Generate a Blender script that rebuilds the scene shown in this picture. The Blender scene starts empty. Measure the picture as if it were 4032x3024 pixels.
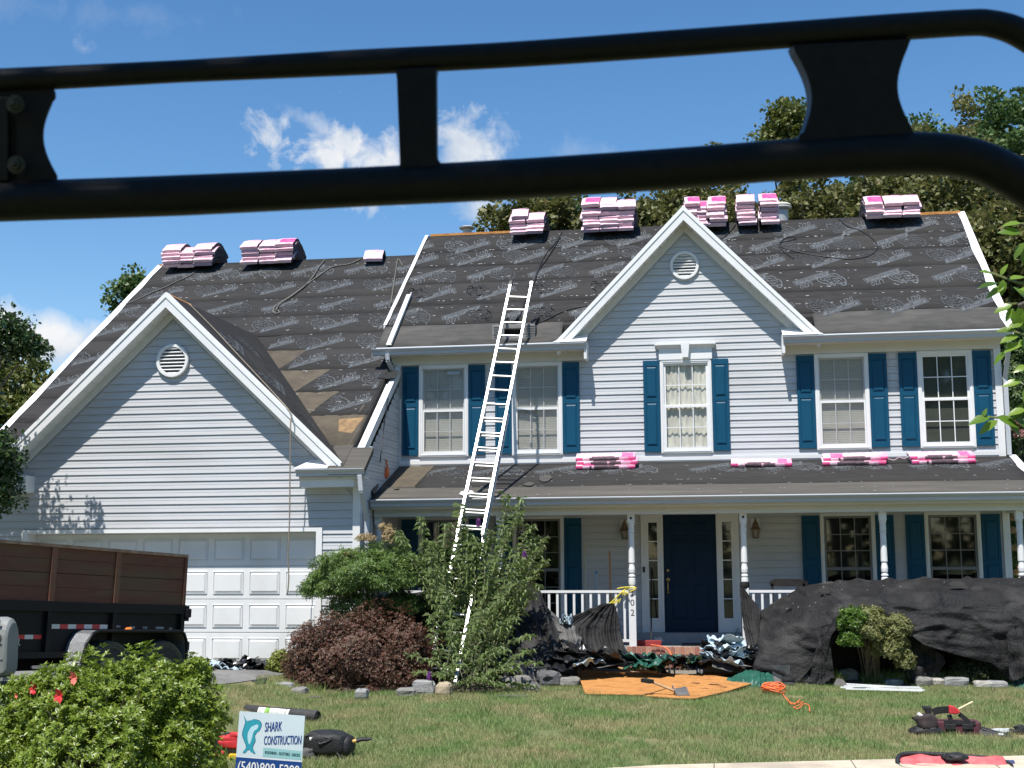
import bpy, math, random
import numpy as np
from mathutils import Vector, Matrix, noise
R = math.radians
random.seed(7); NR = np.random.RandomState(7)
scn = bpy.context.scene
COL = scn.collection
# ---------------------------------------------------------------- camera
FPX = 5132.0                              # focal length in pixels of a 4032 x 3024 picture
CAM = np.array([0.49, -23.217, 1.309])
YAW, PITCH, ROLL = 0.15494, 0.13205, -0.00554
def cam_axes():
    cy, sy, cp, sp = math.cos(YAW), math.sin(YAW), math.cos(PITCH), math.sin(PITCH)
    cr, sr = math.cos(ROLL), math.sin(ROLL)
    fw = np.array([-sy*cp, cy*cp, sp]); rt = np.array([cy, sy, 0.0]); up = np.cross(rt, fw)
    return cr*rt + sr*up, -sr*rt + cr*up, fw
RT, UP, FW = cam_axes()
cd = bpy.data.cameras.new('camera'); cam = bpy.data.objects.new('camera', cd); COL.objects.link(cam)
cam.matrix_world = Matrix([[RT[0], UP[0], -FW[0], CAM[0]], [RT[1], UP[1], -FW[1], CAM[1]],
                           [RT[2], UP[2], -FW[2], CAM[2]], [0, 0, 0, 1]])
cd.sensor_width = 36; cd.lens = FPX/4032*36
cd.clip_start = 0.05; cd.clip_end = 3000
cd.dof.use_dof = True; cd.dof.focus_distance = 21.0; cd.dof.aperture_fstop = 13.0
scn.camera = cam
# ---------------------------------------------------------------- sun, sky, exposure
SUN = Vector((-0.27, -1.0, 2.12)).normalized()      # towards the sun
SUN_EL = math.asin(SUN.z); SUN_AZ = math.atan2(SUN.x, SUN.y)
sd = bpy.data.lights.new('sun', 'SUN'); sd.energy = 5.0; sd.angle = R(0.5); sd.color = (1.0, 0.955, 0.89)
so = bpy.data.objects.new('sun', sd); COL.objects.link(so)
so.rotation_euler = (-SUN).to_track_quat('-Z', 'Y').to_euler(); so.location = (0, -30, 60)
scn.view_settings.view_transform = 'Standard'
try: scn.view_settings.look = 'None'
except Exception: pass
scn.view_settings.gamma = 1.0; scn.view_settings.use_curve_mapping = False
scn.view_settings.exposure = 0.45

def ray(x, y):
    d = RT*(x-2016)/FPX - UP*(y-1512)/FPX + FW
    return d
def onP(x, y, n, d0):
    d = ray(x, y); n = np.array(n, float); t = (d0-n @ CAM)/(n @ d)
    return Vector(CAM + t*d)
def onY(x, y, Y): return onP(x, y, (0, 1, 0), Y)
def onZ(x, y, Z): return onP(x, y, (0, 0, 1), Z)
def sc(d):                                           # unit direction for the sky
    v = ray(*d); return Vector(v/np.linalg.norm(v))

W = bpy.data.worlds.new('World'); scn.world = W; W.use_nodes = True
nt = W.node_tree; N = nt.nodes; L = nt.links; N.clear()
out = N.new('ShaderNodeOutputWorld'); bg = N.new('ShaderNodeBackground'); L.new(bg.outputs[0], out.inputs[0])
bg.inputs[1].default_value = 0.075
sky = N.new('ShaderNodeTexSky'); sky.sky_type = 'NISHITA'; sky.sun_disc = False
sky.sun_elevation = SUN_EL; sky.sun_rotation = SUN_AZ
sky.air_density = 1.0; sky.dust_density = 0.0; sky.ozone_density = 2.0; sky.altitude = 0
tc = N.new('ShaderNodeTexCoord')
def vmath(op, a, b=None):
    n = N.new('ShaderNodeVectorMath'); n.operation = op
    for i, v in enumerate((a, b)):
        if v is None: continue
        if isinstance(v, (tuple, list, Vector)): n.inputs[i].default_value = tuple(v)
        else: L.new(v, n.inputs[i])
    return n.outputs['Value'] if op in ('DOT_PRODUCT', 'LENGTH') else n.outputs['Vector']
def fm(op, a, b=None, clamp=False):
    n = N.new('ShaderNodeMath'); n.operation = op; n.use_clamp = clamp
    for i, v in enumerate((a, b)):
        if v is None: continue
        if isinstance(v, (int, float)): n.inputs[i].default_value = v
        else: L.new(v, n.inputs[i])
    return n.outputs[0]
DIR = tc.outputs['Generated']
def noise_w(scale, detail, rough, dist=0.0):
    n = N.new('ShaderNodeTexNoise'); n.inputs['Scale'].default_value = scale; n.inputs['Detail'].default_value = detail
    n.inputs['Roughness'].default_value = rough; n.inputs['Distortion'].default_value = dist
    L.new(DIR, n.inputs['Vector']); return n.outputs['Fac']
n1 = noise_w(34, 9, 0.62, 0.3); n2 = noise_w(11, 7, 0.6)
def blob(x, y, rx, ry, k=1.5, dens=1.0, rot=0.0, nz=None):
    """a cloud in the sky round the direction of (x, y), rx by ry (angles given in picture pixels)"""
    D = sc((x, y)); Uv = Vector(RT); V = Vector(UP)
    Ur = Uv*math.cos(rot)+V*math.sin(rot); Vr = V*math.cos(rot)-Uv*math.sin(rot)
    d = fm('MAXIMUM', vmath('DOT_PRODUCT', DIR, D), 0.05)
    off = vmath('SUBTRACT', DIR, D)
    u = fm('DIVIDE', vmath('DOT_PRODUCT', off, Ur), d); v = fm('DIVIDE', vmath('DOT_PRODUCT', off, Vr), d)
    u = fm('MULTIPLY', u, FPX/rx); v = fm('MULTIPLY', v, FPX/ry)
    r = fm('SQRT', fm('ADD', fm('MULTIPLY', u, u), fm('MULTIPLY', v, v)))
    m = fm('SUBTRACT', 1.0, r)
    m = fm('ADD', m, fm('MULTIPLY', fm('SUBTRACT', nz or n1, 0.52), k*3))
    return fm('MULTIPLY', m, dens, clamp=True)
blobs = [blob(1330, 620, 300, 150, 1.4, 1.25, -0.25), blob(1480, 640, 330, 110, 1.0, 1.2), blob(1830, 580, 190, 150, 1.1, 1.15), blob(1250, 500, 150, 60, 1.5, .6, -0.5),
         blob(2000, 520, 60, 110, 1.5, 0.45, 0.3), blob(1885, 820, 130, 75, 1.2, 0.5), blob(150, 1345, 300, 120, 0.45, 1.6, 0, n1), blob(10, 1290, 160, 110, .4, 1.5),
         blob(350, 190, 60, 60, 1.6, 0.22), blob(150, 30, 500, 70, 1.5, 0.07), blob(540, 60, 280, 50, 1.3, 0.08), blob(2280, 590, 160, 60, 1.8, 0.15)]
cm = blobs[0]
for b in blobs[1:]: cm = fm('MAXIMUM', cm, b)
away = fm('MULTIPLY', fm('SUBTRACT', 0.86, vmath('DOT_PRODUCT', DIR, Vector(FW))), 6.0, clamp=True)   # the rest of the sky has its own clouds
gen = fm('MULTIPLY', fm('SUBTRACT', noise_w(2.6, 8, 0.6), 0.62), 6.0, clamp=True)
cm = fm('MAXIMUM', cm, fm('MULTIPLY', gen, away))
mix = N.new('ShaderNodeMix'); mix.data_type = 'RGBA'
L.new(cm, mix.inputs['Factor']); 
hs = N.new('ShaderNodeHueSaturation'); hs.inputs['Saturation'].default_value = 1.25; hs.inputs['Value'].default_value = 1.5
L.new(sky.outputs[0], hs.inputs['Color']); L.new(hs.outputs[0], mix.inputs[6])
cr = N.new('ShaderNodeValToRGB'); cr.color_ramp.elements[0].color = (5.4, 6.3, 7.6, 1); cr.color_ramp.elements[1].color = (9.0, 9.1, 9.3, 1)
cr.color_ramp.elements[0].position = 0.38; cr.color_ramp.elements[1].position = 0.6
L.new(n2, cr.inputs[0]); L.new(cr.outputs[0], mix.inputs[7]); L.new(mix.outputs[2], bg.inputs[0])

# ---------------------------------------------------------------- materials
def principled(name):
    m = bpy.data.materials.new(name); m.use_nodes = True
    return m, m.node_tree.nodes, m.node_tree.links, m.node_tree.nodes['Principled BSDF']
MATS = {}
def mat(name, c1, c2=None, scale=6.0, rough=0.6, bump=0.0, bscale=None, metal=0.0, detail=5, stretch=None, c3=None, s3=1.3, spec=None, lo=.35, hi=.65):
    if name in MATS: return MATS[name]
    m, n, l, p = principled(name)
    p.inputs['Roughness'].default_value = rough; p.inputs['Metallic'].default_value = metal
    if spec is not None: p.inputs['Specular IOR Level'].default_value = spec
    p.inputs['Base Color'].default_value = (*c1, 1)
    if c2 is not None or bump:
        t = n.new('ShaderNodeTexCoord'); v = t.outputs['Object']
        if stretch:
            mp = n.new('ShaderNodeMapping'); mp.inputs['Scale'].default_value = stretch; l.new(v, mp.inputs[0]); v = mp.outputs[0]
    if c2 is not None:
        z = n.new('ShaderNodeTexNoise'); z.inputs['Scale'].default_value = scale; z.inputs['Detail'].default_value = detail; z.inputs['Roughness'].default_value = .6
        l.new(v, z.inputs['Vector'])
        r = n.new('ShaderNodeValToRGB'); r.color_ramp.elements[0].position = lo; r.color_ramp.elements[1].position = hi
        r.color_ramp.elements[0].color = (*c1, 1); r.color_ramp.elements[1].color = (*c2, 1)
        l.new(z.outputs['Fac'], r.inputs[0]); o = r.outputs[0]
        if c3 is not None:
            z3 = n.new('ShaderNodeTexNoise'); z3.inputs['Scale'].default_value = s3; z3.inputs['Detail'].default_value = 4
            l.new(v, z3.inputs['Vector'])
            r3 = n.new('ShaderNodeValToRGB'); r3.color_ramp.elements[0].position = .5; r3.color_ramp.elements[1].position = .68
            r3.color_ramp.elements[0].color = (0, 0, 0, 1); r3.color_ramp.elements[1].color = (1, 1, 1, 1)
            l.new(z3.outputs['Fac'], r3.inputs[0])
            mx = n.new('ShaderNodeMix'); mx.data_type = 'RGBA'; l.new(r3.outputs[0], mx.inputs['Factor']); l.new(o, mx.inputs[6]); mx.inputs[7].default_value = (*c3, 1)
            o = mx.outputs[2]
        l.new(o, p.inputs['Base Color'])
    if bump:
        zb = n.new('ShaderNodeTexNoise'); zb.inputs['Scale'].default_value = bscale or scale*4; zb.inputs['Detail'].default_value = 4
        l.new(v, zb.inputs['Vector'])
        b = n.new('ShaderNodeBump'); b.inputs['Strength'].default_value = min(1, bump); b.inputs['Distance'].default_value = 0.02
        l.new(zb.outputs['Fac'], b.inputs['Height']); l.new(b.outputs[0], p.inputs['Normal'])
    MATS[name] = m; return m
def leafmat(name, cols, rough=0.45, trans=0.35, patch=0.0, patchcol=None, pscale=1.0):
    if name in MATS: return MATS[name]
    m, n, l, p = principled(name)
    g = n.new('ShaderNodeNewGeometry'); r = n.new('ShaderNodeValToRGB')
    while len(r.color_ramp.elements) < len(cols): r.color_ramp.elements.new(0.5)
    for i, c in enumerate(cols):
        r.color_ramp.elements[i].position = i/(len(cols)-1); r.color_ramp.elements[i].color = (*c, 1)
    oi = n.new('ShaderNodeObjectInfo'); ad = n.new('ShaderNodeMath'); ad.operation = 'ADD'
    l.new(g.outputs['Random Per Island'], ad.inputs[0]); l.new(oi.outputs['Random'], ad.inputs[1])
    fr = n.new('ShaderNodeMath'); fr.operation = 'FRACT'; l.new(ad.outputs[0], fr.inputs[0])
    l.new(fr.outputs[0], r.inputs[0]); o = r.outputs[0]
    if patchcol is not None:
        t = n.new('ShaderNodeTexCoord'); z = n.new('ShaderNodeTexNoise'); z.inputs['Scale'].default_value = pscale; z.inputs['Detail'].default_value = 6; z.inputs['Roughness'].default_value = .65
        l.new(t.outputs['Object'], z.inputs['Vector'])
        rr = n.new('ShaderNodeValToRGB'); rr.color_ramp.elements[0].position = .5-patch*.3; rr.color_ramp.elements[1].position = .75-patch*.2
        rr.color_ramp.elements[0].color = (0, 0, 0, 1); rr.color_ramp.elements[1].color = (1, 1, 1, 1)
        l.new(z.outputs['Fac'], rr.inputs[0])
        mx = n.new('ShaderNodeMix'); mx.data_type = 'RGBA'; l.new(rr.outputs[0], mx.inputs['Factor']); l.new(o, mx.inputs[6]); mx.inputs[7].default_value = (*patchcol, 1)
        o = mx.outputs[2]
    l.new(o, p.inputs['Base Color']); p.inputs['Roughness'].default_value = rough
    tr = n.new('ShaderNodeBsdfTranslucent'); l.new(o, tr.inputs['Color'])
    ms = n.new('ShaderNodeMixShader'); ms.inputs[0].default_value = trans
    l.new(p.outputs[0], ms.inputs[1]); l.new(tr.outputs[0], ms.inputs[2])
    l.new(ms.outputs[0], n['Material Output'].inputs[0])
    MATS[name] = m; return m
def glassmat(name, tint=(.55, .55, .53), refl=0.06, clear=0.85):
    m, n, l, p = principled(name); n.remove(p)
    a = n.new('ShaderNodeBsdfTransparent'); a.inputs[0].default_value = (*[clear*c/max(tint) for c in tint], 1)
    g = n.new('ShaderNodeBsdfGlossy'); g.inputs['Roughness'].default_value = 0.03; g.inputs[0].default_value = (.9, .9, .9, 1)
    lw = n.new('ShaderNodeLayerWeight'); pw = n.new('ShaderNodeMath'); pw.operation = 'POWER'; pw.inputs[1].default_value = 4.0; l.new(lw.outputs['Facing'], pw.inputs[0])
    f = n.new('ShaderNodeMath'); f.operation = 'MULTIPLY_ADD'; f.inputs[1].default_value = .8; f.inputs[2].default_value = refl; l.new(pw.outputs[0], f.inputs[0])
    ms = n.new('ShaderNodeMixShader'); l.new(f.outputs[0], ms.inputs[0]); l.new(a.outputs[0], ms.inputs[1]); l.new(g.outputs[0], ms.inputs[2])
    l.new(ms.outputs[0], n['Material Output'].inputs[0]); MATS[name] = m; return m

# ---------------------------------------------------------------- mesh helpers
def V3(*a): return Vector(a)
class MB:
    def __init__(s): s.v = []; s.f = []; s.m = []
    def add(s, vs, fs, m=0):
        o = len(s.v); s.v += [tuple(p) for p in vs]; s.f += [tuple(o+i for i in f) for f in fs]; s.m += [m]*len(fs); return s
    def box(s, x0, x1, y0, y1, z0, z1, m=0):
        vs = [(x, y, z) for z in (z0, z1) for y in (y0, y1) for x in (x0, x1)]
        return s.add(vs, [(0, 2, 3, 1), (4, 5, 7, 6), (0, 1, 5, 4), (2, 6, 7, 3), (0, 4, 6, 2), (1, 3, 7, 5)], m)
    def bar(s, a, b, w, t, up=(0, 0, 1), m=0):
        """rectangular bar from a to b, w across, t along up"""
        a = Vector(a); b = Vector(b); d = (b-a).normalized(); u = Vector(up); u = (u-d*u.dot(d)).normalized(); c = d.cross(u)
        vs = [p+c*(i*w/2)+u*(j*t/2) for p in (a, b) for i, j in ((-1, -1), (1, -1), (1, 1), (-1, 1))]
        return s.add(vs, [(0, 1, 2, 3), (7, 6, 5, 4), (0, 4, 5, 1), (1, 5, 6, 2), (2, 6, 7, 3), (3, 7, 4, 0)], m)
    def prism(s, poly, ext, m=0):
        n = len(poly); e = Vector(ext); vs = [Vector(p) for p in poly]+[Vector(p)+e for p in poly]
        return s.add(vs, [tuple(range(n-1, -1, -1)), tuple(range(n, 2*n))]+[(i, (i+1) % n, n+(i+1) % n, n+i) for i in range(n)], m)
    def tube(s, pts, r, n=8, m=0, cap=True):
        pts = [Vector(p) for p in pts]; rs = r if isinstance(r, (list, tuple)) else [r]*len(pts); o = len(s.v); u = None
        for i, p in enumerate(pts):
            d = (pts[min(i+1, len(pts)-1)]-pts[max(i-1, 0)])
            d = d.normalized() if d.length > 1e-9 else Vector((0, 0, 1))
            if u is None: u = d.orthogonal().normalized()
            u = (u-d*u.dot(d)); u = u.normalized() if u.length > 1e-6 else d.orthogonal().normalized(); c = d.cross(u)
            for k in range(n):
                a = 2*math.pi*k/n; s.v.append(tuple(p+(u*math.cos(a)+c*math.sin(a))*rs[i]))
        for i in range(len(pts)-1):
            for k in range(n):
                k2 = (k+1) % n; s.f.append((o+i*n+k, o+i*n+k2, o+(i+1)*n+k2, o+(i+1)*n+k)); s.m.append(m)
        if cap:
            s.f.append(tuple(o+k for k in range(n-1, -1, -1))); s.m.append(m)
            q = o+(len(pts)-1)*n; s.f.append(tuple(q+k for k in range(n))); s.m.append(m)
        return s
    def lathe(s, prof, c=(0, 0, 0), n=14, m=0, axis='z'):
        """prof: list of (radius, height)"""
        o = len(s.v)
        for r, h in prof:
            for k in range(n):
                a = 2*math.pi*k/n; x, y = r*math.cos(a), r*math.sin(a)
                p = (x, y, h) if axis == 'z' else ((h, x, y) if axis == 'x' else (x, h, y))
                s.v.append((c[0]+p[0], c[1]+p[1], c[2]+p[2]))
        for i in range(len(prof)-1):
            for k in range(n):
                k2 = (k+1) % n; s.f.append((o+i*n+k, o+i*n+k2, o+(i+1)*n+k2, o+(i+1)*n+k)); s.m.append(m)
        s.f.append(tuple(o+k for k in range(n-1, -1, -1))); s.m.append(m)
        q = o+(len(prof)-1)*n; s.f.append(tuple(q+k for k in range(n))); s.m.append(m)
        return s
    def grid(s, fn, nu, nv, m=0):
        o = len(s.v)
        for j in range(nv+1):
            for i in range(nu+1): s.v.append(tuple(fn(i/nu, j/nv)))
        for j in range(nv):
            for i in range(nu):
                a = o+j*(nu+1)+i; s.f.append((a, a+1, a+nu+2, a+nu+1)); s.m.append(m if not callable(m) else m(i/nu, j/nv))
        return s
    def build(s, name, mats, parent=None, smooth=False, thick=0.0, bevel=0.0, **kw):
        me = bpy.data.meshes.new(name); me.from_pydata(s.v, [], s.f)
        if not isinstance(mats, (list, tuple)): mats = [mats]
        for a in mats: me.materials.append(a)
        if len(mats) > 1: me.polygons.foreach_set('material_index', s.m)
        if smooth: me.polygons.foreach_set('use_smooth', [True]*len(me.polygons))
        me.validate(); me.update()
        o = link(name, me, parent)
        if thick: md = o.modifiers.new('thick', 'SOLIDIFY'); md.thickness = thick; md.offset = 0
        if bevel: md = o.modifiers.new('bevel', 'BEVEL'); md.width = bevel; md.segments = 2; md.limit_method = 'ANGLE'
        for k, v in kw.items(): o[k] = v
        return o
def link(name, data, parent=None):
    o = bpy.data.objects.new(name, data); COL.objects.link(o)
    if parent is not None:
        o.parent = parent
        if parent.type == 'EMPTY' and parent.parent is None: o.matrix_parent_inverse = Matrix.Translation(-parent.location)
    return o
def thing(name, label, cat, loc, group=None):
    o = bpy.data.objects.new(name, None); COL.objects.link(o); o.location = loc; o.empty_display_size = .2
    o['label'] = label; o['category'] = cat
    if group: o['group'] = group
    return o
def tag(o, label, cat, group=None, kind=None):
    if label: o['label'] = label
    if cat: o['category'] = cat
    if group: o['group'] = group
    if kind: o['kind'] = kind
    return o
_txt = {}
def text_geo(s, size=1.0):
    """vertices and faces of a word in Blender's own font, baseline at 0, in the xy plane"""
    if s not in _txt:
        c = bpy.data.curves.new('txt', 'FONT'); c.body = s; c.resolution_u = 3
        o = bpy.data.objects.new('txt', c); COL.objects.link(o); bpy.context.view_layer.update()
        me = bpy.data.meshes.new_from_object(o.evaluated_get(bpy.context.evaluated_depsgraph_get()))
        vs = [v.co.copy() for v in me.vertices]; fs = [tuple(p.vertices) for p in me.polygons]
        bpy.data.objects.remove(o); bpy.data.curves.remove(c); bpy.data.meshes.remove(me)
        w = max(v.x for v in vs); _txt[s] = (vs, fs, w)
    return _txt[s]
def add_text(mb, s, fn, width=None, height=1.0, m=0):
    """fn(x, y) -> 3d point; the word is scaled to the given width and letter height"""
    vs, fs, w = text_geo(s); kx = (width/w) if width else height/0.7; ky = height/0.7
    mb.add([fn(v.x*kx, v.y*ky) for v in vs], fs, m); return mb
def smooth01(t): t = max(0, min(1, t)); return t*t*(3-2*t)
def gz(x, y):
    lawn = -0.6-0.12*smooth01((-4.5-y)/6.5)
    drive = -0.45+0.06*max(0, min(11.0, -2.8-y))
    w = smooth01((-5.0-x)/1.6)
    if y > -2.8: lawn = -0.6
    return lawn*(1-w)+drive*w
# ---------------------------------------------------------------- ground, drive, pavement, road
grass_soil = mat('lawn_soil', (.08, .12, .035), (.14, .15, .055), 3.0, .95, .6, 60, c3=(.24, .19, .10), s3=.9)
asphalt = mat('old_asphalt', (.17, .165, .155), (.25, .245, .23), 9, .9, .5, 160, c3=(.13, .125, .12), s3=1.1)
concrete = mat('concrete', (.50, .42, .31), (.60, .51, .39), 7, .9, .3, 120, c3=(.40, .34, .26), s3=1.4)
mulch = mat('mulch_soil', (.055, .042, .032), (.12, .095, .07), 25, .95, .9, 90)
def ground_axis(a, b, dense0, dense1, step, far):
    xs = list(np.arange(dense0, dense1+1e-6, step)); v = dense1; s = step
    while v < b: s *= 1.5; v += s; xs.append(v)
    v = dense0; s = step
    while v > a: s *= 1.5; v -= s; xs.insert(0, v)
    return xs
gx = ground_axis(-700, 700, -15, 9, .5, 700); gy = ground_axis(-700, 900, -16, 0, .5, 700)
def gnd(x, y):
    z = gz(x, y)
    if y < -13.2: z = gz(x, -13.2)-(0.02*(-13.2-y) if y > -15 else .036)
    return z
mb = MB(); nx = len(gx)
mb.v = [(x, y, gnd(x, y)) for y in gy for x in gx]
mb.f = [(j*nx+i, j*nx+i+1, (j+1)*nx+i+1, (j+1)*nx+i) for j in range(len(gy)-1) for i in range(nx-1)]; mb.m = [0]*len(mb.f)
mb.build('ground', grass_soil, smooth=True, kind='structure')
# driveway: a sheet following the ground from the garage to the street
mb = MB(); mb.grid(lambda u, v: (lambda x, y: (x, y, gnd(x, y)+.008))(-11.6+u*((-6.15+.35*math.sin(v*9)*.2)+11.6)+v*.3*u, -2.9-v*10.4), 18, 40)
mb.build('driveway', asphalt, smooth=True, kind='structure')
# pavement (sidewalk) slabs
def side_y(x):                                       # far edge of the sidewalk
    t = [(-4.3, -12.4), (-2.4, -11.55), (-1.03, -10.88), (-.13, -10.42), (1.75, -9.93), (3.4, -9.50), (9, -9.2)]
    for a, b in zip(t, t[1:]):
        if x <= b[0]: return a[1]+(b[1]-a[1])*(x-a[0])/(b[0]-a[0])
    return t[-1][1]
mb = MB(); mb.grid(lambda u, v: (lambda x: (x, side_y(x)-1.25*v, gz(x, side_y(x))+.03))(-4.2+u*13), 60, 1)
mb.build('sidewalk', concrete, kind='structure', thick=.07)
mb = MB()
for k in range(8):
    x = -2.2+k*1.3; y = side_y(x); z = gz(x, y)+.0663
    mb.box(x-.006, x+.006, y-1.25, y, z-.003, z+.0005)
mb.build('sidewalk_joints', mat('joint', (.2, .17, .13)), kind='structure')
mb = MB(); mb.grid(lambda u, v: (lambda x, y: (x, y, gnd(x, -15)-.1+.0))(-60+u*120, -16.0-7.5*v), 40, 2)
mb.build('road', mat('road_asphalt', (.045, .045, .047), (.075, .075, .075), 40, .9, .4, 200), kind='structure')
mb = MB(); mb.box(-60, 60, -16.05, -15.9, -.95, -.68); mb.build('kerb', concrete, kind='structure')
# planting bed in front of the porch
def bed_y(x):
    t = [(-6.3, -3.6), (-5.6, -4.35), (-4.6, -4.62), (-3.2, -4.6), (-2.2, -3.75), (-1.2, -3.5), (0.2, -3.2), (1.5, -3.0), (3, -3.02), (5, -2.98), (7, -2.9)]
    for a, b in zip(t, t[1:]):
        if x <= b[0]:
            k = (x-a[0])/(b[0]-a[0]); return a[1]+(b[1]-a[1])*max(0, k)
    return t[-1][1]
mb = MB(); mb.grid(lambda u, v: (lambda x: (x, -1.8+(bed_y(x)+1.8)*v, -.575+.03*noise.noise((x*2, v*5, 0))+(0.02 if v < 1 else -.03)))(-5.9+u*12.4), 60, 8)
mb.build('planting_bed', mulch, smooth=True, kind='structure')

# grass: single blades, one mass
def grass(name, n, xr, yr, ok, h=(.03, .06), w=.008, z=None, mats=None, seed=1):
    rs = np.random.RandomState(seed); X = rs.uniform(*xr, n); Y = rs.uniform(*yr, n)
    if ok is not None:
        k = np.array([ok(a, b) for a, b in zip(X, Y)]); X = X[k]; Y = Y[k]
    n = len(X); Z = np.array([gnd(a, b) for a, b in zip(X, Y)]) if z is None else np.full(n, z)
    a = rs.uniform(0, 2*np.pi, n); hh = rs.uniform(h[0], h[1], n); la = rs.uniform(0, 2*np.pi, n); ln = rs.uniform(.2, 1.0, n)*hh
    ww = w*rs.uniform(.6, 1.3, n)
    P = np.empty((n, 3, 3)); dx = np.cos(a)*ww/2; dy = np.sin(a)*ww/2
    P[:, 0] = np.stack([X-dx, Y-dy, Z-.01], 1); P[:, 1] = np.stack([X+dx, Y+dy, Z-.01], 1)
    P[:, 2] = np.stack([X+np.cos(la)*ln, Y+np.sin(la)*ln, Z+hh], 1)
    me = bpy.data.meshes.new(name); me.vertices.add(n*3); me.vertices.foreach_set('co', P.ravel())
    me.loops.add(n*3); me.loops.foreach_set('vertex_index', np.arange(n*3)); me.polygons.add(n)
    me.polygons.foreach_set('loop_start', np.arange(0, n*3, 3)); me.update(); me.validate()
    me.materials.append(mats); return link(name, me)
lawn_m = leafmat('lawn_grass', [(.12, .21, .045), (.19, .31, .085), (.28, .38, .14), (.15, .26, .06)], .6, .3, .42, (.40, .35, .18), 1.1)
def lawn_ok(x, y):
    if y > bed_y(x)-.02: return False
    if y < side_y(max(x, -4.2))+.02 and x > -4.2: return False
    if x < -6.0+.12*math.sin(y*3)+(.45 if y > -4 else 0): return False
    return noise.noise((x*1.7, y*1.7, 3.3))+noise.noise((x*9, y*9, 1))*.5 > -.52
g = grass('grass', 330000, (-6.2, 6.5), (-10.9, -2.9), lawn_ok, mats=lawn_m, seed=2); tag(g, 'short sunlit lawn grass with straw coloured dry patches', 'grass', kind='stuff')
g = grass('grass_tufts', 60000, (-6, 6.3), (-10.8, -3.4), lambda x, y: lawn_ok(x, y) and noise.noise((x*2.6, y*2.6, 9)) > .22, (.05, .095), .009, mats=leafmat('tuft_grass', [(.07, .14, .03), (.12, .21, .05), (.17, .27, .08)], .6, .3), seed=12); tag(g, 'darker longer grass tufts scattered in the lawn', 'grass', kind='stuff')
g = grass('verge_grass', 60000, (-6.5, -2.6), (-13.2, -10.0), lambda x, y: y < -10.9 and x > -6.0 and (x < -4.2 or y > side_y(x)+.03), mats=lawn_m, seed=3); tag(g, 'lawn grass round the bright green azalea', 'grass', kind='stuff')
tall = leafmat('tall_grass', [(.10, .16, .03), (.2, .28, .07), (.3, .34, .12)], .5, .35)
g = grass('tall_grass', 5200, (1.4, 6.2), (-2.93, -2.6), lambda x, y: noise.noise((x*3.1, 0, 4)) > -.1 and y > -3.5, (.08, .26), .012, z=-.6, mats=tall, seed=4); tag(g, 'tall grass tufts behind the edging stones under the big black tarp', 'grass', kind='stuff')
g = grass('weed_grass', 5500, (-6.6, -5.1), (-5.0, -3.0), lambda x, y: noise.noise((x*2, y*2, 4)) > -.25, (.05, .17), .012, z=-.6, mats=tall, seed=5); tag(g, 'rough long grass between driveway and purple bush', 'grass', kind='stuff')
g = grass('edge_grass', 7000, (-3, 5.5), (-10.6, -9.5), lambda x, y: abs(y-side_y(x)-.06) < .1, (.03, .09), .01, mats=lawn_m, seed=6); tag(g, 'ragged grass fringe along the sidewalk edge', 'grass', kind='stuff')
# ---------------------------------------------------------------- the house
white = mat('white_vinyl', (.70, .70, .69), (.76, .76, .75), 1.5, .45, .0)
trimw = mat('white_trim', (.78, .78, .775), (.73, .735, .73), 3, .4)
siding = mat('pale_grey_siding', (.485, .495, .51), (.525, .535, .55), .8, .55, .12, 40, stretch=(1, 1, 4), c3=(.455, .46, .465), s3=.5, spec=.3)
cream = mat('cream_soffit', (.62, .61, .57), (.66, .65, .61), 2, .5)
blue = mat('blue_shutter_paint', (.003, .062, .122), (.004, .070, .135), 3, .5, spec=.25)
navy = mat('navy_door_paint', (.002, .018, .045), (.003, .021, .052), 3, .5, spec=.2)
dark = mat('dark_interior', (.012, .012, .013), rough=.9)
blindm = mat('white_blind', (.80, .79, .74), (.74, .73, .69), 4, .6)
dimblind = mat('dim_blind', (.18, .185, .17), (.14, .145, .135), 3, .7)
glass = glassmat('window_glass', clear=.92)
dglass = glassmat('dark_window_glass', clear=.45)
felt = mat('black_underlayment', (.026, .025, .0243), (.040, .0382, .037), 7, .85, .35, 60, stretch=(.5, 2, 2), c3=(.043, .0405, .038), s3=.8, spec=.2)
shield = mat('grey_ice_shield', (.048, .046, .042), (.068, .065, .059), 4, .85, .4, 140, stretch=(1, 3, 3), c3=(.085, .079, .07), s3=1.5)
brownshield = mat('brown_ice_shield', (.068, .062, .052), (.095, .086, .073), 5, .85, .4, 120, stretch=(.3, 3, 3), c3=(.115, .104, .088), s3=1.2)
kraft = mat('brown_felt_paper', (.065, .052, .036), (.10, .08, .053), 4, .85, .3)
osb = mat('osb_board', (.44, .17, .035), (.70, .34, .10), 30, .75, .8, 60, stretch=(.45, 2.4, 2.4), c3=(.36, .14, .035), s3=9)
printm = mat('grey_print', (.125, .138, .15), (.065, .072, .078), 9, .8)
gutterm = mat('white_gutter', (.44, .46, .49), (.50, .52, .55), 1.2, .35, 0, stretch=(.4, 3, 3))
brickm = [mat('brick_red_%d' % i, c, tuple(v*1.25 for v in c), 22, .9, .4, 120) for i, c in enumerate([(.30, .13, .09), (.36, .17, .11), (.25, .11, .085), (.40, .22, .15)])]
mortar = mat('mortar', (.50, .45, .38), (.42, .38, .32), 30, .95, .4)
brass = mat('brass', (.62, .42, .16), rough=.3, metal=.9)
bronze = mat('aged_bronze', (.16, .10, .06), (.22, .16, .10), 20, .45, metal=.6)
porchfloor = mat('porch_floor', (.26, .26, .26), (.33, .33, .32), 6, .7)

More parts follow.
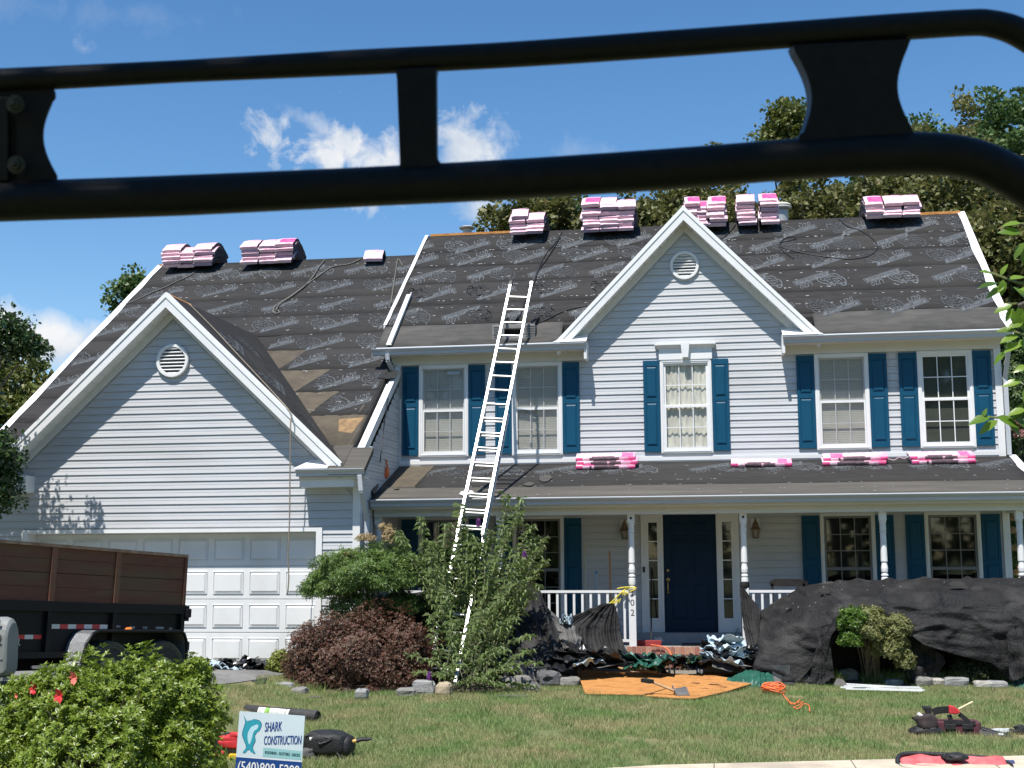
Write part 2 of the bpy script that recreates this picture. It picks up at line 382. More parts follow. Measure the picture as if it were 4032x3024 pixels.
H = thing('house', 'two storey house with pale grey siding, blue shutters and roof stripped to black underlayment', 'house', (0, 0, -.6))
def hp(mb, name, m, **k): return mb.build(name, m, H, **k)
EX = .1265                                            # siding exposure
WX0, WX1 = -5.36, 5.37
G0, G1, GY = -11.72, -5.22, -2.75                    # garage front wall
EV = 5.1; MM = (8.1-EV)/3.7
PM = (2.97-2.27)/2.1; GM = (7.96-2.72)/(4.4+3.15)
# ---- backing walls
UPW = [-4.863, -3.137, 2.240, 3.980]; UW = .92; UZ0, UZ1 = 3.130, 4.817; LOWX = UPW; LZ0, LZ1 = .12, 2.045
def holed(x0, x1, z0, z1, y0, y1, holes, name):
    xs = sorted({x0, x1, *[h[0] for h in holes], *[h[1] for h in holes]}); zs = sorted({z0, z1, *[h[2] for h in holes], *[h[3] for h in holes]}); mb = MB()
    for a, b in zip(xs, xs[1:]):
        for c, d in zip(zs, zs[1:]):
            if not any(h[0] <= a and b <= h[1] and h[2] <= c and d <= h[3] for h in holes): mb.box(a, b, y0, y1, c, d)
    return hp(mb, name, siding)
holed(WX0+.03, WX1-.03, -.62, 4.96, .02, .06, [(x+.04, x+UW-.04, UZ0+.04, UZ1-.04) for x in UPW]+[(x+.04, x+UW-.04, LZ0+.04, LZ1-.04) for x in LOWX]+[(-.417, .411, 3.16, 4.75), (-.78, .78, -.1, 2.04)], 'main_wall')
mb = MB(); mb.box(WX0+.03, WX0+.1, .06, 6.9, -.62, 4.96); mb.box(WX1-.1, WX1-.03, .06, 6.9, -.62, 4.96); mb.box(WX0+.1, WX1-.1, 6.8, 6.9, -.62, 4.96); mb.box(WX0+.1, WX1-.1, .6, .65, -.6, 4.9); hp(mb, 'inner_walls', siding)
mb = MB(); mb.prism([(-2.15, .021, 4.96), (2.2, .021, 4.96), (.02, .021, 7.12)], (0, .1, 0)); hp(mb, 'gable_wall', siding)
mb = MB(); mb.prism([(G0+.03, GY+.02, 1.76), (G1-.02, GY+.02, 1.76), (G1-.02, GY+.02, 2.66), (-8.47, GY+.02, 5.35), (G0+.03, GY+.02, 2.66)], (0, .04, 0)); hp(mb, 'garage_wall', siding)
mb = MB(); mb.box(G1-.14, G1-.02, GY+.12, 0, -.6, 2.75); mb.prism([(G1-.14, -2.75, 2.75), (G1-.02, -2.75, 2.75), (G1-.02, .02, 4.7), (G1-.14, .02, 4.7)], (0, 0, -.05)); hp(mb, 'garage_side_wall', siding)
mb = MB(); mb.prism([(WX0-.06, .05, 2.75), (WX0-.06, 6.6, 2.75), (WX0-.06, 6.6, 5.0), (WX0-.06, 3.3, 7.9), (WX0-.06, .05, 5.0)], (.06, 0, 0)); hp(mb, 'upper_end_wall', siding)
mb = MB(); mb.box(G0+.03, G0+.14, GY+.12, 7.5, -.6, 2.66); mb.box(WX1-.1, WX1-.03, .1, 6.9, 4.9, 5.0); hp(mb, 'far_side_wall', siding)
mb = MB(); mb.box(G0+.03, -10.95, GY+.02, GY+.06, -.6, 1.759); mb.box(-5.9, G1-.02, GY+.02, GY+.06, -.6, 1.759); hp(mb, 'garage_wall', siding)
# ---- siding planks, each one a piece
def plank(x0, x1, xt0, xt1, z, yw, t=.027):
    """dutch lap course: thick lower lip, double step"""
    h = EX
    def row(zz, y, a): x_0 = x0+(xt0-x0)*a; x_1 = x1+(xt1-x1)*a; return (x_0, yw-y, zz), (x_1, yw-y, zz)
    prof = [(z, 0.0, 0), (z, t, 0), (z+h*.46, t*.62, .46), (z+h*.5, t*.70, .5), (z+h*.97, t*.34, .97), (z+h, .002, 1)]
    vs = []; fs = []
    for p in prof: vs += list(row(*p))
    for i in range(len(prof)-1): fs.append((2*i, 2*i+1, 2*i+3, 2*i+2))
    n = len(prof); fs += [tuple(2*i for i in range(n)), tuple(2*i+1 for i in range(n-1, -1, -1))]
    mb = MB(); mb.add(vs, fs); return mb.build('siding_plank', siding, H)
def clad(xa, xb, z0, z1, yw, cuts, roofl=None):
    """cuts: (x0,x1,z0,z1) openings; roofl(z) -> (xmin,xmax)"""
    z = z0
    while z < z1-.02:
        a, b = xa, xb; at, bt = xa, xb
        if roofl:
            l0, l1 = roofl(z), roofl(min(z+EX, z1+.1)); a = max(a, l0[0]); b = min(b, l0[1]); at = max(at, l1[0]); bt = min(bt, l1[1])
        segs = [(a, b, at, bt)]
        for c in cuts:
            if c[2] < z+EX*.75 and c[3] > z+EX*.25:
                ns = []
                for s in segs:
                    if c[0] >= s[1] or c[1] <= s[0]: ns.append(s); continue
                    if c[0] > s[0]+.02: ns.append((s[0], c[0], min(s[2], c[0]), c[0]))
                    if c[1] < s[1]-.02: ns.append((c[1], s[1], c[1], max(s[3], c[1])))
                segs = ns
        for s in segs:
            if s[1]-s[0] > .03: plank(s[0], s[1], s[2], s[3], z, yw)
        z += EX
UPW = [-4.863, -3.137, 2.240, 3.980]; UW = .92; UZ0, UZ1 = 3.130, 4.817
upcuts = [(x+.02, x+UW-.02, UZ0, UZ1) for x in UPW]+[(-.437, .432, 3.12, 4.95)]
ubase = 3.055
clad(WX0+.1, WX1-.1, ubase, 4.82, .02, upcuts)
clad(-2.25, 2.3, ubase+14*EX, 7.15, .02, [], lambda z: (-(7.06-z)/1.03+.02-0, (7.06-z)/1.03+.02))
LZ0, LZ1 = .12, 2.045
clad(WX0+.1, WX1-.1, -.16, 2.12, .02, [(x+.02, x+UW-.02, LZ0, LZ1) for x in LOWX]+[(-.85, .85, -.2, 2.12)])
GS = .95
clad(G0+.1, G1-.09, -.45, 5.32, GY+.02, [(-11.0, -5.86, -.6, 1.80)], lambda z: (-8.465-(5.29-z)/GS, -8.465+(5.29-z)/GS))
# cheek wall courses (garage right side), each follows the roof slope
def cheek_y(z):                                      # visible front limit of a course at height z
    return -2.72 if z < 2.62 else -2.72+(z-2.62)/GM
z = 2.0
while z < 4.6:
    y0 = cheek_y(z+.05)
    if y0 < -.05:
        mb = MB(); x = G1-.02
        prof = [(z, 0), (z, .017), (z+EX*.45, .012), (z+EX*.52, .0165), (z+EX*.97, .009), (z+EX, .002)]
        vs = []
        for zz, t in prof: vs += [(x+t, max(y0, cheek_y(zz)), zz), (x+t, -.01, zz)]
        mb.add(vs, [(2*i, 2*i+1, 2*i+3, 2*i+2) for i in range(5)]+[(0, 2, 4, 6, 8, 10)])
        mb.build('siding_plank', siding, H)
    z += EX
# corner posts, bands, frieze
mb = MB(); mb.box(WX1-.11, WX1+.005, -.03, .02, 2.95, 4.84); hp(mb, 'corner_post', white)
mb = MB(); mb.box(WX0-.03, WX0+.09, -.03, .02, 4.1, 4.84); mb.box(WX0+.1, WX0+.16, -.012, .02, 2.95, 4.2); hp(mb, 'corner_post', white)
mb = MB(); mb.box(WX1-.11, WX1+.005, -.03, .02, -.16, 2.12); hp(mb, 'corner_post', white)
mb = MB(); mb.box(G1-.09, G1+.03, GY-.03, GY+.02, -.6, 2.52); mb.box(G1-.02, G1+.03, GY+.02, GY+.09, -.6, 2.5); hp(mb, 'corner_post', white)
mb = MB(); mb.box(WX0+.1, WX1-.11, -.028, .02, 2.99, 3.055); mb.box(WX0+.1, WX1-.11, -.02, .02, 2.90, 2.985); hp(mb, 'starter_band', white)
for x0, x1 in ((WX0-.02, -1.76), (1.72, WX1)):
    mb = MB(); mb.box(x0, x1, -.035, .02, 4.822, 4.985); hp(mb, 'frieze_board', cream)
# ---- windows
def window(x, z0, w, h, style):
    z1 = z0+h; mb = MB(); T = .062
    for a in ((x, x+T, z0+T, z1-T), (x+w-T, x+w, z0+T, z1-T), (x, x+w, z1-T, z1), (x, x+w, z0, z0+T)): mb.box(a[0], a[1], -.03, .045, a[2], a[3])
    mb.box(x+T*.75, x+w-T*.75, -.038, -.031, z1-T*.6, z1-T*.35); mb.box(x+T*.75, x+w-T*.75, -.038, -.031, z0+T*.35, z0+T*.6)
    mb.box(x+T*.35, x+T*.6, -.038, -.031, z0+T*.35, z1-T*.35); mb.box(x+w-T*.6, x+w-T*.35, -.038, -.031, z0+T*.35, z1-T*.35)
    win = mb.build('window', trimw, H)
    a, b, c, d = x+T, x+w-T, z0+T, z1-T; mid = (c+d)/2; S = .038; nr = 3 if style == 'porch' else 2
    box = MB(); box.box(a-.02, b+.02, .30, .31, c-.02, d+.02); box.box(a-.03, a-.01, .05, .30, c, d); box.box(b+.01, b+.03, .05, .30, c, d); box.box(a, b, .05, .3, d+.0, d+.01); box.box(a, b, .05, .3, c-.01, c); box.build('interior', dark, win)
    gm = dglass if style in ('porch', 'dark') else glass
    for (p, q, y) in ((mid-.012, d, .012), (c, mid+.012, -.012)):
        sm = MB()
        for r in ((a, a+S, p, q), (b-S, b, p, q), (a+S, b-S, q-S, q), (a+S, b-S, p, p+S)): sm.box(r[0], r[1], y-.012, y+.012, r[2], r[3])
        ia, ib, ic, idd = a+S, b-S, p+S, q-S; mw = .008
        for k in (1, 2): xx = ia+(ib-ia)*k/3; sm.box(xx-mw, xx+mw, y-.006, y+.006, ic, idd)
        for k in range(1, nr): zz = ic+(idd-ic)*k/nr; sm.box(ia, ib, y-.0055, y+.0055, zz-mw, zz+mw)
        sm.build('sash', trimw if style != 'porch' else mat('shaded_sash', (.20, .20, .19)), win)  # porch sashes use a darker trim colour with the porch shade painted in
        for i in range(3):
            for j in range(nr):
                pm_ = MB(); pa = ia+(ib-ia)*i/3+mw*.9; pb = ia+(ib-ia)*(i+1)/3-mw*.9; pc = ic+(idd-ic)*j/nr+mw*.9; pd = ic+(idd-ic)*(j+1)/nr-mw*.9
                pm_.add([(pa, y, pc), (pb, y, pc), (pb, y, pd), (pa, y, pd)], [(0, 1, 2, 3)]); pm_.build('pane', gm, win)
    # what hangs behind the glass
    if style in ('blind', 'dark', 'half'):
        bl = MB(); n = int((d-c)/.030)
        for k in range(n):
            z = c+(d-c)*(k+.5)/n; tilt = .006 if style != 'dark' else .0
            bl.box(a+.01, b-.01, .038, .044, z-.0146, z+.0140-tilt*.3)
        bl.box(a+.01, b-.01, .036, .06, d-.05, d)
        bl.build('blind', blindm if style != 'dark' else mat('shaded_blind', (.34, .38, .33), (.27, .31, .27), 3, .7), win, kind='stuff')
    if style == 'curtain':
        bl = MB(); bl.grid(lambda u, v: (a+u*(b-a), .05+.008*math.sin(u*58+2*math.sin(v*3))+.006*math.sin(u*23), c+v*(d-c)), 90, 6)
        bl.build('lace_curtain', mat('lace', (.80, .78, .72), (.55, .54, .50), 9, .8, stretch=(2, 1, .5), detail=7), win, smooth=True)
    if style == 'porch':
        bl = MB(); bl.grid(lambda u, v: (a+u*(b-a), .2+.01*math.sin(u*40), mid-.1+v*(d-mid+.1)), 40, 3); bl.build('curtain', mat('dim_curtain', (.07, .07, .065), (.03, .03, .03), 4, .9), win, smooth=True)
    if style in ('blind', 'half', 'screen'):                        # an insect screen on the outside greys the pane
        sc_ = MB(); y = -.0225; sc_.add([(a+.012, y, c), (b-.012, y, c), (b-.012, y, d), (a+.012, y, d)], [(0, 1, 2, 3)])
        m = bpy.data.materials.get('insect_screen')
        if not m:
            m, n_, l_, p_ = principled('insect_screen'); p_.inputs['Base Color'].default_value = (.10, .105, .11, 1); p_.inputs['Roughness'].default_value = .7
            t_ = n_.new('ShaderNodeBsdfTransparent'); x_ = n_.new('ShaderNodeMixShader'); x_.inputs[0].default_value = .30
            l_.new(t_.outputs[0], x_.inputs[1]); l_.new(p_.outputs[0], x_.inputs[2]); l_.new(x_.outputs[0], n_['Material Output'].inputs[0])
        sc_.build('insect_screen', m, win)
        fr = MB()
        for r in ((a, a+.014, c, d), (b-.014, b, c, d), (a, b, d-.016, d)): fr.box(r[0], r[1], -.028, -.018, r[2], r[3])
        fr.build('screen_frame', cream, win)
    return win
ws = [window(x, UZ0, UW, UZ1-UZ0, st) for x, st in zip(UPW, ('blind', 'half', 'half', 'dark'))]
wc = window(-.457, 3.121, .908, 1.666, 'curtain')
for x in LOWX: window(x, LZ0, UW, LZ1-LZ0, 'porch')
st = MB(); st.box(-4.33, -4.10, -.026, -.024, 4.63, 4.69); st.build('sticker', mat('sticker', (.35, .42, .46)), ws[0])
# head trim and keystone over the middle window
mb = MB(); mb.box(-.47, .47, -.045, .02, 4.789, 4.985); mb.prism([(-.50, -.05, 4.985), (.50, -.05, 4.985), (.53, -.10, 5.045), (-.53, -.10, 5.045)], (0, .07, 0)); mb.box(-.54, .54, -.115, .02, 5.045, 5.065); hp(mb, 'window_head', trimw)
mb = MB(); mb.prism([(-.052, -.13, 4.815), (.052, -.13, 4.815), (.078, -.13, 5.075), (-.078, -.13, 5.075)], (0, .1, 0)); hp(mb, 'keystone', trimw)
# ---- shutters: frame with two raised panels
def shutter(x, z0, z1, w):
    mb = MB(); y0 = -.035; st = .045; mid = z0+(z1-z0)*.56
    mb.box(x, x+w, y0+.012, .018, z0, z1)
    for r in ((x, x+st, z0, z1), (x+w-st, x+w, z0, z1), (x+st, x+w-st, z0, z0+.10), (x+st, x+w-st, z1-.10, z1), (x+st, x+w-st, mid-.035, mid+.045)): mb.box(r[0], r[1], y0, y0+.013, r[2], r[3])
    s = mb.build('shutter', blue, H)
    for (p, q) in ((z0+.10, mid-.035), (mid+.045, z1-.10)):
        m2 = MB(); a, b, c, d = x+st+.008, x+w-st-.008, p+.012, q-.012; e = .028; yy = y0+.011
        m2.add([(a, yy, c), (b, yy, c), (b, yy, d), (a, yy, d), (a+e, y0-.004, c+e), (b-e, y0-.004, c+e), (b-e, y0-.004, d-e), (a+e, y0-.004, d-e)],
               [(4, 5, 6, 7), (0, 1, 5, 4), (1, 2, 6, 5), (2, 3, 7, 6), (3, 0, 4, 7)])
        m2.build('shutter_panel', blue, s)
    for zz in (z0+.06, mid+.005, z1-.05):
        for xx in (x+.02, x+w-.02):
            m3 = MB(); m3.lathe([(.0, -.006), (.008, -.004), (.009, 0)], (xx, y0-.0, zz), 8, axis='y'); m3.build('shutter_screw', blue, s)
SW = .303
for x in UPW: shutter(x-SW-.006, 3.157, 4.795, SW); shutter(x+UW+.006, 3.157, 4.795, SW)
shutter(-.457-.30, 3.145, 4.782, .292); shutter(.459, 3.145, 4.782, .292)
for x in LOWX: shutter(x-SW-.01, .14, 1.99, SW); shutter(x+UW+.01, .14, 1.99, SW)
# ---- gable vents
def gvent(cx, cz, r, y):
    mb = MB(); mb.lathe([(r, .0), (r, -.045), (r*.97, -.055), (r*.82, -.055), (r*.79, -.04), (r*.79, 0)], (cx, y, cz), 40, axis='y')
    v = mb.build('gable_vent', trimw, H, smooth=False)
    mb2 = MB(); mb2.lathe([(r*.78, -.006), (r*.78, -.004)], (cx, y, cz), 30, axis='y'); mb2.build('vent_back', mat('vent_dark', (.06, .06, .06)), v)
    n = 8
    for k in range(n):
        z = -r*.72+k*(2*r*.72)/(n-1); hw = math.sqrt(max(0, (r*.78)**2-z*z))
        if hw < .05: continue
        m3 = MB(); m3.bar((cx-hw, y-.025, cz+z), (cx+hw, y-.025, cz+z), .046, .012, up=(0, -.6, .9)); m3.build('slat', trimw, v)
gvent(.022, 6.50, .262, .01); gvent(-8.45, 4.6, .285, GY-.005)
# ---- front door with sidelights
mb = MB()
mb.box(-.85, .85, -.045, .02, 2.045, 2.11); mb.box(-.85, -.78, -.045, .02, -.02, 2.045); mb.box(.78, .85, -.045, .02, -.02, 2.045)
mb.box(-.505, -.462, -.045, .03, -.02, 2.045); mb.box(.462, .505, -.045, .03, -.02, 2.045); mb.box(-.46, .46, -.045, .03, 2.036, 2.045)
hp(mb, 'door_surround', white)
mb = MB(); mb.box(-.90, .90, -.32, .02, -.165, -.001); hp(mb, 'threshold', mat('threshold_grey', (.30, .30, .31), (.36, .36, .37), 6, .6))
mb = MB(); mb.box(-.457, .457, .004, .05, 0, 2.033); door = hp(mb, 'door', navy)
for (a, b, c, d) in ((-.33, -.06, 1.70, 1.90), (.06, .33, 1.70, 1.90), (-.33, -.06, .98, 1.60), (.06, .33, .98, 1.60), (-.33, -.06, .22, .82), (.06, .33, .22, .82)):
    m2 = MB(); e = .03; y = .0035
    m2.add([(a, y, c), (b, y, c), (b, y, d), (a, y, d), (a+e, y-.009, c+e), (b-e, y-.009, c+e), (b-e, y-.009, d-e), (a+e, y-.009, d-e)], [(4, 5, 6, 7), (0, 1, 5, 4), (1, 2, 6, 5), (2, 3, 7, 6), (3, 0, 4, 7)])
    m2.build('door_panel', navy, door)
mb = MB(); mb.lathe([(.0, -.03), (.022, -.028), (.03, -.01), (.031, 0)], (-.392, .003, 1.06), 14, axis='y'); mb.build('deadbolt', brass, door, smooth=True)
mb = MB(); mb.lathe([(.0, -.012), (.034, -.01), (.036, 0)], (-.392, .003, .90), 14, axis='y'); mb.tube([(-.392, -.01, .89), (-.392, -.05, .85), (-.392, -.055, .77), (-.392, -.03, .70), (-.392, -.005, .68)], .011, 8); mb.lathe([(.0, -.012), (.022, -.01), (.024, 0)], (-.392, .003, .68), 12, axis='y'); mb.build('door_handle', brass, door, smooth=True)
mb = MB(); mb.box(-.825, -.785, -.062, -.046, 1.03, 1.13); hp(mb, 'doorbell', mat('doorbell_black', (.02, .02, .02), rough=.4))
for sx in (-1, 1):
    a, b = (-.78, -.505) if sx < 0 else (.505, .78)
    mb = MB(); y = 0.0
    mb.box(a, a+.06, -.03, .02, -.0, 2.045); mb.box(b-.06, b, -.03, .02, 0, 2.045); mb.box(a+.06, b-.06, -.03, .02, 1.90, 2.045); mb.box(a+.06, b-.06, -.03, .02, 0, .24)
    s = mb.build('sidelight', white, H); ga, gb = a+.06, b-.06
    bk = MB(); bk.box(ga, gb, .018, .0195, .24, 1.9); bk.build('sidelight_back', dark, s)
    for k in range(5):
        z0 = .24+k*1.66/5; m2 = MB(); m2.add([(ga, .004, z0+.008), (gb, .004, z0+.008), (gb, .004, z0+1.66/5-.008), (ga, .004, z0+1.66/5-.008)], [(0, 1, 2, 3)]); m2.build('pane', glass, s)
        if k: m3 = MB(); m3.box(ga, gb, -.012, .006, z0-.009, z0+.009); m3.build('muntin', white, s)
# ---- lanterns
def lantern(x, y, z, name='wall_lantern'):
    mb = MB(); mb.box(x-.075, x+.075, y-.02, y, z-.06, z+.17)
    r = mb.build(name, white, H, bevel=.01)
    a = MB(); yy = y-.10; a.tube([(x, y-.02, z+.05), (x, y-.07, z+.15), (x, yy, z+.17)], .011, 8); a.lathe([(.004, .24), (.012, .21), (.03, .17), (.05, .14), (.052, .11), (.085, .045), (.088, .035), (.07, .03)], (x, yy, z-.06), 12)
    a.lathe([(.045, -.16), (.055, -.15), (.04, -.14)], (x, yy, z-.01), 10)
    a.build('lantern_top', bronze, r, smooth=False)
    g = MB()
    for k in range(6):
        t = k*math.pi/3; g.tube([(x+.068*math.cos(t), yy+.068*math.sin(t), z-.03), (x+.045*math.cos(t), yy+.045*math.sin(t), z-.165)], .005, 5)
    g.build('lantern_frame', bronze, r)
    g = MB(); g.lathe([(.058, -.03), (.04, -.16)], (x, yy, z), 10); g.build('lantern_glass', mat('lantern_glass', (.30, .28, .25), rough=.15), r)
lantern(1.14, 0, 1.78); lantern(-1.13, 0, 1.78); lantern(-5.52, GY, 1.25)
# ---- garage door
gd0, gd1, gb, gt = -10.93, -5.92, -.43, 1.74
mb = MB(); mb.box(gd1, gd1+.10, GY-.028, GY+.02, -.45, 1.80); mb.box(gd0-.10, gd0, GY-.028, GY+.02, -.45, 1.80); mb.box(gd0, gd1, GY-.028, GY+.02, 1.74, 1.80)
mb.box(gd1-.012, gd1, GY+.02, GY+.29, -.45, 1.74); mb.box(gd0, gd0+.012, GY+.02, GY+.29, -.45, 1.74); mb.box(gd0, gd1, GY+.02, GY+.29, 1.728, 1.74); hp(mb, 'garage_door_trim', trimw)
gdm = mat('garage_door_white', (.74, .745, .74), (.69, .70, .69), 2.2, .45, c3=(.66, .665, .65), s3=1.1)
mb = MB(); mb.box(gd0+.012, gd1-.012, GY+.265, GY+.29, gb, 1.728); gdoor = hp(mb, 'garage_door', gdm)
sh = (1.728-gb)/4; pw = (gd1-gd0-.024)/8
for r in range(4):
    m1 = MB(); z0 = gb+r*sh; m1.box(gd0+.014, gd1-.014, GY+.248, GY+.265, z0+.006, z0+sh-.006); sec = m1.build('garage_door_section', gdm, gdoor, bevel=.004)
    for c in range(8):
        a = gd0+.012+c*pw+.055; b = a+pw-.11; lo = z0+.09; hi = z0+sh-.09; y = GY+.2475; e = .03
        m2 = MB(); m2.add([(a, y, lo), (b, y, lo), (b, y, hi), (a, y, hi),
                           (a+e*.5, y-.0, lo+e*.5), (b-e*.5, y, lo+e*.5), (b-e*.5, y, hi-e*.5), (a+e*.5, y, hi-e*.5),
                           (a+e*1.5, y-.022, lo+e*1.5), (b-e*1.5, y-.022, lo+e*1.5), (b-e*1.5, y-.022, hi-e*1.5), (a+e*1.5, y-.022, hi-e*1.5)],
                          [(8, 9, 10, 11), (4, 5, 9, 8), (5, 6, 10, 9), (6, 7, 11, 10), (7, 4, 8, 11)])
        o = m2.build('garage_door_panel', gdm, gdoor)
        m3 = MB(); t = .006
        for q in ((a, b, lo, lo+t), (a, b, hi-t, hi), (a, a+t, lo+t, hi-t), (b-t, b, lo+t, hi-t)): m3.box(q[0], q[1], y-.014, y+.001, q[2], q[3])
        m3.build('panel_moulding', gdm, o)
# ---- roofs
def plane_pt(kind, x, s, h=0.0):
    """point on a roof plane; s runs up the slope from Y = 0, h is height off the deck"""
    z0, M = {'main': (EV+MM*.4, MM), 'gar': (2.72+GM*3.15, GM), 'porch': (2.97, PM)}[kind]
    k = 1/math.sqrt(1+M*M); return Vector((x, s*k-h*M*k, z0+s*M*k+h*k))
def edge_s(kind, Y): M = {'main': MM, 'gar': GM, 'porch': PM}[kind]; return Y*math.sqrt(1+M*M)
def deck(name, kind, x0, x1, y0, y1, th, m, back=None):
    s0, s1 = edge_s(kind, y0), edge_s(kind, y1)
    xl, xh = (x0(s0), x0(s1)) if callable(x0) else (x0, x0); a, b, c, d = (plane_pt(kind, xl, s0), plane_pt(kind, x1, s0), plane_pt(kind, x1, s1), plane_pt(kind, xh, s1)); x0 = xh
    mb = MB(); mb.prism([a, b, c, d], (0, 0, -th))
    if back is not None:
        yb, zb = back; e, f = Vector((x1, yb, zb)), Vector((x0, yb, zb)); mb.prism([d, c, e, f], (0, 0, -th))
    return hp(mb, name, m)
MX0, MX1 = -5.475, 5.5
def MXL(s): return -5.60+.135*max(0, min(1, (s+.5)/4.75))
deck('main_roof', 'main', MXL, MX1, .1, 3.3, .12, felt, back=(7.0, 5.1))
deck('main_eave', 'main', MXL, -2.2, -.4, .1, .12, felt); deck('main_eave', 'main', 2.26, MX1, -.4, .1, .12, felt)
deck('garage_roof', 'gar', -11.98, -5.36, -2.6, 4.4, .12, felt, back=(9.6, 4.3))
deck('garage_eave', 'gar', -11.98, -11.35, -3.15, -2.6, .12, felt); deck('garage_eave', 'gar', -5.62, -5.02, -3.15, -2.6, .1, brownshield)
deck('porch_roof', 'porch', G1-.0, 5.5, -2.1, -.0, .06, felt)
def sheet(kind, x0, x1, s0, s1, h, m=felt, seed=0, name='underlayment_sheet', nx=40, wav=.012):
    rs = random.Random(seed+int(s0*100)); ph = rs.uniform(0, 9)
    xx0 = x0; fl = x0 if callable(x0) else (lambda s: xx0); fr_ = x1 if callable(x1) else (lambda s: x1)
    mb = MB(); mb.grid(lambda u, v: plane_pt(kind, fl(s0+(s1-s0)*v)+(fr_(s0+(s1-s0)*v)-fl(s0+(s1-s0)*v))*u, s0+(s1-s0)*v+(wav*math.sin(u*17+ph)+wav*.7*math.sin(u*41+ph) if v == 0 else 0), h+.004*noise.noise((u*30, v*4, seed))*(1 if 0 < v < 1 else .2)), nx, 3)
    return hp(mb, name, m, thick=.003, smooth=True)
# printed marks: the roll's logo, a line drawn rhino head, U20 and the name in a slanted bar
def ribbon(mb, pts, w, m=0):
    pts = [Vector((p[0], p[1], 0)) for p in pts]
    for a, b in zip(pts, pts[1:]):
        d = (b-a); 
        if d.length < 1e-5: continue
        d.normalize(); n = Vector((-d.y, d.x, 0))*w/2; e = d*w*.35; mb.add([a-n-e, b-n+e, b+n+e, a+n-e], [(0, 1, 2, 3)], m)
def smoothpts(pts, n=4):
    P = [Vector((*p, 0)) for p in pts]; out = []
    for i in range(len(P)-1):
        p0, p1, p2, p3 = P[max(i-1, 0)], P[i], P[i+1], P[min(i+2, len(P)-1)]
        for k in range(n):
            t = k/n; q = .5*((2*p1)+(p2-p0)*t+(2*p0-5*p1+4*p2-p3)*t*t+(3*p1-p0-3*p2+p3)*t*t*t); out.append((q.x, q.y))
    out.append((P[-1].x, P[-1].y)); return out
def logo_geo(rot, with_letters=True):
    mb = MB(); w = .022
    head = [(.00, .26), (.01, .33), (.06, .36), (.10, .33), (.09, .28), (.14, .30), (.20, .29), (.23, .36), (.27, .31), (.32, .36), (.37, .30), (.45, .27), (.52, .20), (.54, .12), (.48, .07), (.40, .05), (.34, .08), (.30, .02), (.20, .00), (.12, .04), (.10, .10), (.05, .12), (.01, .18), (.00, .26)]
    ribbon(mb, smoothpts(head), w)
    for l in ([(.12, .22), (.17, .25), (.22, .22), (.18, .19), (.12, .22)], [(.26, .24), (.31, .27), (.36, .22), (.40, .14)], [(.29, .15), (.35, .20), (.42, .20), (.48, .15)], [(.08, .20), (.10, .15), (.17, .14), (.24, .16)],
              [(.14, .10), (.22, .08), (.30, .10), (.36, .13)], [(.02, .30), (.05, .27), (.09, .31)], [(.38, .10), (.44, .11), (.50, .12)], [(.24, .30), (.27, .27), (.31, .31)], [(.22, .04), (.27, .06), (.31, .05)]): ribbon(mb, smoothpts(l), w*.85)
    ang = .40; ca, sa = math.cos(ang), math.sin(ang)
    bar = lambda x, y: Vector((.30+x*ca-y*sa*.35, -.10+x*sa+y*.95, 0))
    ribbon(mb, [bar(0, 0), bar(.78, 0), bar(.74, .135), bar(.03, .135), bar(0, 0)], .014)
    mb.add([bar(.02, .018), bar(.745, .018), bar(.715, .117), bar(.04, .117)], [(0, 1, 2, 3)], 0)
    add_text(mb, 'U20', lambda x, y: bar(x+.40, y+.155), .27, .13, 0)
    dk = MB(); add_text(dk, 'RhinoRoof', lambda x, y: bar(x+.06, y+.032), .63, .075, 0)
    for m_ in (mb, dk):
        k = 1/1.06; m_.v = [((v[0]-.52)*k*(-1 if rot else 1), (v[1]-.16)*k*1.42*(-1 if rot else 1), v[2]) for v in m_.v]
    return mb, dk
_marks = {}
def mark_mesh(rot):
    if rot not in _marks:
        mb, dk = logo_geo(rot); res = []
        for m_, mt, nm in ((mb, printm, 'printed_mark'), (dk, felt, 'mark_lettering')):
            me = bpy.data.meshes.new(nm); me.from_pydata(m_.v, [], m_.f); me.materials.append(mt); me.update(); res.append(me)
        _marks[rot] = res
    return _marks[rot]
def frame(kind, x, s, h):
    o = plane_pt(kind, x, s, h); ex = Vector((1, 0, 0)); ey = (plane_pt(kind, x, s+1, h)-o); ez = ex.cross(ey)
    return Matrix([[ex.x, ey.x, ez.x, o.x], [ex.y, ey.y, ez.y, o.y], [ex.z, ey.z, ez.z, o.z], [0, 0, 0, 1]])
def mark(sheet_obj, kind, x, s, rot, xl, xr, h=.011, scale=1.0, shear=0.0, basis=None):
    """one print, trimmed where the sheet ends"""
    for i, me in enumerate(mark_mesh(rot)):
        M = (basis(x, s, h+i*.0022) if basis else frame(kind, x, s, h+i*.0022))
        a = xl(s) if callable(xl) else xl; b = xr(s) if callable(xr) else xr
        if x-.55 < a or x+.55 > b:
            import bmesh
            bm = bmesh.new(); bm.from_mesh(me)
            for (co, no) in (((a-x+.01, 0, 0), (-1, 0, 0)), ((b-x-.01, 0, 0), (1, 0, 0))):
                bmesh.ops.bisect_plane(bm, geom=bm.verts[:]+bm.edges[:]+bm.faces[:], plane_co=co, plane_no=no, clear_outer=True)
            if not bm.faces: bm.free(); continue
            m0 = me.materials[0]; me = bpy.data.meshes.new(me.name); bm.to_mesh(me); bm.free(); me.materials.append(m0)
        o = bpy.data.objects.new('printed_mark' if i == 0 else 'mark_lettering', me); COL.objects.link(o); o.parent = sheet_obj; o.matrix_basis = M
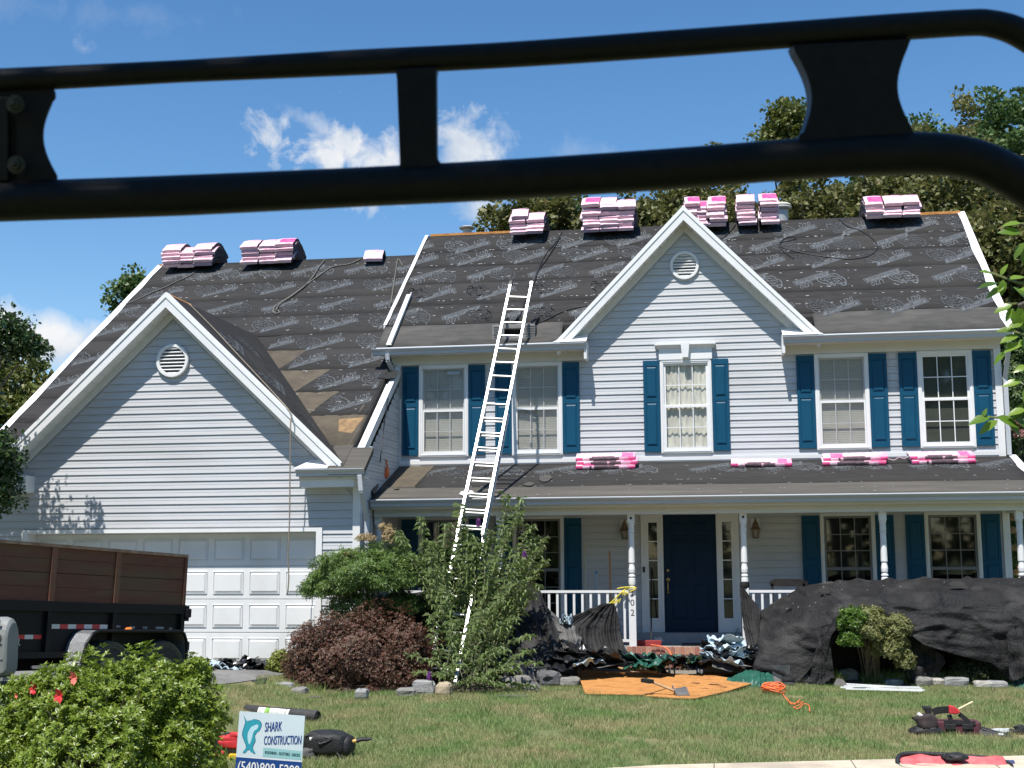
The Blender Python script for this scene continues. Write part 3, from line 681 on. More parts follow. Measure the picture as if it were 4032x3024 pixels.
# main roof: starter strip, courses, prints
sheet('main', lambda s: MXL(s)+.02, -2.2, edge_s('main', -.395), .38, .003, shield, 1, 'ice_shield'); sheet('main', 2.26, MX1-.03, edge_s('main', -.395), .38, .003, shield, 2, 'ice_shield')
seams = [(.27, 1.12), (1.06, 2.02), (1.96, 2.74), (2.68, 3.42), (3.36, 4.22)]
sheets = [sheet('main', lambda s: MXL(s)+.02, MX1-.03, a, b, .006+.0005*i, felt, 10+i) for i, (a, b) in enumerate(seams)]
def lr(s_off=0): return (lambda s: MXL(s)+.04), MX1-.06
for si, s, rot, xs in ((0, .65, 1, [-5.25, -4.07, -2.86, -1.66]), (1, 1.55, 0, [-4.9, -3.72, -2.52, -1.3]), (2, 2.3, 1, [-5.02, -3.83, -2.61, -1.4]), (3, 3.06, 0, [-5.5, -4.37, -3.2, -2.0, -.85]), (4, 3.64, 0, [-5.7, -4.5, -3.4, -2.29, -1.15]),
                       (0, .47, 0, [1.5, 2.66, 3.83, 5.02]), (1, 1.54, 1, [1.3, 2.46, 3.74, 4.96]), (2, 2.35, 0, [1.45, 2.6, 3.8, 5.04]), (3, 3.06, 1, [.6, 1.71, 2.88, 4.1, 5.3]), (4, 3.75, 0, [.95, 2.15, 3.3, 4.5, 5.6])):
    for x in xs: mark(sheets[si], 'main', x, s, rot, *lr(), h=.011+.0005*si)
# garage roof
def gvalley(s):                                      # right hand edge of the felt beside the cross gable valley
    Y = s/math.sqrt(1+GM*GM); return max(-8.0, -5.9-(Y+2.6)*.62)
sheet('gar', -5.7, -5.38, edge_s('gar', -3.10), -2.0, .003, brownshield, 3, 'ice_shield'); sheet('gar', -11.95, -11.3, edge_s('gar', -3.14), -2.0, .003, felt, 3, 'ice_shield')
sheet('gar', -8.6, -5.38, -3.1, .75, .004, kraft, 4, 'ice_shield')
gse = [(-2.05, -1.1), (-1.16, -.2), (-.26, .68), (.62, 1.36), (1.3, 2.3), (2.24, 3.2), (3.14, 4.12), (4.06, 5.34)]
def gl(i):
    if i >= 4: return -11.95
    b0, s0 = [-6.45, -6.9, -7.55, -8.2][i], gse[i][0]
    return lambda s: b0+(s-s0)*.42+.04*math.sin(s*23)
gsh = []
for i, (a, b) in enumerate(gse):
    x0 = gl(i)
    gsh.append(sheet('gar', x0, -5.38, a, b, .007+.0005*i, felt, 30+i))
    if i < 4: sheet('gar', -11.95, -10.3+i*.4, a, b, .007+.0005*i, felt, 50+i)
for si, s, rot, xs in ((3, .9, 0, [-8.0, -6.99, -5.8]), (4, 1.8, 0, [-11.8, -10.6, -8.17, -6.94, -5.75]), (5, 2.72, 1, [-11.7, -10.6, -9.43, -8.24, -7.03, -5.85]), (6, 3.72, 0, [-11.3, -10.06, -8.76, -7.5, -6.3]), (7, 4.65, 1, [-11.13, -10.3, -9.35, -8.15, -6.94, -5.8]),
                       (2, .12, 0, [-7.15, -5.95]), (1, -.75, 0, [-6.3, -5.3]), (0, -1.6, 0, [-5.85])):
    for x in xs: mark(gsh[si], 'gar', x, s, rot, (lambda s, q=gl(si): (q(s) if callable(q) else q)+.05), -5.42, h=.012+.0005*si)
for s, xs in ((.55, [-11.6]), (-.5, [-11.75])):
    for x in xs: mark(gsh[4], 'gar', x, s, 0, -11.9, -10.9, h=.0135)
# porch roof
deckpatch = MB(); deckpatch.prism([plane_pt('porch', G1+.0, -1.5, .001), plane_pt('porch', G1+.42, -1.5, .001), plane_pt('porch', G1+.42, -.02, .001), plane_pt('porch', G1, -.02, .001)], (0, 0, .002)); hp(deckpatch, 'bare_deck', kraft)
sheet('porch', G1+.02, 5.47, edge_s('porch', -2.09), -1.45, .003, brownshield, 5, 'ice_shield')
psh = sheet('porch', G1+.62, 5.47, -1.55, -.01, .006, felt, 6)
strip = MB(); strip.prism([plane_pt('porch', G1+.30, -1.5, .009), plane_pt('porch', G1+.60, -1.5, .009), plane_pt('porch', G1+.66, -.03, .009), plane_pt('porch', G1+.40, -.03, .009)], (0, 0, .004)); hp(strip, 'felt_strip', kraft)
for x in (-4.35, -3.35, -2.2, -1.0, .5, 1.75, 2.9, 4.15, 5.25): mark(psh, 'porch', x, -.52, 1, G1+.66, 5.44, h=.012)
# nail caps and scuffs over the felt
mb = MB()
rs = random.Random(5)
for kind, x0, x1, s0, s1, n in (('main', -5.4, 5.4, .3, 4.2, 520), ('gar', -11.8, -5.5, 1.3, 5.2, 260), ('gar', -7, -5.5, -2, 1.3, 70), ('porch', -4.5, 5.4, -2.1, -.05, 130)):
    for k in range(n):
        x = rs.uniform(x0, x1); s = round(rs.uniform(s0, s1)/.31)*.31+rs.uniform(-.02, .02); s = min(max(s, s0), s1); w = rs.uniform(.01, .028); t = rs.uniform(.006, .012)
        c = [plane_pt(kind, x+a, s+b, .0135) for a, b in ((-w, -t), (w, -t), (w, t), (-w, t))]; mb.add(c, [(0, 1, 2, 3)])
hp(mb, 'nail_caps', mat('nail_cap', (.20, .20, .20), (.33, .33, .32), 9, .7), kind='stuff')
# cross gable on the garage: two slopes, felt hanging ragged along the valley
AX, AZ, AY = -8.47, 5.69, -3.05
def cg(side, t, y, h=0):                             # t down the slope, y depth
    return Vector((AX+side*(t+h*.69), y, AZ-t*.95+h*.72))
def valley_y(z): return (z-2.72)/GM-3.15
for side in (-1, 1):
    T = 3.05; mb = MB(); mb.prism([cg(side, 0, AY), cg(side, T, AY), cg(side, T, valley_y(AZ-T*.95)+.05), cg(side, 0, valley_y(AZ)+.05)], (0, 0, -.1)); hp(mb, 'gable_roof', felt)
    if side > 0:
        mb = MB(); rs = random.Random(3); n = 26
        vs = []
        for i in range(n+1):
            t = T*i/n; yb = valley_y(AZ-t*.95); e = .10+.16*abs(((i*.31) % 1)-.5)*2
            vs += [cg(side, t, AY+.01, .006), cg(side, t, (AY+yb)/2, .01), cg(side, t+e*.2, yb+e, .03)]
        mb.add(vs, [(3*i+k, 3*i+3+k, 3*i+4+k, 3*i+1+k) for i in range(n) for k in (0, 1)]); fs = hp(mb, 'underlayment_sheet', felt, thick=.003)
        def gb_(x, s, h):
            o = cg(1, s, x, h); ey = (cg(1, s-1, x, h)-o).normalized(); ex = Vector((0, 1, 0)); ez = ex.cross(ey)
            return Matrix([[ex.x, ey.x, ez.x, o.x], [ex.y, ey.y, ez.y, o.y], [ex.z, ey.z, ez.z, o.z], [0, 0, 0, 1]])
        for (x, s) in ((-1.9, .75), (-.6, .65), (-1.9, 1.5), (-.75, 1.25), (-2.1, 2.25)): mark(fs, 'main', x, s, 0, -9, 9, h=.02, basis=gb_)
mb = MB(); mb.prism([plane_pt('gar', -5.75, -2.62, .006), plane_pt('gar', -5.5, -2.7, .006), plane_pt('gar', -5.42, -2.15, .006), plane_pt('gar', -5.85, -2.2, .006)], (0, 0, .004)); hp(mb, 'osb_patch', mat('weathered_osb', (.16, .10, .05), (.30, .19, .085), 9, .85, .4))
mb = MB(); mb.prism([(AX-.0, AY+.02, AZ+.012), (AX+.035, AY+.02, AZ-.02), (AX+.035, AY+1.0, AZ-.02), (AX, AY+1.0, AZ+.012)], (0, 0, .006)); hp(mb, 'gable_ridge_board', osb)
# centre gable
CX, CZ, CY, CS = .03, 7.505, -.3, 1.03
for side in (-1, 1):
    T = 2.3; f = lambda t, y: Vector((CX+side*t, y, CZ-t*CS)); my = lambda z: (z-EV)/MM-.4
    mb = MB(); mb.prism([f(0, CY), f(T, CY), f(T, my(CZ-T*CS)+.05), f(0, my(CZ)+.05)], (0, 0, -.08)); hp(mb, 'gable_roof', felt)
# rake boards, soffits, returns
def rake(cx, cz, y, slope, T, depth, fw, wallapex, name='rake_board'):
    for side in (-1, 1):
        k = math.sqrt(1+slope*slope); p = lambda t, d: Vector((cx+side*t, y, cz-t*slope-d*k))
        e = fw
        mb = MB(); mb.prism([p(0, 0.02), p(T, 0.02), p(T+.0, e), p(0, e)], (0, -.03, 0)); b = hp(mb, name, trimw)
        mb = MB(); mb.prism([p(0, -.012), p(T, -.012), p(T, .05), p(0, .05)], (0, -.045, 0)); mb.prism([p(0, -.016), p(T, -.016), p(T, -.006), p(0, -.006)], (0, .09, 0)); hp(mb, 'drip_edge', mat('bright_white_metal', (.82, .83, .83), rough=.35))
        # soffit: one board per panel
        n = int(T/.145); 
        for i in range(n+1):
            t0, t1 = i*T/(n+1)+.003, (i+1)*T/(n+1)-.003; dd = e-.012
            mb = MB(); q = [Vector((cx+side*t, yy, cz-t*slope-dd*k)) for t, yy in ((t0, y), (t1, y), (t1, y+depth), (t0, y+depth))]
            mb.prism(q, (0, 0, .01)); mb.build('soffit_panel', white, H)
        # frieze on the wall under the soffit
        mb = MB(); yy = y+depth-.03; mb.prism([Vector((cx+side*t, yy, cz-t*slope-(e+dd_)*k)) for t, dd_ in ((0, -.01), (T-.25, -.01), (T-.25, .10), (0, .10))], (0, .028, 0)); hp(mb, 'gable_frieze', cream)
rake(AX, AZ, AY, .95, 3.04, .31, .17, None)
rake(CX, CZ, CY, CS, 2.3, .315, .17, None)
def returns(x0, x1, y0, ytop, z0, z1, wallside):
    """boxed eave return with a bright sloped metal cap"""
    mb = MB(); mb.box(x0, x1, y0, ytop, z0, z1); hp(mb, 'eave_return', white)
returns(-11.45, -10.85, AY, GY+.01, 2.42, 2.70, -1); returns(-6.12, -5.22, AY, GY+.01, 2.44, 2.62, 1)
capm = MATS['bright_white_metal']
mb = MB(); mb.prism([(-6.17, -3.2, 2.725), (-5.62, -3.2, 2.725), (-5.66, -2.73, 2.90), (-6.0, -2.73, 2.90)], (0, 0, .012)); hp(mb, 'return_cap', capm)
mb = MB(); mb.prism([(-2.32, -.45, 5.10), (-1.73, -.45, 5.10), (-1.73, .0, 5.29), (-2.1, .0, 5.27)], (0, 0, .012)); hp(mb, 'return_cap', capm); mb = MB(); mb.box(-2.25, -1.74, -.33, .0, 4.99, 5.098); mb.box(1.70, 2.3, -.33, .0, 4.99, 5.098); hp(mb, 'return_box', white)
mb = MB(); mb.prism([(1.69, -.45, 5.10), (2.38, -.45, 5.10), (2.1, .0, 5.27), (1.69, .0, 5.29)], (0, 0, .012)); hp(mb, 'return_cap', capm)
mb = MB(); mb.box(-1.78, -1.73, -.38, .02, 4.80, 5.13); hp(mb, 'box_end', white)
mb = MB(); mb.box(1.68, 1.73, -.38, .02, 4.80, 5.13); hp(mb, 'box_end', white)
# eaves with gutters
def gutter(x0, x1, yb, zt, name='gutter', h=.115, w=.12):
    """K style gutter, back at yb, top at zt"""
    prof = [(0, -h), (-w*.55, -h), (-w*.62, -h*.55), (-w*.9, -h*.28), (-w, -h*.1), (-w, 0), (-w+.012, 0), (-w+.012, -.012), (-w*.6, -h*.5), (-w*.5, -h+.01), (-.01, -h+.01), (-.01, 0), (0, 0)]
    mb = MB(); mb.prism([(x0, yb+a, zt+b) for a, b in prof], (x1-x0, 0, 0)); return hp(mb, name, gutterm)
def eave(x0, x1, yf, zt, yw, sof, fh=.16):
    mb = MB(); mb.box(x0, x1, yf, yf+.025, zt-fh, zt-.01); hp(mb, 'fascia', cream)
    n = max(1, int((x1-x0)/.30))
    for i in range(n):
        mb = MB(); mb.box(x0+(x1-x0)*i/n+.002, x0+(x1-x0)*(i+1)/n-.002, yf+.027, yw, sof-.008, sof); mb.build('soffit_panel', cream, H)
    mb = MB(); mb.box(x0, x1, yf-.002, yf+.03, sof-.03, sof-.009); hp(mb, 'soffit_trim', white)
eave(-5.5, -1.78, -.33, 5.09, .0, 4.99, .10); eave(1.73, MX1-.03, -.33, 5.09, .0, 4.99, .10)
gutter(-5.66, -1.76, -.335, 5.085); gutter(1.70, MX1+.01, -.335, 5.085)
for x0, x1, kind, y, z in ((-5.57, -2.2, 'm', -.42, 5.092), (2.3, MX1-.03, 'm', -.42, 5.092), (G1+.1, 5.5, 'p', -2.13, 2.262)):
    mb = MB(); mb.box(x0, x1, y-.02, y+.07, z, z+.008); mb.box(x0, x1, y-.022, y-.018, z-.03, z+.008); hp(mb, 'drip_edge', capm)
gutter(-6.15, -5.02, -3.08, 2.72); mb = MB(); mb.box(-6.12, -5.05, -3.08, -2.76, 2.56, 2.60); mb.box(-6.12, -5.05, -3.075, -3.05, 2.58, 2.70); hp(mb, 'garage_soffit', cream)
gutter(-12.05, -11.42, -3.08, 2.70); mb = MB(); mb.box(-12.0, -11.4, -3.08, -2.76, 2.5, 2.56); hp(mb, 'garage_soffit', cream)
gutter(G1+.02, 5.58, -2.05, 2.262)
# rake edges of the main and garage roofs
def rake_edge(kind, x, y0, y1, w=.09, d=.16, side=1):
    s0, s1 = edge_s(kind, y0), edge_s(kind, y1)
    xf = x if callable(x) else (lambda s, x=x: x); a, b = plane_pt(kind, xf(s0), s0, .018), plane_pt(kind, xf(s1), s1, .018); up = Vector((0, 0, 1))
    mb = MB(); mb.prism([a, b, b+Vector((0, 0, -d)), a+Vector((0, 0, -d))], (side*.03, 0, 0)); hp(mb, 'rake_board', trimw)
    mb = MB(); rs = random.Random(int(xf(0)*10)); n = 14; vs = []
    for i in range(n+1):
        s = s0+(s1-s0)*i/n; ww = w*(.75+.5*rs.random()); vs += [plane_pt(kind, xf(s)+side*.035, s, .022), plane_pt(kind, xf(s)-side*ww, s, .022)]
    mb.add(vs, [(2*i, 2*i+1, 2*i+3, 2*i+2) for i in range(n)]); hp(mb, 'drip_edge', capm, thick=.003)
rake_edge('main', MXL, .25, 3.3, .03, .17, -1); rake_edge('main', MX1, -.38, 3.3, .10, .17, 1); rake_edge('gar', -11.98, -3.13, 4.4, .10, .17, -1); rake_edge('porch', 5.5, -2.1, .0, .09, .1, 1)
mb = MB(); mb.prism([Vector((G1-.12, -2.80, 2.86)), Vector((G1-.12, .0, 4.80)), Vector((G1-.12, 0, 4.66)), Vector((G1-.12, -2.8, 2.72))], (.14, 0, 0)); hp(mb, 'cheek_rake_board', white)
mb = MB(); mb.bar((G1-.02, -2.85, 2.87), (G1-.02, -.02, 4.83), .09, .012, up=(0, -.57, .82)); hp(mb, 'drip_edge', capm)
# porch beam, ceiling, floor, end
mb = MB(); mb.box(G1+.02, 5.45, -1.88, -1.62, 1.99, 2.13); mb.box(G1+.02, 5.52, -2.04, -1.88, 2.105, 2.13); mb.box(G1+.02, 5.55, -2.05, -2.03, 2.13, 2.25); hp(mb, 'porch_beam', cream)
mb = MB(); mb.box(G1+.02, 5.45, -1.62, 0, 2.12, 2.14); hp(mb, 'porch_ceiling', cream)
mb = MB(); mb.box(5.33, 5.45, -1.62, .0, 2.0, 2.12); hp(mb, 'porch_end_beam', cream)
mb = MB(); mb.box(G1+.02, 5.45, -1.86, .0, -.22, -.165); hp(mb, 'porch_floor', porchfloor)
def brick(x0, x1, y0, y1, z0, z1, par, k):
    mb = MB(); mb.box(x0, x1, y0, y1, z0, z1); return mb.build('brick', brickm[k % 4], par)
mb = MB(); mb.box(G1+.03, 5.44, -1.84, -1.0, -.62, -.222); fnd = hp(mb, 'porch_foundation', mortar)
mb = MB(); mb.box(-1.0, 1.0, -1.925, -1.866, -.335, -.128); step = hp(mb, 'porch_step', mortar)
rs = random.Random(9)
for k in range(26):                                  # rowlock cap
    x = -.99+k*.0765; brick(x, x+.066, -1.94, -1.87, -.24+rs.uniform(-.002, .002), -.122+rs.uniform(-.002, .002), step, rs.randrange(4))
mb = MB(); mb.box(-.98, .98, -1.90, -1.866, -.62, -.336); hp(mb, 'step_riser', mortar)
for r in range(4):
    for k in range(10):
        x = -.98+k*.196+(.098 if r % 2 else 0); brick(max(x, -.98), min(x+.185, .98), -1.908, -1.9, -.60+r*.068, -.545+r*.068, fnd, rs.randrange(4))
mb = MB(); mb.box(-1.0, 1.0, -2.24, -1.93, -.62, -.36); st2 = hp(mb, 'porch_step', mortar)
for k in range(26):
    x = -.99+k*.0765; brick(x, x+.066, -2.26, -1.935, -.42, -.352+rs.uniform(-.002, .002), st2, rs.randrange(4))
# columns
def column(x, y=-1.75):
    mb = MB(); q = .057
    mb.box(x-q, x+q, y-q, y+q, -.165, .80); mb.box(x-q, x+q, y-q, y+q, 1.855, 1.99)
    r = q
    prof = [(r*.98, .80), (r*.98, .815), (r*.72, .83), (r*.72, .845), (r*.98, .86), (r*1.02, .90), (r*.98, .955), (r*.6, .975), (r*.98, .985), (r*.98, 1.005), (r*.65, 1.02), (r*.9, 1.05), (r*.95, 1.10), (r*.78, 1.165), (r*.74, 1.19), (r*.80, 1.2), (r*.92, 1.21), (r*.80, 1.66), (r*.98, 1.675), (r*.8, 1.69), (r*.95, 1.73), (r*.8, 1.765), (r*.98, 1.79), (r*.8, 1.80), (r*.98, 1.83), (r*.98, 1.856)]
    mb.lathe(prof, (x, y, 0), 16); c = hp(mb, 'porch_column', trimw)
    if abs(x) < 1.2: m2 = MB(); m2.lathe([(.02, -.012), (.022, 0)], (x, y-q, 1.93), 10, axis='y'); m2.build('column_hole', mat('hole_dark', (.05, .03, .03)), c)
    return c
cols = {x: column(x) for x in (-5.15, -3.08, -.905, .90, 3.08, 5.15)}
mb = MB(); mb.box(5.30, 5.44, -1.82, -1.70, -.16, 2.0); hp(mb, 'porch_corner_post', trimw)
num = mat('black_numeral', (.02, .02, .02))
for ch, z in (('1', .66), ('0', .52), ('2', .36)):
    mb = MB(); add_text(mb, ch, lambda x, y: Vector((-.938+x, -1.75-.059, z+y)), None, .10); mb.build('house_number', num, cols[-.905])
# railings
for xa, xb in ((-5.09, -3.14), (-3.02, -.965), (.96, 3.02), (3.14, 5.09)):
    mb = MB(); mb.box(xa, xb, -1.78, -1.72, .725, .765); mb.box(xa, xb, -1.77, -1.73, -.06, -.02); rl = hp(mb, 'porch_railing', trimw)
    n = int((xb-xa)/.131)
    for k in range(n):
        x = xa+(xb-xa)*(k+.5)/n; m2 = MB(); m2.box(x-.019, x+.019, -1.769, -1.731, -.02, .725); m2.build('baluster', trimw, rl)
# downspouts
def dspout(pts, name='downspout'):
    mb = MB()
    for a, b in zip(pts, pts[1:]): mb.bar(a, b, .075, .055, up=(0, 1, .01) if abs(Vector(b)[2]-Vector(a)[2]) > .2 else (0, 0, 1))
    hp(mb, name, gutterm, bevel=.008)
dspout([(-5.10, -3.14, 2.62), (-5.08, -3.12, 2.36), (-5.06, -2.86, 1.98), (-5.06, -2.82, 1.9), (-5.05, -2.82, -.5)])
dspout([(-5.37, -.41, 4.99), (-5.36, -.40, 4.87), (-5.30, -.1, 4.62), (-5.29, -.08, 4.55)])
dspout([(5.44, -.41, 4.99), (5.45, -.38, 4.85), (5.42, -.07, 4.3), (5.42, -.06, 2.98)])
# ---------------------------------------------------------------- shingle bundles
pinks = [mat('pink_wrapper', (.82, .46, .56), (.76, .58, .63), 5, .45, .5, 22, hi=.6, c3=(.74, .34, .47), s3=3), mat('magenta_wrapper', (.75, .05, .22), (.80, .16, .34), 7, .45), mat('bundle_asphalt', (.045, .04, .042), (.08, .075, .08), 60, .9, .5, 150), mat('bundle_lavender', (.30, .22, .32), (.42, .33, .42), 8, .6, .4, 40), mat('wrapper_print', (.04, .035, .04), (.2, .12, .14), 30, .5)]
def bent_bundle(seed, back, slopes=(MM, 1.0), magenta=False, length=.98, width=.335, th=.082):
    """a wrapped bundle lying across a ridge, sagging either side; origin at the ridge line, bottom centre"""
    rs = random.Random(seed); mb = MB(); n = 12; mw = 5
    a1 = math.atan(slopes[0])*.93; a2 = math.atan(slopes[1])*.93
    pts = []
    def center(t):                                   # t in -1..1 along the length
        a = (a1 if t < 0 else a2)*min(1, abs(t)*2.4); return a
    y = z = 0.0; path = {0: (0, 0)}
    for sgn in (-1, 1):
        y = z = 0; 
        for k in range(1, n//2+1):
            t = sgn*k/(n/2); a = center(t-sgn*.5/(n/2)); ds = length/2/(n/2); y += sgn*math.cos(a)*ds; z -= math.sin(a)*ds; path[sgn*k] = (y, z)
    jit = lambda: rs.uniform(-.004, .004)
    rows = []
    for k in range(-n//2, n//2+1):
        y, z = path[k]; t = k/(n/2); a = center(t)*(-1 if t < 0 else 1); ny, nz = math.sin(a), math.cos(a)
        endk = 1 if abs(k) < n//2 else .86
        r = []
        for i in range(mw+1):
            x = (i/mw-.5)*width*(1 if abs(k) < n//2 else .97); r.append((x+jit(), y+jit(), z+jit()*.5+th*.08)); 
        rt = [( (i/mw-.5)*width*.985+jit(), y+ny*th*endk+jit(), z+nz*th*endk+jit()+ (-.006 if i in (0, mw) else .003*rs.random())) for i in range(mw+1)]
        rows.append((r, rt))
    o = 0; vs = []; 
    for r, rt in rows: vs += r+rt
    w = 2*(mw+1); fs = []; ms = []
    for j in range(len(rows)-1):
        for i in range(mw):
            fs.append((j*w+i, (j+1)*w+i, (j+1)*w+i+1, j*w+i+1)); ms.append(3)
            fs.append((j*w+mw+1+i, j*w+mw+2+i, (j+1)*w+mw+2+i, (j+1)*w+mw+1+i)); ms.append(1 if magenta and (1 <= j <= 3) and 0 < i < mw else 0)
        fs.append((j*w, j*w+mw+1, (j+1)*w+mw+1, (j+1)*w)); ms.append(2)
        fs.append((j*w+mw, (j+1)*w+mw, (j+1)*w+2*mw+1, j*w+2*mw+1)); ms.append(2)
    for j, rev in ((0, 0), (len(rows)-1, 1)):
        for i in range(mw):
            f = (j*w+i, j*w+i+1, j*w+mw+2+i, j*w+mw+1+i); fs.append(f[::-1] if rev else f); ms.append(3 if seed % 4 == 0 else 0)
    me = bpy.data.meshes.new('shingle_bundle'); me.from_pydata(vs, [], fs)
    for p in pinks: me.materials.append(p)
    me.polygons.foreach_set('material_index', ms); me.update(); return me
ridge_meshes = {k: [bent_bundle(i+1, None, {'main': (MM, .81), 'gar': (GM, .7)}[k], magenta=(i in (2, 5))) for i in range(6)] for k in ('main', 'gar')}
def nth(i, n):
    if i == n-1: return 'topmost'
    if i == 0: return 'bottom'
    return ['', 'second', 'third', 'fourth', 'fifth', 'sixth'][i] + ' from bottom'
def ridge_stack(kind, name, cols, seed):
    """cols: (x pixel left, x pixel right, count, word, magenta tops)"""
    rs = random.Random(seed); ry, rz = {'main': (3.3, 8.1), 'gar': (4.4, 7.96)}[kind]
    for ci, (xa, xb, n, word, mg) in enumerate(cols):
        a = onY(xa, 900, ry-.4).x; b = onY(xb, 900, ry-.4).x; w = (b-a)
        for i in range(n):
            ms = ridge_meshes[kind]; me = ms[(2 if i == n-1 else 5) if mg == 1 and i >= n-1 or (mg == 2 and i in (n-1, n-3)) else rs.choice([0, 1, 3, 4])]
            o = link('shingle_bundle', me)
            o.location = ((a+b)/2+rs.uniform(-.022, .022), ry-.13+rs.uniform(-.045, .045)-(.02 if i == n-1 else 0), rz+.03+i*.0835)
            o.scale = (w/.335*.985, rs.uniform(.94, 1.0), 1.0); o.rotation_euler = (rs.uniform(-.03, .03), rs.uniform(-.012, .012), rs.uniform(-.06, .06))
            tag(o, '%s pink bundle, %s column, %s' % (nth(i, n), word, name), 'shingle bundle', 'pink shingle bundles stacked on the ridges')
ridge_stack('gar', 'leftmost ridge pile', [(652, 726, 5, 'left', 0), (710, 778, 4, 'middle', 0), (774, 852, 5, 'right', 0)], 1)
ridge_stack('gar', 'garage ridge pile with hammer on top', [(962, 1033, 5, 'left', 0), (1030, 1098, 5, 'middle', 0), (1094, 1166, 5, 'right', 1)], 2)
ridge_stack('main', 'two column ridge pile above the ladder', [(2012, 2078, 5, 'left', 0), (2080, 2150, 4, 'right', 0)], 4)
ridge_stack('main', 'large ridge pile left of centre gable', [(2292, 2366, 7, 'left', 2), (2362, 2434, 7, 'middle', 0), (2430, 2500, 6, 'right', 0)], 5)
ridge_stack('main', 'pile half hidden behind centre gable', [(2690, 2752, 6, 'left', 1), (2742, 2788, 5, 'middle', 1), (2786, 2858, 6, 'right', 1)], 6)
ridge_stack('main', 'ridge pile beside the vent pipe', [(2902, 2976, 6, 'left', 0), (2990, 3064, 6, 'right', 1)], 7)
ridge_stack('main', 'rightmost ridge pile', [(3404, 3476, 4, 'left', 1), (3478, 3552, 4, 'middle', 0), (3554, 3626, 4, 'right', 0)], 8)
o = link('shingle_bundle', ridge_meshes['gar'][1]); o.location = onY(1464, 1030, 3.95)+Vector((0, .3, .02)); o.scale = (1.25, .9, 1.15); o.rotation_euler = (.03, 0, .12)
o.location.z = 7.98
tag(o, 'single pink shingle bundle alone on the garage ridge left of the main roof', 'shingle bundle', 'pink shingle bundles stacked on the ridges')
def flat_bundle(seed, mag_at=.8):
    rs = random.Random(seed); n = 26; w = 6; mb = MB(); L0, W0, T0 = 1.02, .33, .07
    def top(u, v): e = min(u, 1-u, ); return ((u-.5)*L0+rs.uniform(-.004, .004), (v-.5)*W0, T0*(.9 if e < .01 or v in (0, 1) else 1)+.007*noise.noise((u*22, v*5, seed))+.002)
    def mm(u, v): return 1 if abs(u-mag_at) < .09 and v < .7 else (4 if (.25 < u < .62 and v < .12) else 0)
    mb.grid(top, n, w, mm)
    mb.grid(lambda u, v: ((u-.5)*L0+.006*noise.noise((u*20, v*3, seed)), -W0/2-.012*math.sin(v*math.pi)+.004*noise.noise((u*40, v*9, seed+3)), T0*.9*v+.003), n, 3, lambda u, v: 4 if (.2 < u < .7 and v < .7 and noise.noise((u*9, 0, seed)) > -.35) else (1 if u > .85 or u < .1 else 0))
    mb.grid(lambda u, v: ((u-.5)*L0, W0/2, T0*.9*(1-v)+.003), n, 1, 3)
    for s in (-1, 1): mb.add([(s*L0/2, -W0/2, .003), (s*L0/2, W0/2, .003), (s*L0/2, W0/2, T0*.9), (s*L0/2, -W0/2, T0*.9)], [(0, 1, 2, 3)], 3)
    me = bpy.data.meshes.new('shingle_bundle'); me.from_pydata(mb.v, [], mb.f)
    for p in pinks: me.materials.append(p)
    me.polygons.foreach_set('material_index', mb.m); me.update(); return me
fl = [flat_bundle(1, .85), flat_bundle(2, .2), flat_bundle(3, .83)]
for name, x0, x1, n, seed in (('pile nearest the ladder', 2278, 2508, 3, 1), ('', 2870, 3108, 1, 2), ('pile under the second window from the right', 3236, 3494, 2, 3), ('rightmost pile', 3582, 3846, 2, 4)):
    rs = random.Random(seed); c = (onY(x0, 1820, -.33).x+onY(x1, 1820, -.33).x)/2
    for i in range(n):
        o = link('shingle_bundle', fl[(seed+i) % 3]); p = plane_pt('porch', c+rs.uniform(-.04, .04), -.36, .015)
        o.location = p+Vector((0, .03*i, i*.075)); o.rotation_euler = (math.atan(PM), rs.uniform(-.01, .01), rs.uniform(-.03, .03)); o.scale = (1.0+rs.uniform(0, .05), 1, 1)
        tag(o, ('%s pink bundle, %s on porch roof' % (nth(i, n), name)) if n > 1 else 'pink shingle bundle lying alone on the porch roof between the other piles', 'shingle bundle', 'pink shingle bundles on the porch roof')
mb = MB(); tw = [onY(x, y, -.4) for x, y in ((3494, 1806), (3520, 1812), (3540, 1800), (3560, 1806), (3585, 1792))]
for a, b in zip(tw, tw[1:]): mb.bar(a, b, .05, .012)
tag(mb.build('wrapper_strip', pinks[0]), 'torn pink wrapper strip twisted between the two right bundle piles', 'wrapper strip')
# ---------------------------------------------------------------- roof clutter
def MP(x, y, lift=.02): p = onP(x, y, (0, -MM, 1), EV+MM*.4); return p+Vector((0, -lift*.6, lift*.8))
def GP(x, y, lift=.02): p = onP(x, y, (0, -GM, 1), 2.72+GM*3.15); return p+Vector((0, -lift*.6, lift*.8))
def PP(x, y, lift=.015): p = onP(x, y, (0, -PM, 1), 2.97); return p+Vector((0, -lift*.3, lift))
def sm(pts, n=5):
    P = [Vector(p) for p in pts]; out = []
    for i in range(len(P)-1):
        p0, p1, p2, p3 = P[max(i-1, 0)], P[i], P[i+1], P[min(i+2, len(P)-1)]
        for k in range(n):
            t = k/n; out.append(.5*((2*p1)+(p2-p0)*t+(2*p0-5*p1+4*p2-p3)*t*t+(3*p1-p0-3*p2+p3)*t*t*t))
    out.append(P[-1]); return out
z5 = lambda x, y: (1300+x*.6329, 900+y*.6329)
z6 = lambda x, y: (2632+x*.6329, 900+y*.6329)
z4 = lambda x, y: (x*.6329, 900+y*.6329)
zz = lambda x, y: (600+x*.4973, 950+y*.4973)
z3 = lambda x, y: (2632+x*.6329, y*.6329)
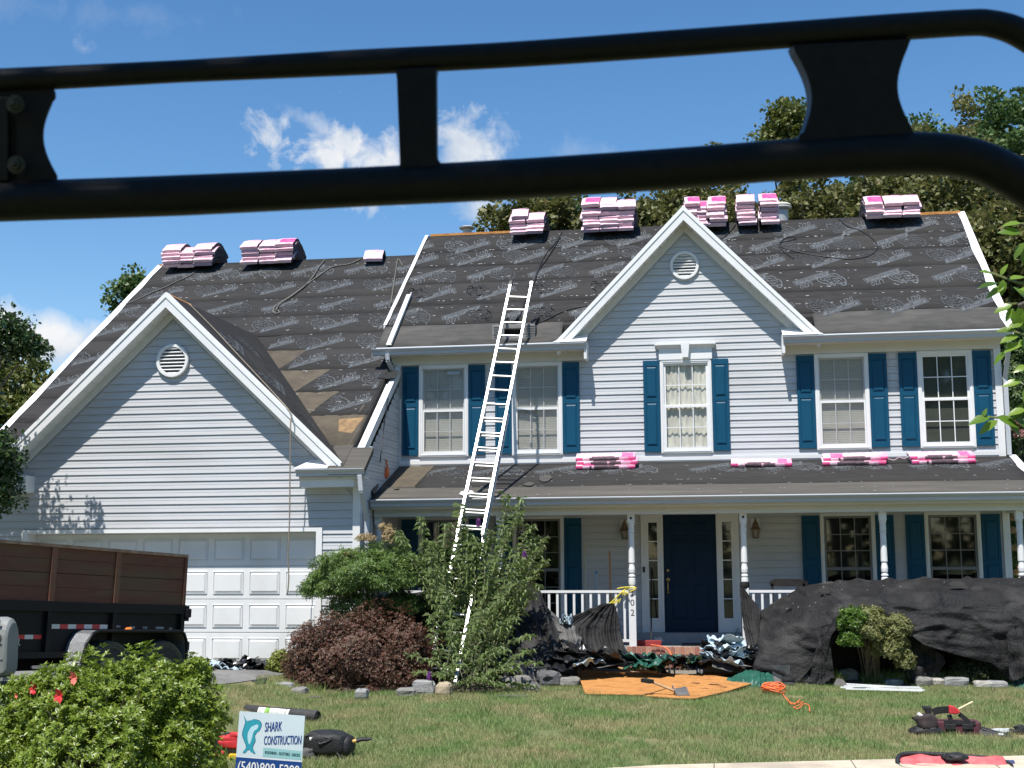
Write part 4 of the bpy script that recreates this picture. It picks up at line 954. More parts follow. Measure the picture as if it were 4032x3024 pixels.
hose = mat('black_rubber_hose', (.018, .018, .018), rough=.5); rope = mat('tan_rope', (.30, .26, .20), (.2, .17, .13), 30, .9); grope = mat('grey_rope', (.17, .16, .14), (.10, .095, .085), 30, .9)
def cord(name, pts, r, m, label, cat, **k):
    mb = MB(); mb.tube(sm(pts), r, 6); return tag(mb.build(name, m, smooth=True), label, cat)
cord('air_hose', [MP(*z5(*p)) for p in ((1442, 28), (1400, 95), (1345, 160), (1300, 245), (1262, 340), (1236, 400), (1205, 470), (1185, 540), (1140, 590), (1118, 622))], .014, hose, 'black hose running from the ridge down to the ladder top', 'hose')
cord('air_hose', [MP(*z5(*p), .03) for p in ((1432, 60), (1390, 130), (1352, 190), (1300, 262), (1268, 345), (1240, 415))], .012, hose, 'second black hose doubled beside the one descending to the ladder', 'hose')
cord('air_hose', [MP(*z5(*p)) for p in ((1120, 592), (1160, 603), (1215, 608), (1265, 600), (1340, 575), (1430, 530), (1510, 503), (1600, 487))], .013, hose, 'black hose curving from the ladder to the foot of the centre gable', 'hose')
cord('air_hose', [MP(*z3(1060, 1366)), MP(*z3(1110, 1410))]+[MP(*z6(*p)) for p in ((1200, 20), (1262, 62), (1298, 105), (1285, 150), (1225, 182), (1120, 194), (950, 178), (800, 150), (712, 125), (690, 98), (735, 62), (785, 54), (792, 68), (755, 80), (706, 92), (690, 118), (730, 160), (782, 192))], .012, hose, 'black hose looped on the right half of the main roof', 'hose')
cord('air_hose', [MP(*z3(*p)) for p in ((415, 1405), (385, 1445), (335, 1490))], .02, hose, 'short black hose below the bundles beside the vent pipe', 'hose')
cord('rope', [GP(*zz(*p), .03) for p in ((1650, 150), (1560, 190), (1430, 212), (1330, 275), (1190, 378), (1090, 450), (1000, 505), (962, 545), (968, 578), (1000, 580), (1002, 562), (970, 555))], .015, grope, 'grey rope lying from the single bundle down the garage roof', 'rope')
cord('rope', [GP(*zz(*p), .045) for p in ((1368, 160), (1320, 220), (1280, 285), (1230, 345), (1190, 385), (1100, 452), (1010, 512), (985, 560))], .012, grope, 'thin rope joining the grey rope on the garage roof from the ridge', 'rope')
cord('rope', [GP(*zz(*p), .03) for p in ((352, 240), (290, 285), (200, 325), (100, 375), (0, 415))]+[GP(*z4(820, 462)), GP(*z4(748, 482))], .012, grope, 'rope running from the leftmost pile to the left roof edge', 'rope')
cord('rope', [GP(*zz(*p), .03) for p in ((1982, 205), (1962, 165), (1945, 150), (1935, 200), (1920, 300), (1905, 400), (1890, 505))], .012, grope, 'thin rope hanging down the garage roof beside the main roof edge', 'rope')
gpt = [cg(1, .05, -2.3, .03), cg(1, .5, -2.35, .03), cg(1, 1.1, -2.6, .03), cg(1, 1.75, -2.85, .03), cg(1, 2.18, -3.12, .03)]
end = onY(1048, 2322, -3.15)
hx = gpt[-1].x; cord('rope', gpt+[Vector((hx+.03, -3.19, 3.45)), Vector((hx+.03, -3.18, 2.6)), Vector((hx+.035, -3.18, 1.9)), Vector((hx+.02, -3.18, 1.4)), Vector((hx+.04, -3.18, 1.0)), Vector((hx+.02, -3.18, .75))], .011, rope, 'tan rope over the garage gable hanging in front of the garage door', 'rope')
# white trim length leaning on the main roof
a, b = MP(*z5(495, 425), .05), MP(*z5(368, 738), .05); mb = MB(); mb.bar(a, b, .105, .015, up=(0, -MM, 1)); mb.bar(a+Vector((.045, -.01, .02)), b+Vector((.045, -.01, .02)), .012, .05, up=(0, -MM, 1))
tag(mb.build('trim_board', trimw), 'white metal trim length lying up the left end of the main roof', 'trim board')
# folded black plastic off the downspout
mb = MB(); mb.grid(lambda u, v: onY(1500+u*70-(v)*14, 1460+v*30, -.30-.3*v)+Vector((0, 0, .008*math.sin(u*9))), 8, 4); tag(mb.build('black_plastic_guard', hose, thick=.006), 'crumpled black plastic guard under the upper left downspout', 'plastic guard')
# grey slatted toolbox by the ladder
tb = thing('tool_crate', 'grey slatted plastic crate on the main roof eave behind the ladder', 'crate', MP(*z5(1145, 700)))
cp = MP(*z5(1148, 668), 0); crm = mat('grey_plastic', (.17, .17, .17), (.22, .22, .22), 5, .6)
cy = cp.y+.02; cz_ = cp.z-.10
mb = MB(); x0, x1 = cp.x-.40, cp.x+.38; mb.box(x0, x1, cy-.1, cy+.3, cz_, cz_+.10); mb.box(x0+.2, x1-.2, cy-.1, cy+.3, cz_+.22, cz_+.30); mb.box(x0, x0+.22, cy-.1, cy+.3, cz_+.10, cz_+.30); mb.box(x1-.22, x1, cy-.1, cy+.3, cz_+.10, cz_+.30); mb.build('crate_body', crm, tb, bevel=.01)
mb = MB(); mb.box(x0+.21, x1-.21, cy+.0, cy+.28, cz_+.09, cz_+.23); mb.build('crate_opening', dark, tb)
for s in (-1, 1):
    for k in range(6):
        mb = MB(); xc = cp.x+s*.29; mb.box(xc-.08, xc+.08, cy-.106, cy-.099, cz_+.03+k*.043, cz_+.048+k*.043); mb.build('slat', mat('slat_dark', (.06, .06, .06)), tb)
for s in (-.28, .30):
    mb = MB(); q = cp+Vector((s, .12, .08)); mb.tube([q, q+Vector((.0, .02, .2)), q+Vector((.1, .25, .32))], .022, 7); mb.build('strap', hose, tb)
# blower on the porch roof
bl = thing('leaf_blower', 'orange and black leaf blower leaning on the porch roof against the garage wall', 'leaf blower', PP(1480, 1940))
orange = mat('orange_plastic', (.75, .16, .03), (.65, .13, .03), 5, .4)
c = PP(1512, 1893, .12)
mb = MB(); mb.lathe([(.02, -.1), (.085, -.09), (.10, -.02), (.09, .06), (.03, .10)], c, 12, axis='x'); mb.box(c.x-.06, c.x+.09, c.y-.08, c.y+.07, c.z-.02, c.z+.10); mb.build('motor_housing', orange, bl, bevel=.012)
mb = MB(); mb.tube([c+Vector((-.02, 0, .1)), c+Vector((-.02, -.02, .24)), c+Vector((.05, -.02, .24)), c+Vector((.08, 0, .08))], .016, 7); mb.build('handle', orange, bl)
mb = MB(); mb.box(c.x-.15, c.x-.05, c.y-.05, c.y+.05, c.z+.13, c.z+.23); mb.build('air_filter', mat('filter_grey', (.5, .5, .5)), bl, bevel=.02)
mb = MB(); mb.tube([c+Vector((-.06, 0, -.02)), PP(1488, 1905, .09), PP(1462, 1958, .05)], [.075, .07, .055], 10); mb.build('blower_tube', hose, bl)
cord('power_cable', [onX_ for onX_ in [Vector((-5.19, -1.0, 4.1)), Vector((-5.17, -1.35, 3.6)), Vector((-5.14, -1.7, 3.0)), c+Vector((-.05, 0, .2))]], .010, hose, 'black cord hanging down the grey cheek wall to the blower', 'cord')
# white sheet and torn shingles on the porch roof
def scrap(x, y, w, d, kind, m, label, name='shingle_scrap', rot=0.0, cat='scrap'):
    f = {'p': PP, 'm': MP, 'g': GP}[kind]; p = f(x, y, .02); rs = random.Random(int(x)); mb = MB(); pts = []
    for k in range(7):
        a = k*2*math.pi/7+rot; pts.append(p+Vector((math.cos(a)*w/2*rs.uniform(.75, 1.1), math.sin(a)*d/2*rs.uniform(.75, 1.1), 0)))
    M_ = {'p': PM, 'm': MM, 'g': GM}[kind]; pts = [Vector((q.x, q.y, p.z+(q.y-p.y)*M_)) for q in pts]; mb.prism(pts, (0, -.002, .008)); return tag(mb.build(name, m), label, cat)
scrap(1838, 1946, .3, .35, 'p', trimw, 'white paper scrap on the porch roof left of the ladder', 'paper_scrap')
scrap(2085, 1912, .2, .25, 'p', shield, 'grey shingle scrap on the porch roof right of the ladder')
scrap(2148, 1888, .22, .5, 'p', shield, 'curled grey felt piece on the porch roof beside the grey scrap')
scrap(1562, 1929, .11, .1, 'p', kraft, 'small tan wood chip on the porch roof near the blower')
# vents
mb = MB(); p = onY(3078, 850, 4.3); mb.lathe([(.135, -.9), (.135, .12)], (p.x, p.y, p.z), 18); vp_ = mb.build('vent_pipe', mat('galvanised', (.33, .34, .33), (.42, .43, .42), 4, .5, metal=.3), smooth=False); tag(vp_, 'grey metal vent pipe with a domed cap behind the main ridge', 'vent pipe')
mb = MB(); mb.lathe([(.13, .12), (.2, .14), (.215, .17), (.19, .20), (.21, .215), (.17, .26), (.06, .285), (.0, .29)], (p.x, p.y, p.z), 22); mb.build('vent_cap', mat('cap_cream', (.48, .48, .42)), vp_)
mb = MB(); p = onY(1840, 905, 3.9); mb.lathe([(.10, -.5), (.1, .0), (.17, .0), (.18, .025), (.12, .05), (0, .06)], (p.x, p.y, p.z+.02), 18); tag(mb.build('roof_vent', mat('cap_tan', (.62, .55, .48))), 'low round tan vent cap peeking over the left of the main ridge', 'roof vent')
mb = MB(); mb.box(MX0+.1, -3.5, 3.24, 3.31, 8.075, 8.125); mb.build('ridge_board', osb, H); mb = MB(); mb.box(4.5, MX1-.05, 3.24, 3.31, 8.07, 8.125); mb.build('ridge_board', osb, H)
mb = MB(); mb.box(-11.95, -11.6, 4.33, 4.41, 7.95, 7.985); mb.build('ridge_board', osb, H)
# hammer sticking up from the garage pile
hm = thing('roofing_hammer', 'red handled roofing hammer standing on top of the garage ridge pile', 'hammer', onY(1106, 985, 4.2))
p0, p1 = onY(1112, 976, 4.2), onY(1088, 953, 4.2); mb = MB(); mb.tube([p0, p1], .016, 7); mb.build('handle', mat('red_handle', (.35, .05, .03)), hm)
mb = MB(); mb.bar(onY(1076, 948, 4.2), onY(1096, 954, 4.2), .05, .045); mb.build('hammer_head', hose, hm)
# ---------------------------------------------------------------- ladder
alu = mat('aluminium', (.70, .70, .68), (.60, .60, .585), 9, .38, metal=.55); alud = mat('ladder_dark', (.05, .05, .05))
lad = thing('extension_ladder', 'long aluminium extension ladder leaning on the upper gutter through the butterfly bush', 'ladder', (-3.45, -4.2, -.6))
gut = Vector((-3.065, -.62, 5.09)); foot = Vector((-3.62, -3.95, -.6))
dl = (gut-foot).normalized(); side = Vector((1, .0, 0)); side = (side-dl*side.dot(dl)).normalized(); nrm = side.cross(dl).normalized()
if nrm.y > 0: nrm = -nrm
Lg = (gut-foot).length; top = Lg+1.32
def lpt(s, a, off): return foot+dl*s+side*a+nrm*off
mid0 = 2.85
def lrail(s0, s1, a0, a1, off, nm):
    mb = MB(); mb.bar(lpt(s0, a0, off), lpt(s1, a1, off), .028, .066, up=nrm); mb.bar(lpt(s0, a0*1.0, off+.03), lpt(s1, a1, off+.03), .04, .006, up=nrm); mb.bar(lpt(s0, a0, off-.03), lpt(s1, a1, off-.03), .04, .006, up=nrm); return mb.build(nm, alu, lad)
for s in (-1, 1):
    lrail(0, 5.05, s*.215, s*.212, 0, 'base_rail'); lrail(mid0-.25, top, s*.205, s*.195, .075, 'fly_rail')
    mb = MB(); q = lpt(top, s*.195, .075); mb.bar(q-dl*.02, q+dl*.05, .05, .085, up=nrm); mb.build('end_cap', alud if s < 0 else alu, lad)
    mb = MB(); q = lpt(mid0+.62, s*.19, .08); mb.bar(q-dl*.16, q+dl*.14, .03, .07, up=nrm); mb.build('rung_lock', alu, lad)
    mb = MB(); q = lpt(0, s*.235, 0); mb.bar(q-dl*.03, q+dl*.06, .09, .1, up=nrm); mb.build('ladder_foot', alud, lad)
k = 0
for i in range(30):
    s = .3+i*.305
    if s < 5.05: mb = MB(); mb.tube([lpt(s, -.22, 0), lpt(s, .22, 0)], .0175, 8); mb.build('rung', alu, lad)
    s2 = mid0-.1+i*.305
    if s2 < top-.08: mb = MB(); mb.tube([lpt(s2, -.2, .075), lpt(s2, .2, .075)], .0175, 8); mb.build('rung', alu, lad)
# ---------------------------------------------------------------- vegetation
def leaf_arrays(C_, N_, size, rs, aspect=.42, droop=0.0, fold=.18):
    """C_ leaf positions, N_ outward directions; returns vertex array (n,4,3) of folded leaves"""
    n = len(C_); d = rs.normal(size=(n, 3)); d += N_*1.3; d[:, 2] += .1-droop; d /= np.linalg.norm(d, axis=1)[:, None]+1e-9
    up = rs.normal(size=(n, 3))*.5; up[:, 2] += 1.0; up += N_*.5; w = np.cross(d, up); w /= np.linalg.norm(w, axis=1)[:, None]+1e-9
    nn = np.cross(w, d); s = size*rs.uniform(.6, 1.25, n)[:, None]
    P = np.empty((n, 4, 3)); P[:, 0] = C_-d*s*.5; P[:, 2] = C_+d*s*.5; mid = C_-nn*s*fold*.5
    P[:, 1] = C_-w*s*aspect+nn*s*fold*.5-d*s*.05; P[:, 3] = C_+w*s*aspect+nn*s*fold*.5-d*s*.05
    return P
def leaf_mesh(name, P, m, parent=None, **kw):
    n = len(P); me = bpy.data.meshes.new(name); me.vertices.add(n*4); me.vertices.foreach_set('co', P.ravel())
    idx = np.array([0, 1, 2, 0, 2, 3]); L_ = (np.arange(n)[:, None]*4+idx[None]).ravel()
    me.loops.add(n*6); me.loops.foreach_set('vertex_index', L_); me.polygons.add(n*2); me.polygons.foreach_set('loop_start', np.arange(0, n*6, 3)); me.update(); me.validate(); me.materials.append(m)
    o = link(name, me, parent)
    for k, v in kw.items(): o[k] = v
    return o
def crown_pts(center, rad, nclump, cr, nleaf, rs, shell=.75, lump=.25, zmin=None, flat=1.0):
    """clumps over the surface of a lumpy ellipsoid, leaves scattered in each clump"""
    c = np.array(center, float); rad = np.array(rad, float)
    d = rs.normal(size=(nclump, 3)); d /= np.linalg.norm(d, axis=1)[:, None]
    rr = shell+(1-shell)*rs.uniform(0, 1, nclump)**.7
    lm = np.array([1+lump*2*noise.noise(Vector((a*1.9+c[0], b*1.9+c[1], e*1.9))) for a, b, e in d])
    cc = c+d*rad*(rr*lm)[:, None]
    if zmin is not None: cc[:, 2] = np.maximum(cc[:, 2], zmin+rs.uniform(0, .15, nclump))
    q = rs.normal(size=(nclump, nleaf, 3)); q /= np.linalg.norm(q, axis=2)[:, :, None]; q *= (rs.uniform(0, 1, (nclump, nleaf, 1))**.4)
    cs = cr*rs.uniform(.6, 1.35, (nclump, 1, 1)); P = cc[:, None, :]+q*cs*np.array([1, 1, flat])
    Nn = q+d[:, None, :]*.6
    return P.reshape(-1, 3), (Nn/ (np.linalg.norm(Nn, axis=2)[:, :, None]+1e-9)).reshape(-1, 3), cc
bark = mat('bark', (.09, .07, .05), (.16, .13, .10), 14, .95, .6, 40)
def tree(name, label, base, cen, rad, m, nclump, cr, nleaf, size, seed, trunk_r=.16, lump=.3, shell=.55, group=None, extra=None, flat=.8, nlimb=14):
    rs = np.random.RandomState(seed); t = thing(name, label, 'tree', base, group)
    P, Nn, cc = crown_pts(cen, rad, nclump, cr, nleaf, rs, shell, lump, flat=flat)
    if extra:
        for (c2, r2, n2) in extra: P2, N2, cc2 = crown_pts(c2, r2, n2, cr, nleaf, rs, shell, lump, flat=flat); P = np.vstack([P, P2]); Nn = np.vstack([Nn, N2]); cc = np.vstack([cc, cc2])
    leaf_mesh('crown', leaf_arrays(P, Nn, size, rs), m, t)
    b = Vector(base); c = Vector(cen); mb = MB(); a = random.Random(seed)
    mb.tube(sm([b, b.lerp(c, .3)+Vector((a.uniform(-.1, .1), 0, 0)), b.lerp(c, .7), c+Vector((0, 0, rad[2]*.5))]), [trunk_r*(1-.035*i) for i in range(16)][:16], 9)
    mb.build('trunk', bark, t, smooth=True)
    mb = MB()
    for i in range(nlimb):
        e = Vector(cc[a.randrange(len(cc))]); s0 = b.lerp(c, a.uniform(.45, 1.1)); mb.tube(sm([s0, s0.lerp(e, .5)+Vector((0, 0, .12*(e-s0).length*.5)), e], 3), [trunk_r*.35, trunk_r*.3, trunk_r*.26, trunk_r*.2, trunk_r*.16, trunk_r*.1, trunk_r*.07], 5)
    mb.build('limbs', bark, t)
    return t
olive = leafmat('olive_tree_leaves', [(.07, .085, .02), (.14, .15, .042), (.20, .185, .065), (.10, .125, .03), (.22, .19, .085)], .55, .3)
green = leafmat('green_tree_leaves', [(.045, .09, .025), (.09, .16, .045), (.14, .20, .07)], .5, .3)
darkg = leafmat('holly_leaves', [(.018, .042, .012), (.035, .075, .02), (.06, .10, .03), (.10, .14, .05)], .28, .15)
yellowg = leafmat('yellow_green_leaves', [(.06, .09, .02), (.12, .15, .03), (.20, .20, .05), (.09, .12, .025)], .5, .28)
# wood behind the house on the right
bt = [  # x px, y px of crown centre, depth Y, radii, material, label
 (2110, 925, 17, (2.1, 2.2, 1.25), olive, 'small rounded olive tree behind the two column ridge pile'),
 (2265, 905, 19, (.9, 1.2, 1.15), green, 'narrow dark green tree behind the left part of the large ridge pile'),
 (2425, 880, 23, (.75, .8, .75), green, 'tiny bright green treetop above the large ridge pile'),
 (2560, 960, 16, (1.9, 2.2, 2.0), olive, 'broad olive tree just left of the centre gable peak'),
 (2800, 950, 18, (2.4, 2.4, 2.6), olive, 'olive tree directly behind the centre gable peak'),
 (3100, 560, 25, (1.05, 1.1, 1.75), yellowg, 'tall slim loose treetop seen between the two rack bars'),
 (3130, 960, 24, (1.6, 1.5, 2.0), olive, 'lower crown under the tall slim treetop'),
 (3240, 990, 17, (2.3, 2.3, 2.6), olive, 'olive tree behind the vent pipe and its right side'),
 (3430, 900, 21, (1.7, 2.0, 2.6), green, 'darker green tree behind the rightmost ridge pile'),
 (3640, 960, 15, (2.8, 2.6, 3.5), olive, 'large olive tree rising behind the right end of the ridge'),
 (3620, 620, 26, (1.4, 1.4, 1.7), green, 'small green crown showing over the lower bar right of the plate'),
 (3830, 700, 24, (1.7, 1.8, 3.0), olive, 'brownish treetop just right of the wide rack plate'),
 (4010, 760, 20, (1.5, 2.0, 3.6), green, 'green treetop at the upper right edge'),
 (3960, 1150, 12, (2.4, 2.2, 3.6), olive, 'olive tree filling the gap right of the main roof edge'),
 (4060, 1650, 8, (1.5, 2.0, 2.4), green, 'dark leafy tree beside the right corner of the house')]
for i, (x, y, Y, r_, m, lb) in enumerate(bt):
    c = onY(x, y, Y); sc_ = r_[0]*r_[2]
    tree('broadleaf_tree', lb, (c.x, c.y, -.8), c, (r_[0]*.9, r_[1], r_[2]*.82), m, int(80+sc_*46), .42, 62, .17, 100+i, .2, .35, .35, 'wood behind the house', nlimb=9)
far = leafmat('far_wood_leaves', [(.035, .05, .015), (.07, .085, .025), (.11, .11, .04)], .6, .2)
rs = np.random.RandomState(77); n = 60000
ph = rs.uniform(0, 1, n); X = 1+ph*20; Yv = rs.uniform(26, 34, n); top_ = np.array([5.2+2.6*smooth01((a-3)/8)+1.6*noise.noise((a*.45, 0, 2)) for a in X])
P = np.stack([X, Yv, rs.uniform(0, 1, n)**.7*top_], 1); Nn = np.tile([[0, -.5, .6]], (n, 1)); o = leaf_mesh('woodland', leaf_arrays(P, Nn, .38, rs), far); tag(o, 'far woodland mass closing the gaps behind the house', 'woodland', kind='stuff')
c = onY(520, 1150, 14); tree('broadleaf_tree', 'dark green tree peeking above the left edge of the garage roof', (c.x, c.y, -.5), c, (.72, .8, .68), green, 60, .35, 55, .14, 40, .12, .45, .3)
c = onY(120, 1640, 10); tree('broadleaf_tree', 'yellow green tree behind the left end of the garage', (c.x, c.y, -.5), (c.x-.6, c.y, c.z-.4), (2.6, 2.0, 2.0), yellowg, 420, .36, 70, .14, 41, .15, .35, .4, extra=[((c.x+.9, c.y, c.z-.6), (1.1, 1.0, 1.3), 120)])
# dark holly in front of the garage's left corner
c = onY(-120, 1640, -4.6)
tree('holly_tree', 'dark glossy holly at the left edge in front of the garage corner', (c.x, c.y, -.4), (c.x-.42, c.y, c.z-.3), (.8, 1.0, 2.2), darkg, 240, .24, 75, .075, 42, .11, .35, .45, extra=[((c.x+.72, c.y+.1, 4.62), (.5, .5, .1), 22), ((c.x+.5, c.y, 4.95), (.4, .4, .1), 18), ((c.x+.35, c.y, 2.45), (.4, .5, .45), 34), ((c.x+.55, c.y, 3.0), (.35, .5, .2), 18)], nlimb=20)
# ---------------------------------------------------------------- shrubs
def leaf_obj_mesh(name, m, ln=1.0, asp=.36, curl=.18):
    mb = MB(); pr = [(0, .0), (.2, .75), (.45, 1.0), (.75, .6), (1, 0)]
    vs = []; 
    for t, w in pr:
        z = -curl*t*t; vs += [(t*ln, -w*asp/2*ln, z+.04*w), (t*ln, 0, z), (t*ln, w*asp/2*ln, z+.04*w)]
    fs = []
    for i in range(4):
        a = i*3; fs += [(a, a+1, a+4, a+3), (a+1, a+2, a+5, a+4)]
    mb.add(vs, fs); me = bpy.data.meshes.new(name); me.from_pydata(mb.v, [], mb.f); me.materials.append(m); me.polygons.foreach_set('use_smooth', [True]*8); me.update(); return me
def place_leaves(par, me, pts, dirs, size, rs, name='leaf'):
    for p, d in zip(pts, dirs):
        o = bpy.data.objects.new(name, me); COL.objects.link(o); o.parent = par; o.matrix_parent_inverse = Matrix.Translation(-par.location)
        d = Vector(d).normalized(); q = d.to_track_quat('X', 'Z'); o.rotation_mode = 'QUATERNION'; o.rotation_quaternion = q; o.location = p; s = size*rs.uniform(.75, 1.25); o.scale = (s, s, s)
def whorls(n, center, rad, rs, k=6, up=.45, front=True, lump=.12, zmin=-.6):
    """leaf rosettes on the outer skin, those facing the street first"""
    pts = []; dirs = []; c = np.array(center); rad = np.array(rad)
    while len(pts) < n*k:
        d = rs.normal(size=3); d /= np.linalg.norm(d)
        if d[2] < -.35 or (front and d[1] > .25): continue
        l = 1+lump*2*noise.noise(Vector((d[0]*2.2+c[0], d[1]*2.2, d[2]*2.2))); p = c+d*rad*l*rs.uniform(.93, 1.03)
        if p[2] < zmin: continue
        ax = d+np.array([0, 0, up]); ax /= np.linalg.norm(ax); u = np.cross(ax, [.3, .5, .8]); u /= np.linalg.norm(u); v = np.cross(ax, u); a0 = rs.uniform(0, 6.28)
        for i in range(k):
            a = a0+i*2*np.pi/k+rs.uniform(-.25, .25); dd = (u*np.cos(a)+v*np.sin(a))*.85+ax*rs.uniform(.25, .8); pts.append(tuple(p)); dirs.append(tuple(dd))
    return pts, dirs
def rosette_mass(n, center, rad, rs, size, k=6, shell=.6, lump=.12, zmin=-.6, asp=.34, up=.45):
    c = np.array(center); rad = np.array(rad); d = rs.normal(size=(n*2, 3)); d /= np.linalg.norm(d, axis=1)[:, None]; d = d[d[:, 2] > -.6]
    l = np.array([1+lump*2*noise.noise(Vector((q[0]*2.2+c[0], q[1]*2.2, q[2]*2.2))) for q in d]); r = (shell+(1-shell)*rs.uniform(0, 1, len(d))**.5)
    p = c+d*rad*(l*r)[:, None]; kk = p[:, 2] > zmin; p = p[kk]; d = d[kk]
    ax = d+np.array([0, 0, up])+rs.normal(size=d.shape)*.35; ax /= np.linalg.norm(ax, axis=1)[:, None]; u = np.cross(ax, [.3, .5, .81]); u /= np.linalg.norm(u, axis=1)[:, None]; v = np.cross(ax, u)
    a = rs.uniform(0, 6.28, (len(p), 1))+np.arange(k)[None]*2*np.pi/k+rs.uniform(-.3, .3, (len(p), k))
    dd = (u[:, None]*np.cos(a)[..., None]+v[:, None]*np.sin(a)[..., None])*.85+ax[:, None]*rs.uniform(.1, .9, (len(p), k, 1)); dd /= np.linalg.norm(dd, axis=2)[..., None]
    s = size*rs.uniform(.6, 1.2, (len(p), k, 1)); w = np.cross(dd, ax[:, None]); w /= np.linalg.norm(w, axis=2)[..., None]+1e-9; nn = np.cross(w, dd)
    b = p[:, None]+dd*s*.1; P = np.empty((len(p), k, 4, 3)); P[:, :, 0] = b; P[:, :, 2] = b+dd*s-nn*s*.12; P[:, :, 1] = b+dd*s*.5-w*s*asp/2+nn*s*.06; P[:, :, 3] = b+dd*s*.5+w*s*asp/2+nn*s*.06
    return P.reshape(-1, 4, 3)
def stems(par, base, center, rad, n, seed, r=.012, m=None):
    a = random.Random(seed); mb = MB(); c = Vector(center)
    for i in range(n):
        t = a.uniform(0, 6.28); f = a.uniform(.3, .85); e = c+Vector((math.cos(t)*rad[0]*f, math.sin(t)*rad[1]*f, rad[2]*a.uniform(-.1, .75))); b = Vector(base)+Vector((a.uniform(-.1, .1), a.uniform(-.1, .1), 0))
        mb.tube(sm([b, b.lerp(e, .5)+Vector((a.uniform(-.06, .06), a.uniform(-.06, .06), .05)), e], 3), [r*1.4, r*1.3, r*1.1, r, r*.8, r*.6, r*.4], 5)
    mb.build('stems', m or bark, par)
# bright azalea in the foreground
azm = leafmat('azalea_leaves', [(.09, .145, .012), (.17, .245, .02), (.26, .33, .045), (.11, .175, .015), (.21, .28, .035)], .38, .3)
ac = onY(430, 2900, -13.4); acn = (ac.x-.02, -13.5, -.12)
az = thing('azalea_bush', 'big rounded bright green azalea with three red blossoms in the left foreground', 'bush', (acn[0], acn[1], -.73))
rs = np.random.RandomState(5); ar = (.80, .80, .66); P_ = []; lobes = []
for (x, y, Y, r_, n_) in ((150, 2830, -13.3, .36, 900), (360, 2790, -13.5, .44, 1200), (600, 2790, -13.4, .44, 1200), (750, 2800, -13.3, .32, 900), (60, 2990, -13.6, .42, 800), (430, 3010, -13.8, .62, 1700), (720, 2990, -13.5, .38, 900), (800, 2640, -13.2, .13, 160), (180, 2720, -13.5, .16, 160)):
    c_ = onY(x-34, y+14, Y); P_.append(rosette_mass(int(n_*.8), c_, (r_, r_, r_), rs, .042, 6, .5, .2, -.7, .46)); lobes.append((c_, r_))
leaf_mesh('foliage', np.vstack(P_), azm, az, kind='stuff')
lm = leaf_obj_mesh('leaf', azm, 1, .46, .16)
for c_, r_ in lobes[:7]: pts, dirs = whorls(7, c_, (r_*1.02, r_*1.02, r_*1.02), rs, 6, .5, True, .16); place_leaves(az, lm, pts[:42], dirs[:42], .048, rs)
stems(az, (acn[0], acn[1], -.73), acn, ar, 30, 3, .012)
redp = leafmat('azalea_petals', [(.75, .02, .03), (.85, .06, .06), (.70, .015, .03)], .5, .3); coral = leafmat('coral_petals', [(.85, .12, .10), (.9, .22, .16), (.8, .1, .08)], .5, .3)
for (x, y, m, nm, s_, lb) in ((135, 2710, redp, 'blossom', 1.2, 'vivid red blossom left of the other two'), (293, 2668, coral, 'blossom', 1.25, 'coral blossom, uppermost of the three'), (235, 2738, redp, 'blossom', 1.35, 'dark red blossom low on the bush'), (66, 2738, coral, 'bud', .5, 'small faded bud'), (618, 2633, coral, 'bud', .35, 'tiny withered bud')):
    d = ray(x, y); d = d/np.linalg.norm(d); p0 = None                                      # front skin of the bush
    cb, rb_ = min(lobes, key=lambda q: (Vector(CAM)+Vector(d)*(Vector(q[0])-Vector(CAM)).dot(Vector(d))-Vector(q[0])).length/q[1]); oc = (CAM-np.array(cb))/rb_; Q = d/rb_; O = oc; A_ = Q@Q; B_ = 2*Q@O; C_ = O@O-1.0; disc = B_*B_-4*A_*C_
    t = (-B_-math.sqrt(max(disc, 0)))/(2*A_); p = Vector(CAM+d*(t-.09)); mb = MB()
    for k in range(6):
        a = k*math.pi/3+.3*math.sin(k*4+x); u = Vector((math.cos(a), -.5, math.sin(a))); w = Vector((-math.sin(a), 0, math.cos(a))); q = .031*s_*(.75+.5*((k*.37) % 1)); a += .25*math.sin(k*5)
        mb.add([p, p+u*q*.6-w*q*.45, p+u*q*1.25+Vector((0, -.004, 0)), p+u*q*.6+w*q*.45], [(0, 1, 2, 3)])
    o = mb.build(nm, m, az); o['label'] = lb
# purple barberry
barb = leafmat('barberry_leaves', [(.075, .025, .02), (.13, .045, .03), (.12, .075, .045), (.20, .075, .05), (.07, .065, .03), (.15, .09, .06)], .5, .25)
def shrub(name, label, cx, cyp, Y, r_, m, n, size, seed, k=6, shell=.55, lump=.15, base=None, extra=(), parts=0, asp=.34, cat='bush', zmin=-.58, up=.45, nst=14):
    c = onY(cx, cyp, Y); rs = np.random.RandomState(seed); t = thing(name, label, cat, base or (c.x, Y, -.6))
    P = [rosette_mass(n, c, r_, rs, size, k, shell, lump, zmin, asp, up)]
    for (ex, ey, eY, er, en) in extra: P.append(rosette_mass(en, onY(ex, ey, eY), er, rs, size, k, shell, lump, zmin, asp, up))
    leaf_mesh('foliage', np.vstack(P), m, t, kind='stuff')
    stems(t, t.location, c, r_, nst, seed, .01)
    if parts:
        pts, dirs = whorls(parts//k, c, [v*1.02 for v in r_], rs, k, up, True, lump, zmin); place_leaves(t, leaf_obj_mesh('leaf', m, 1, asp), pts, dirs, size*1.1, rs)
    return t, c
shrub('barberry_bush', 'large purple brown barberry bush below the green bushes', 1420, 2595, -4.0, (1.06, .72, .70), barb, 6400, .036, 11, 5, .5, .22, extra=[(1230, 2700, -4.4, (.28, .3, .24), 500), (1600, 2570, -3.9, (.40, .5, .56), 1500), (1220, 2590, -4.1, (.40, .45, .50), 1200)], asp=.5)
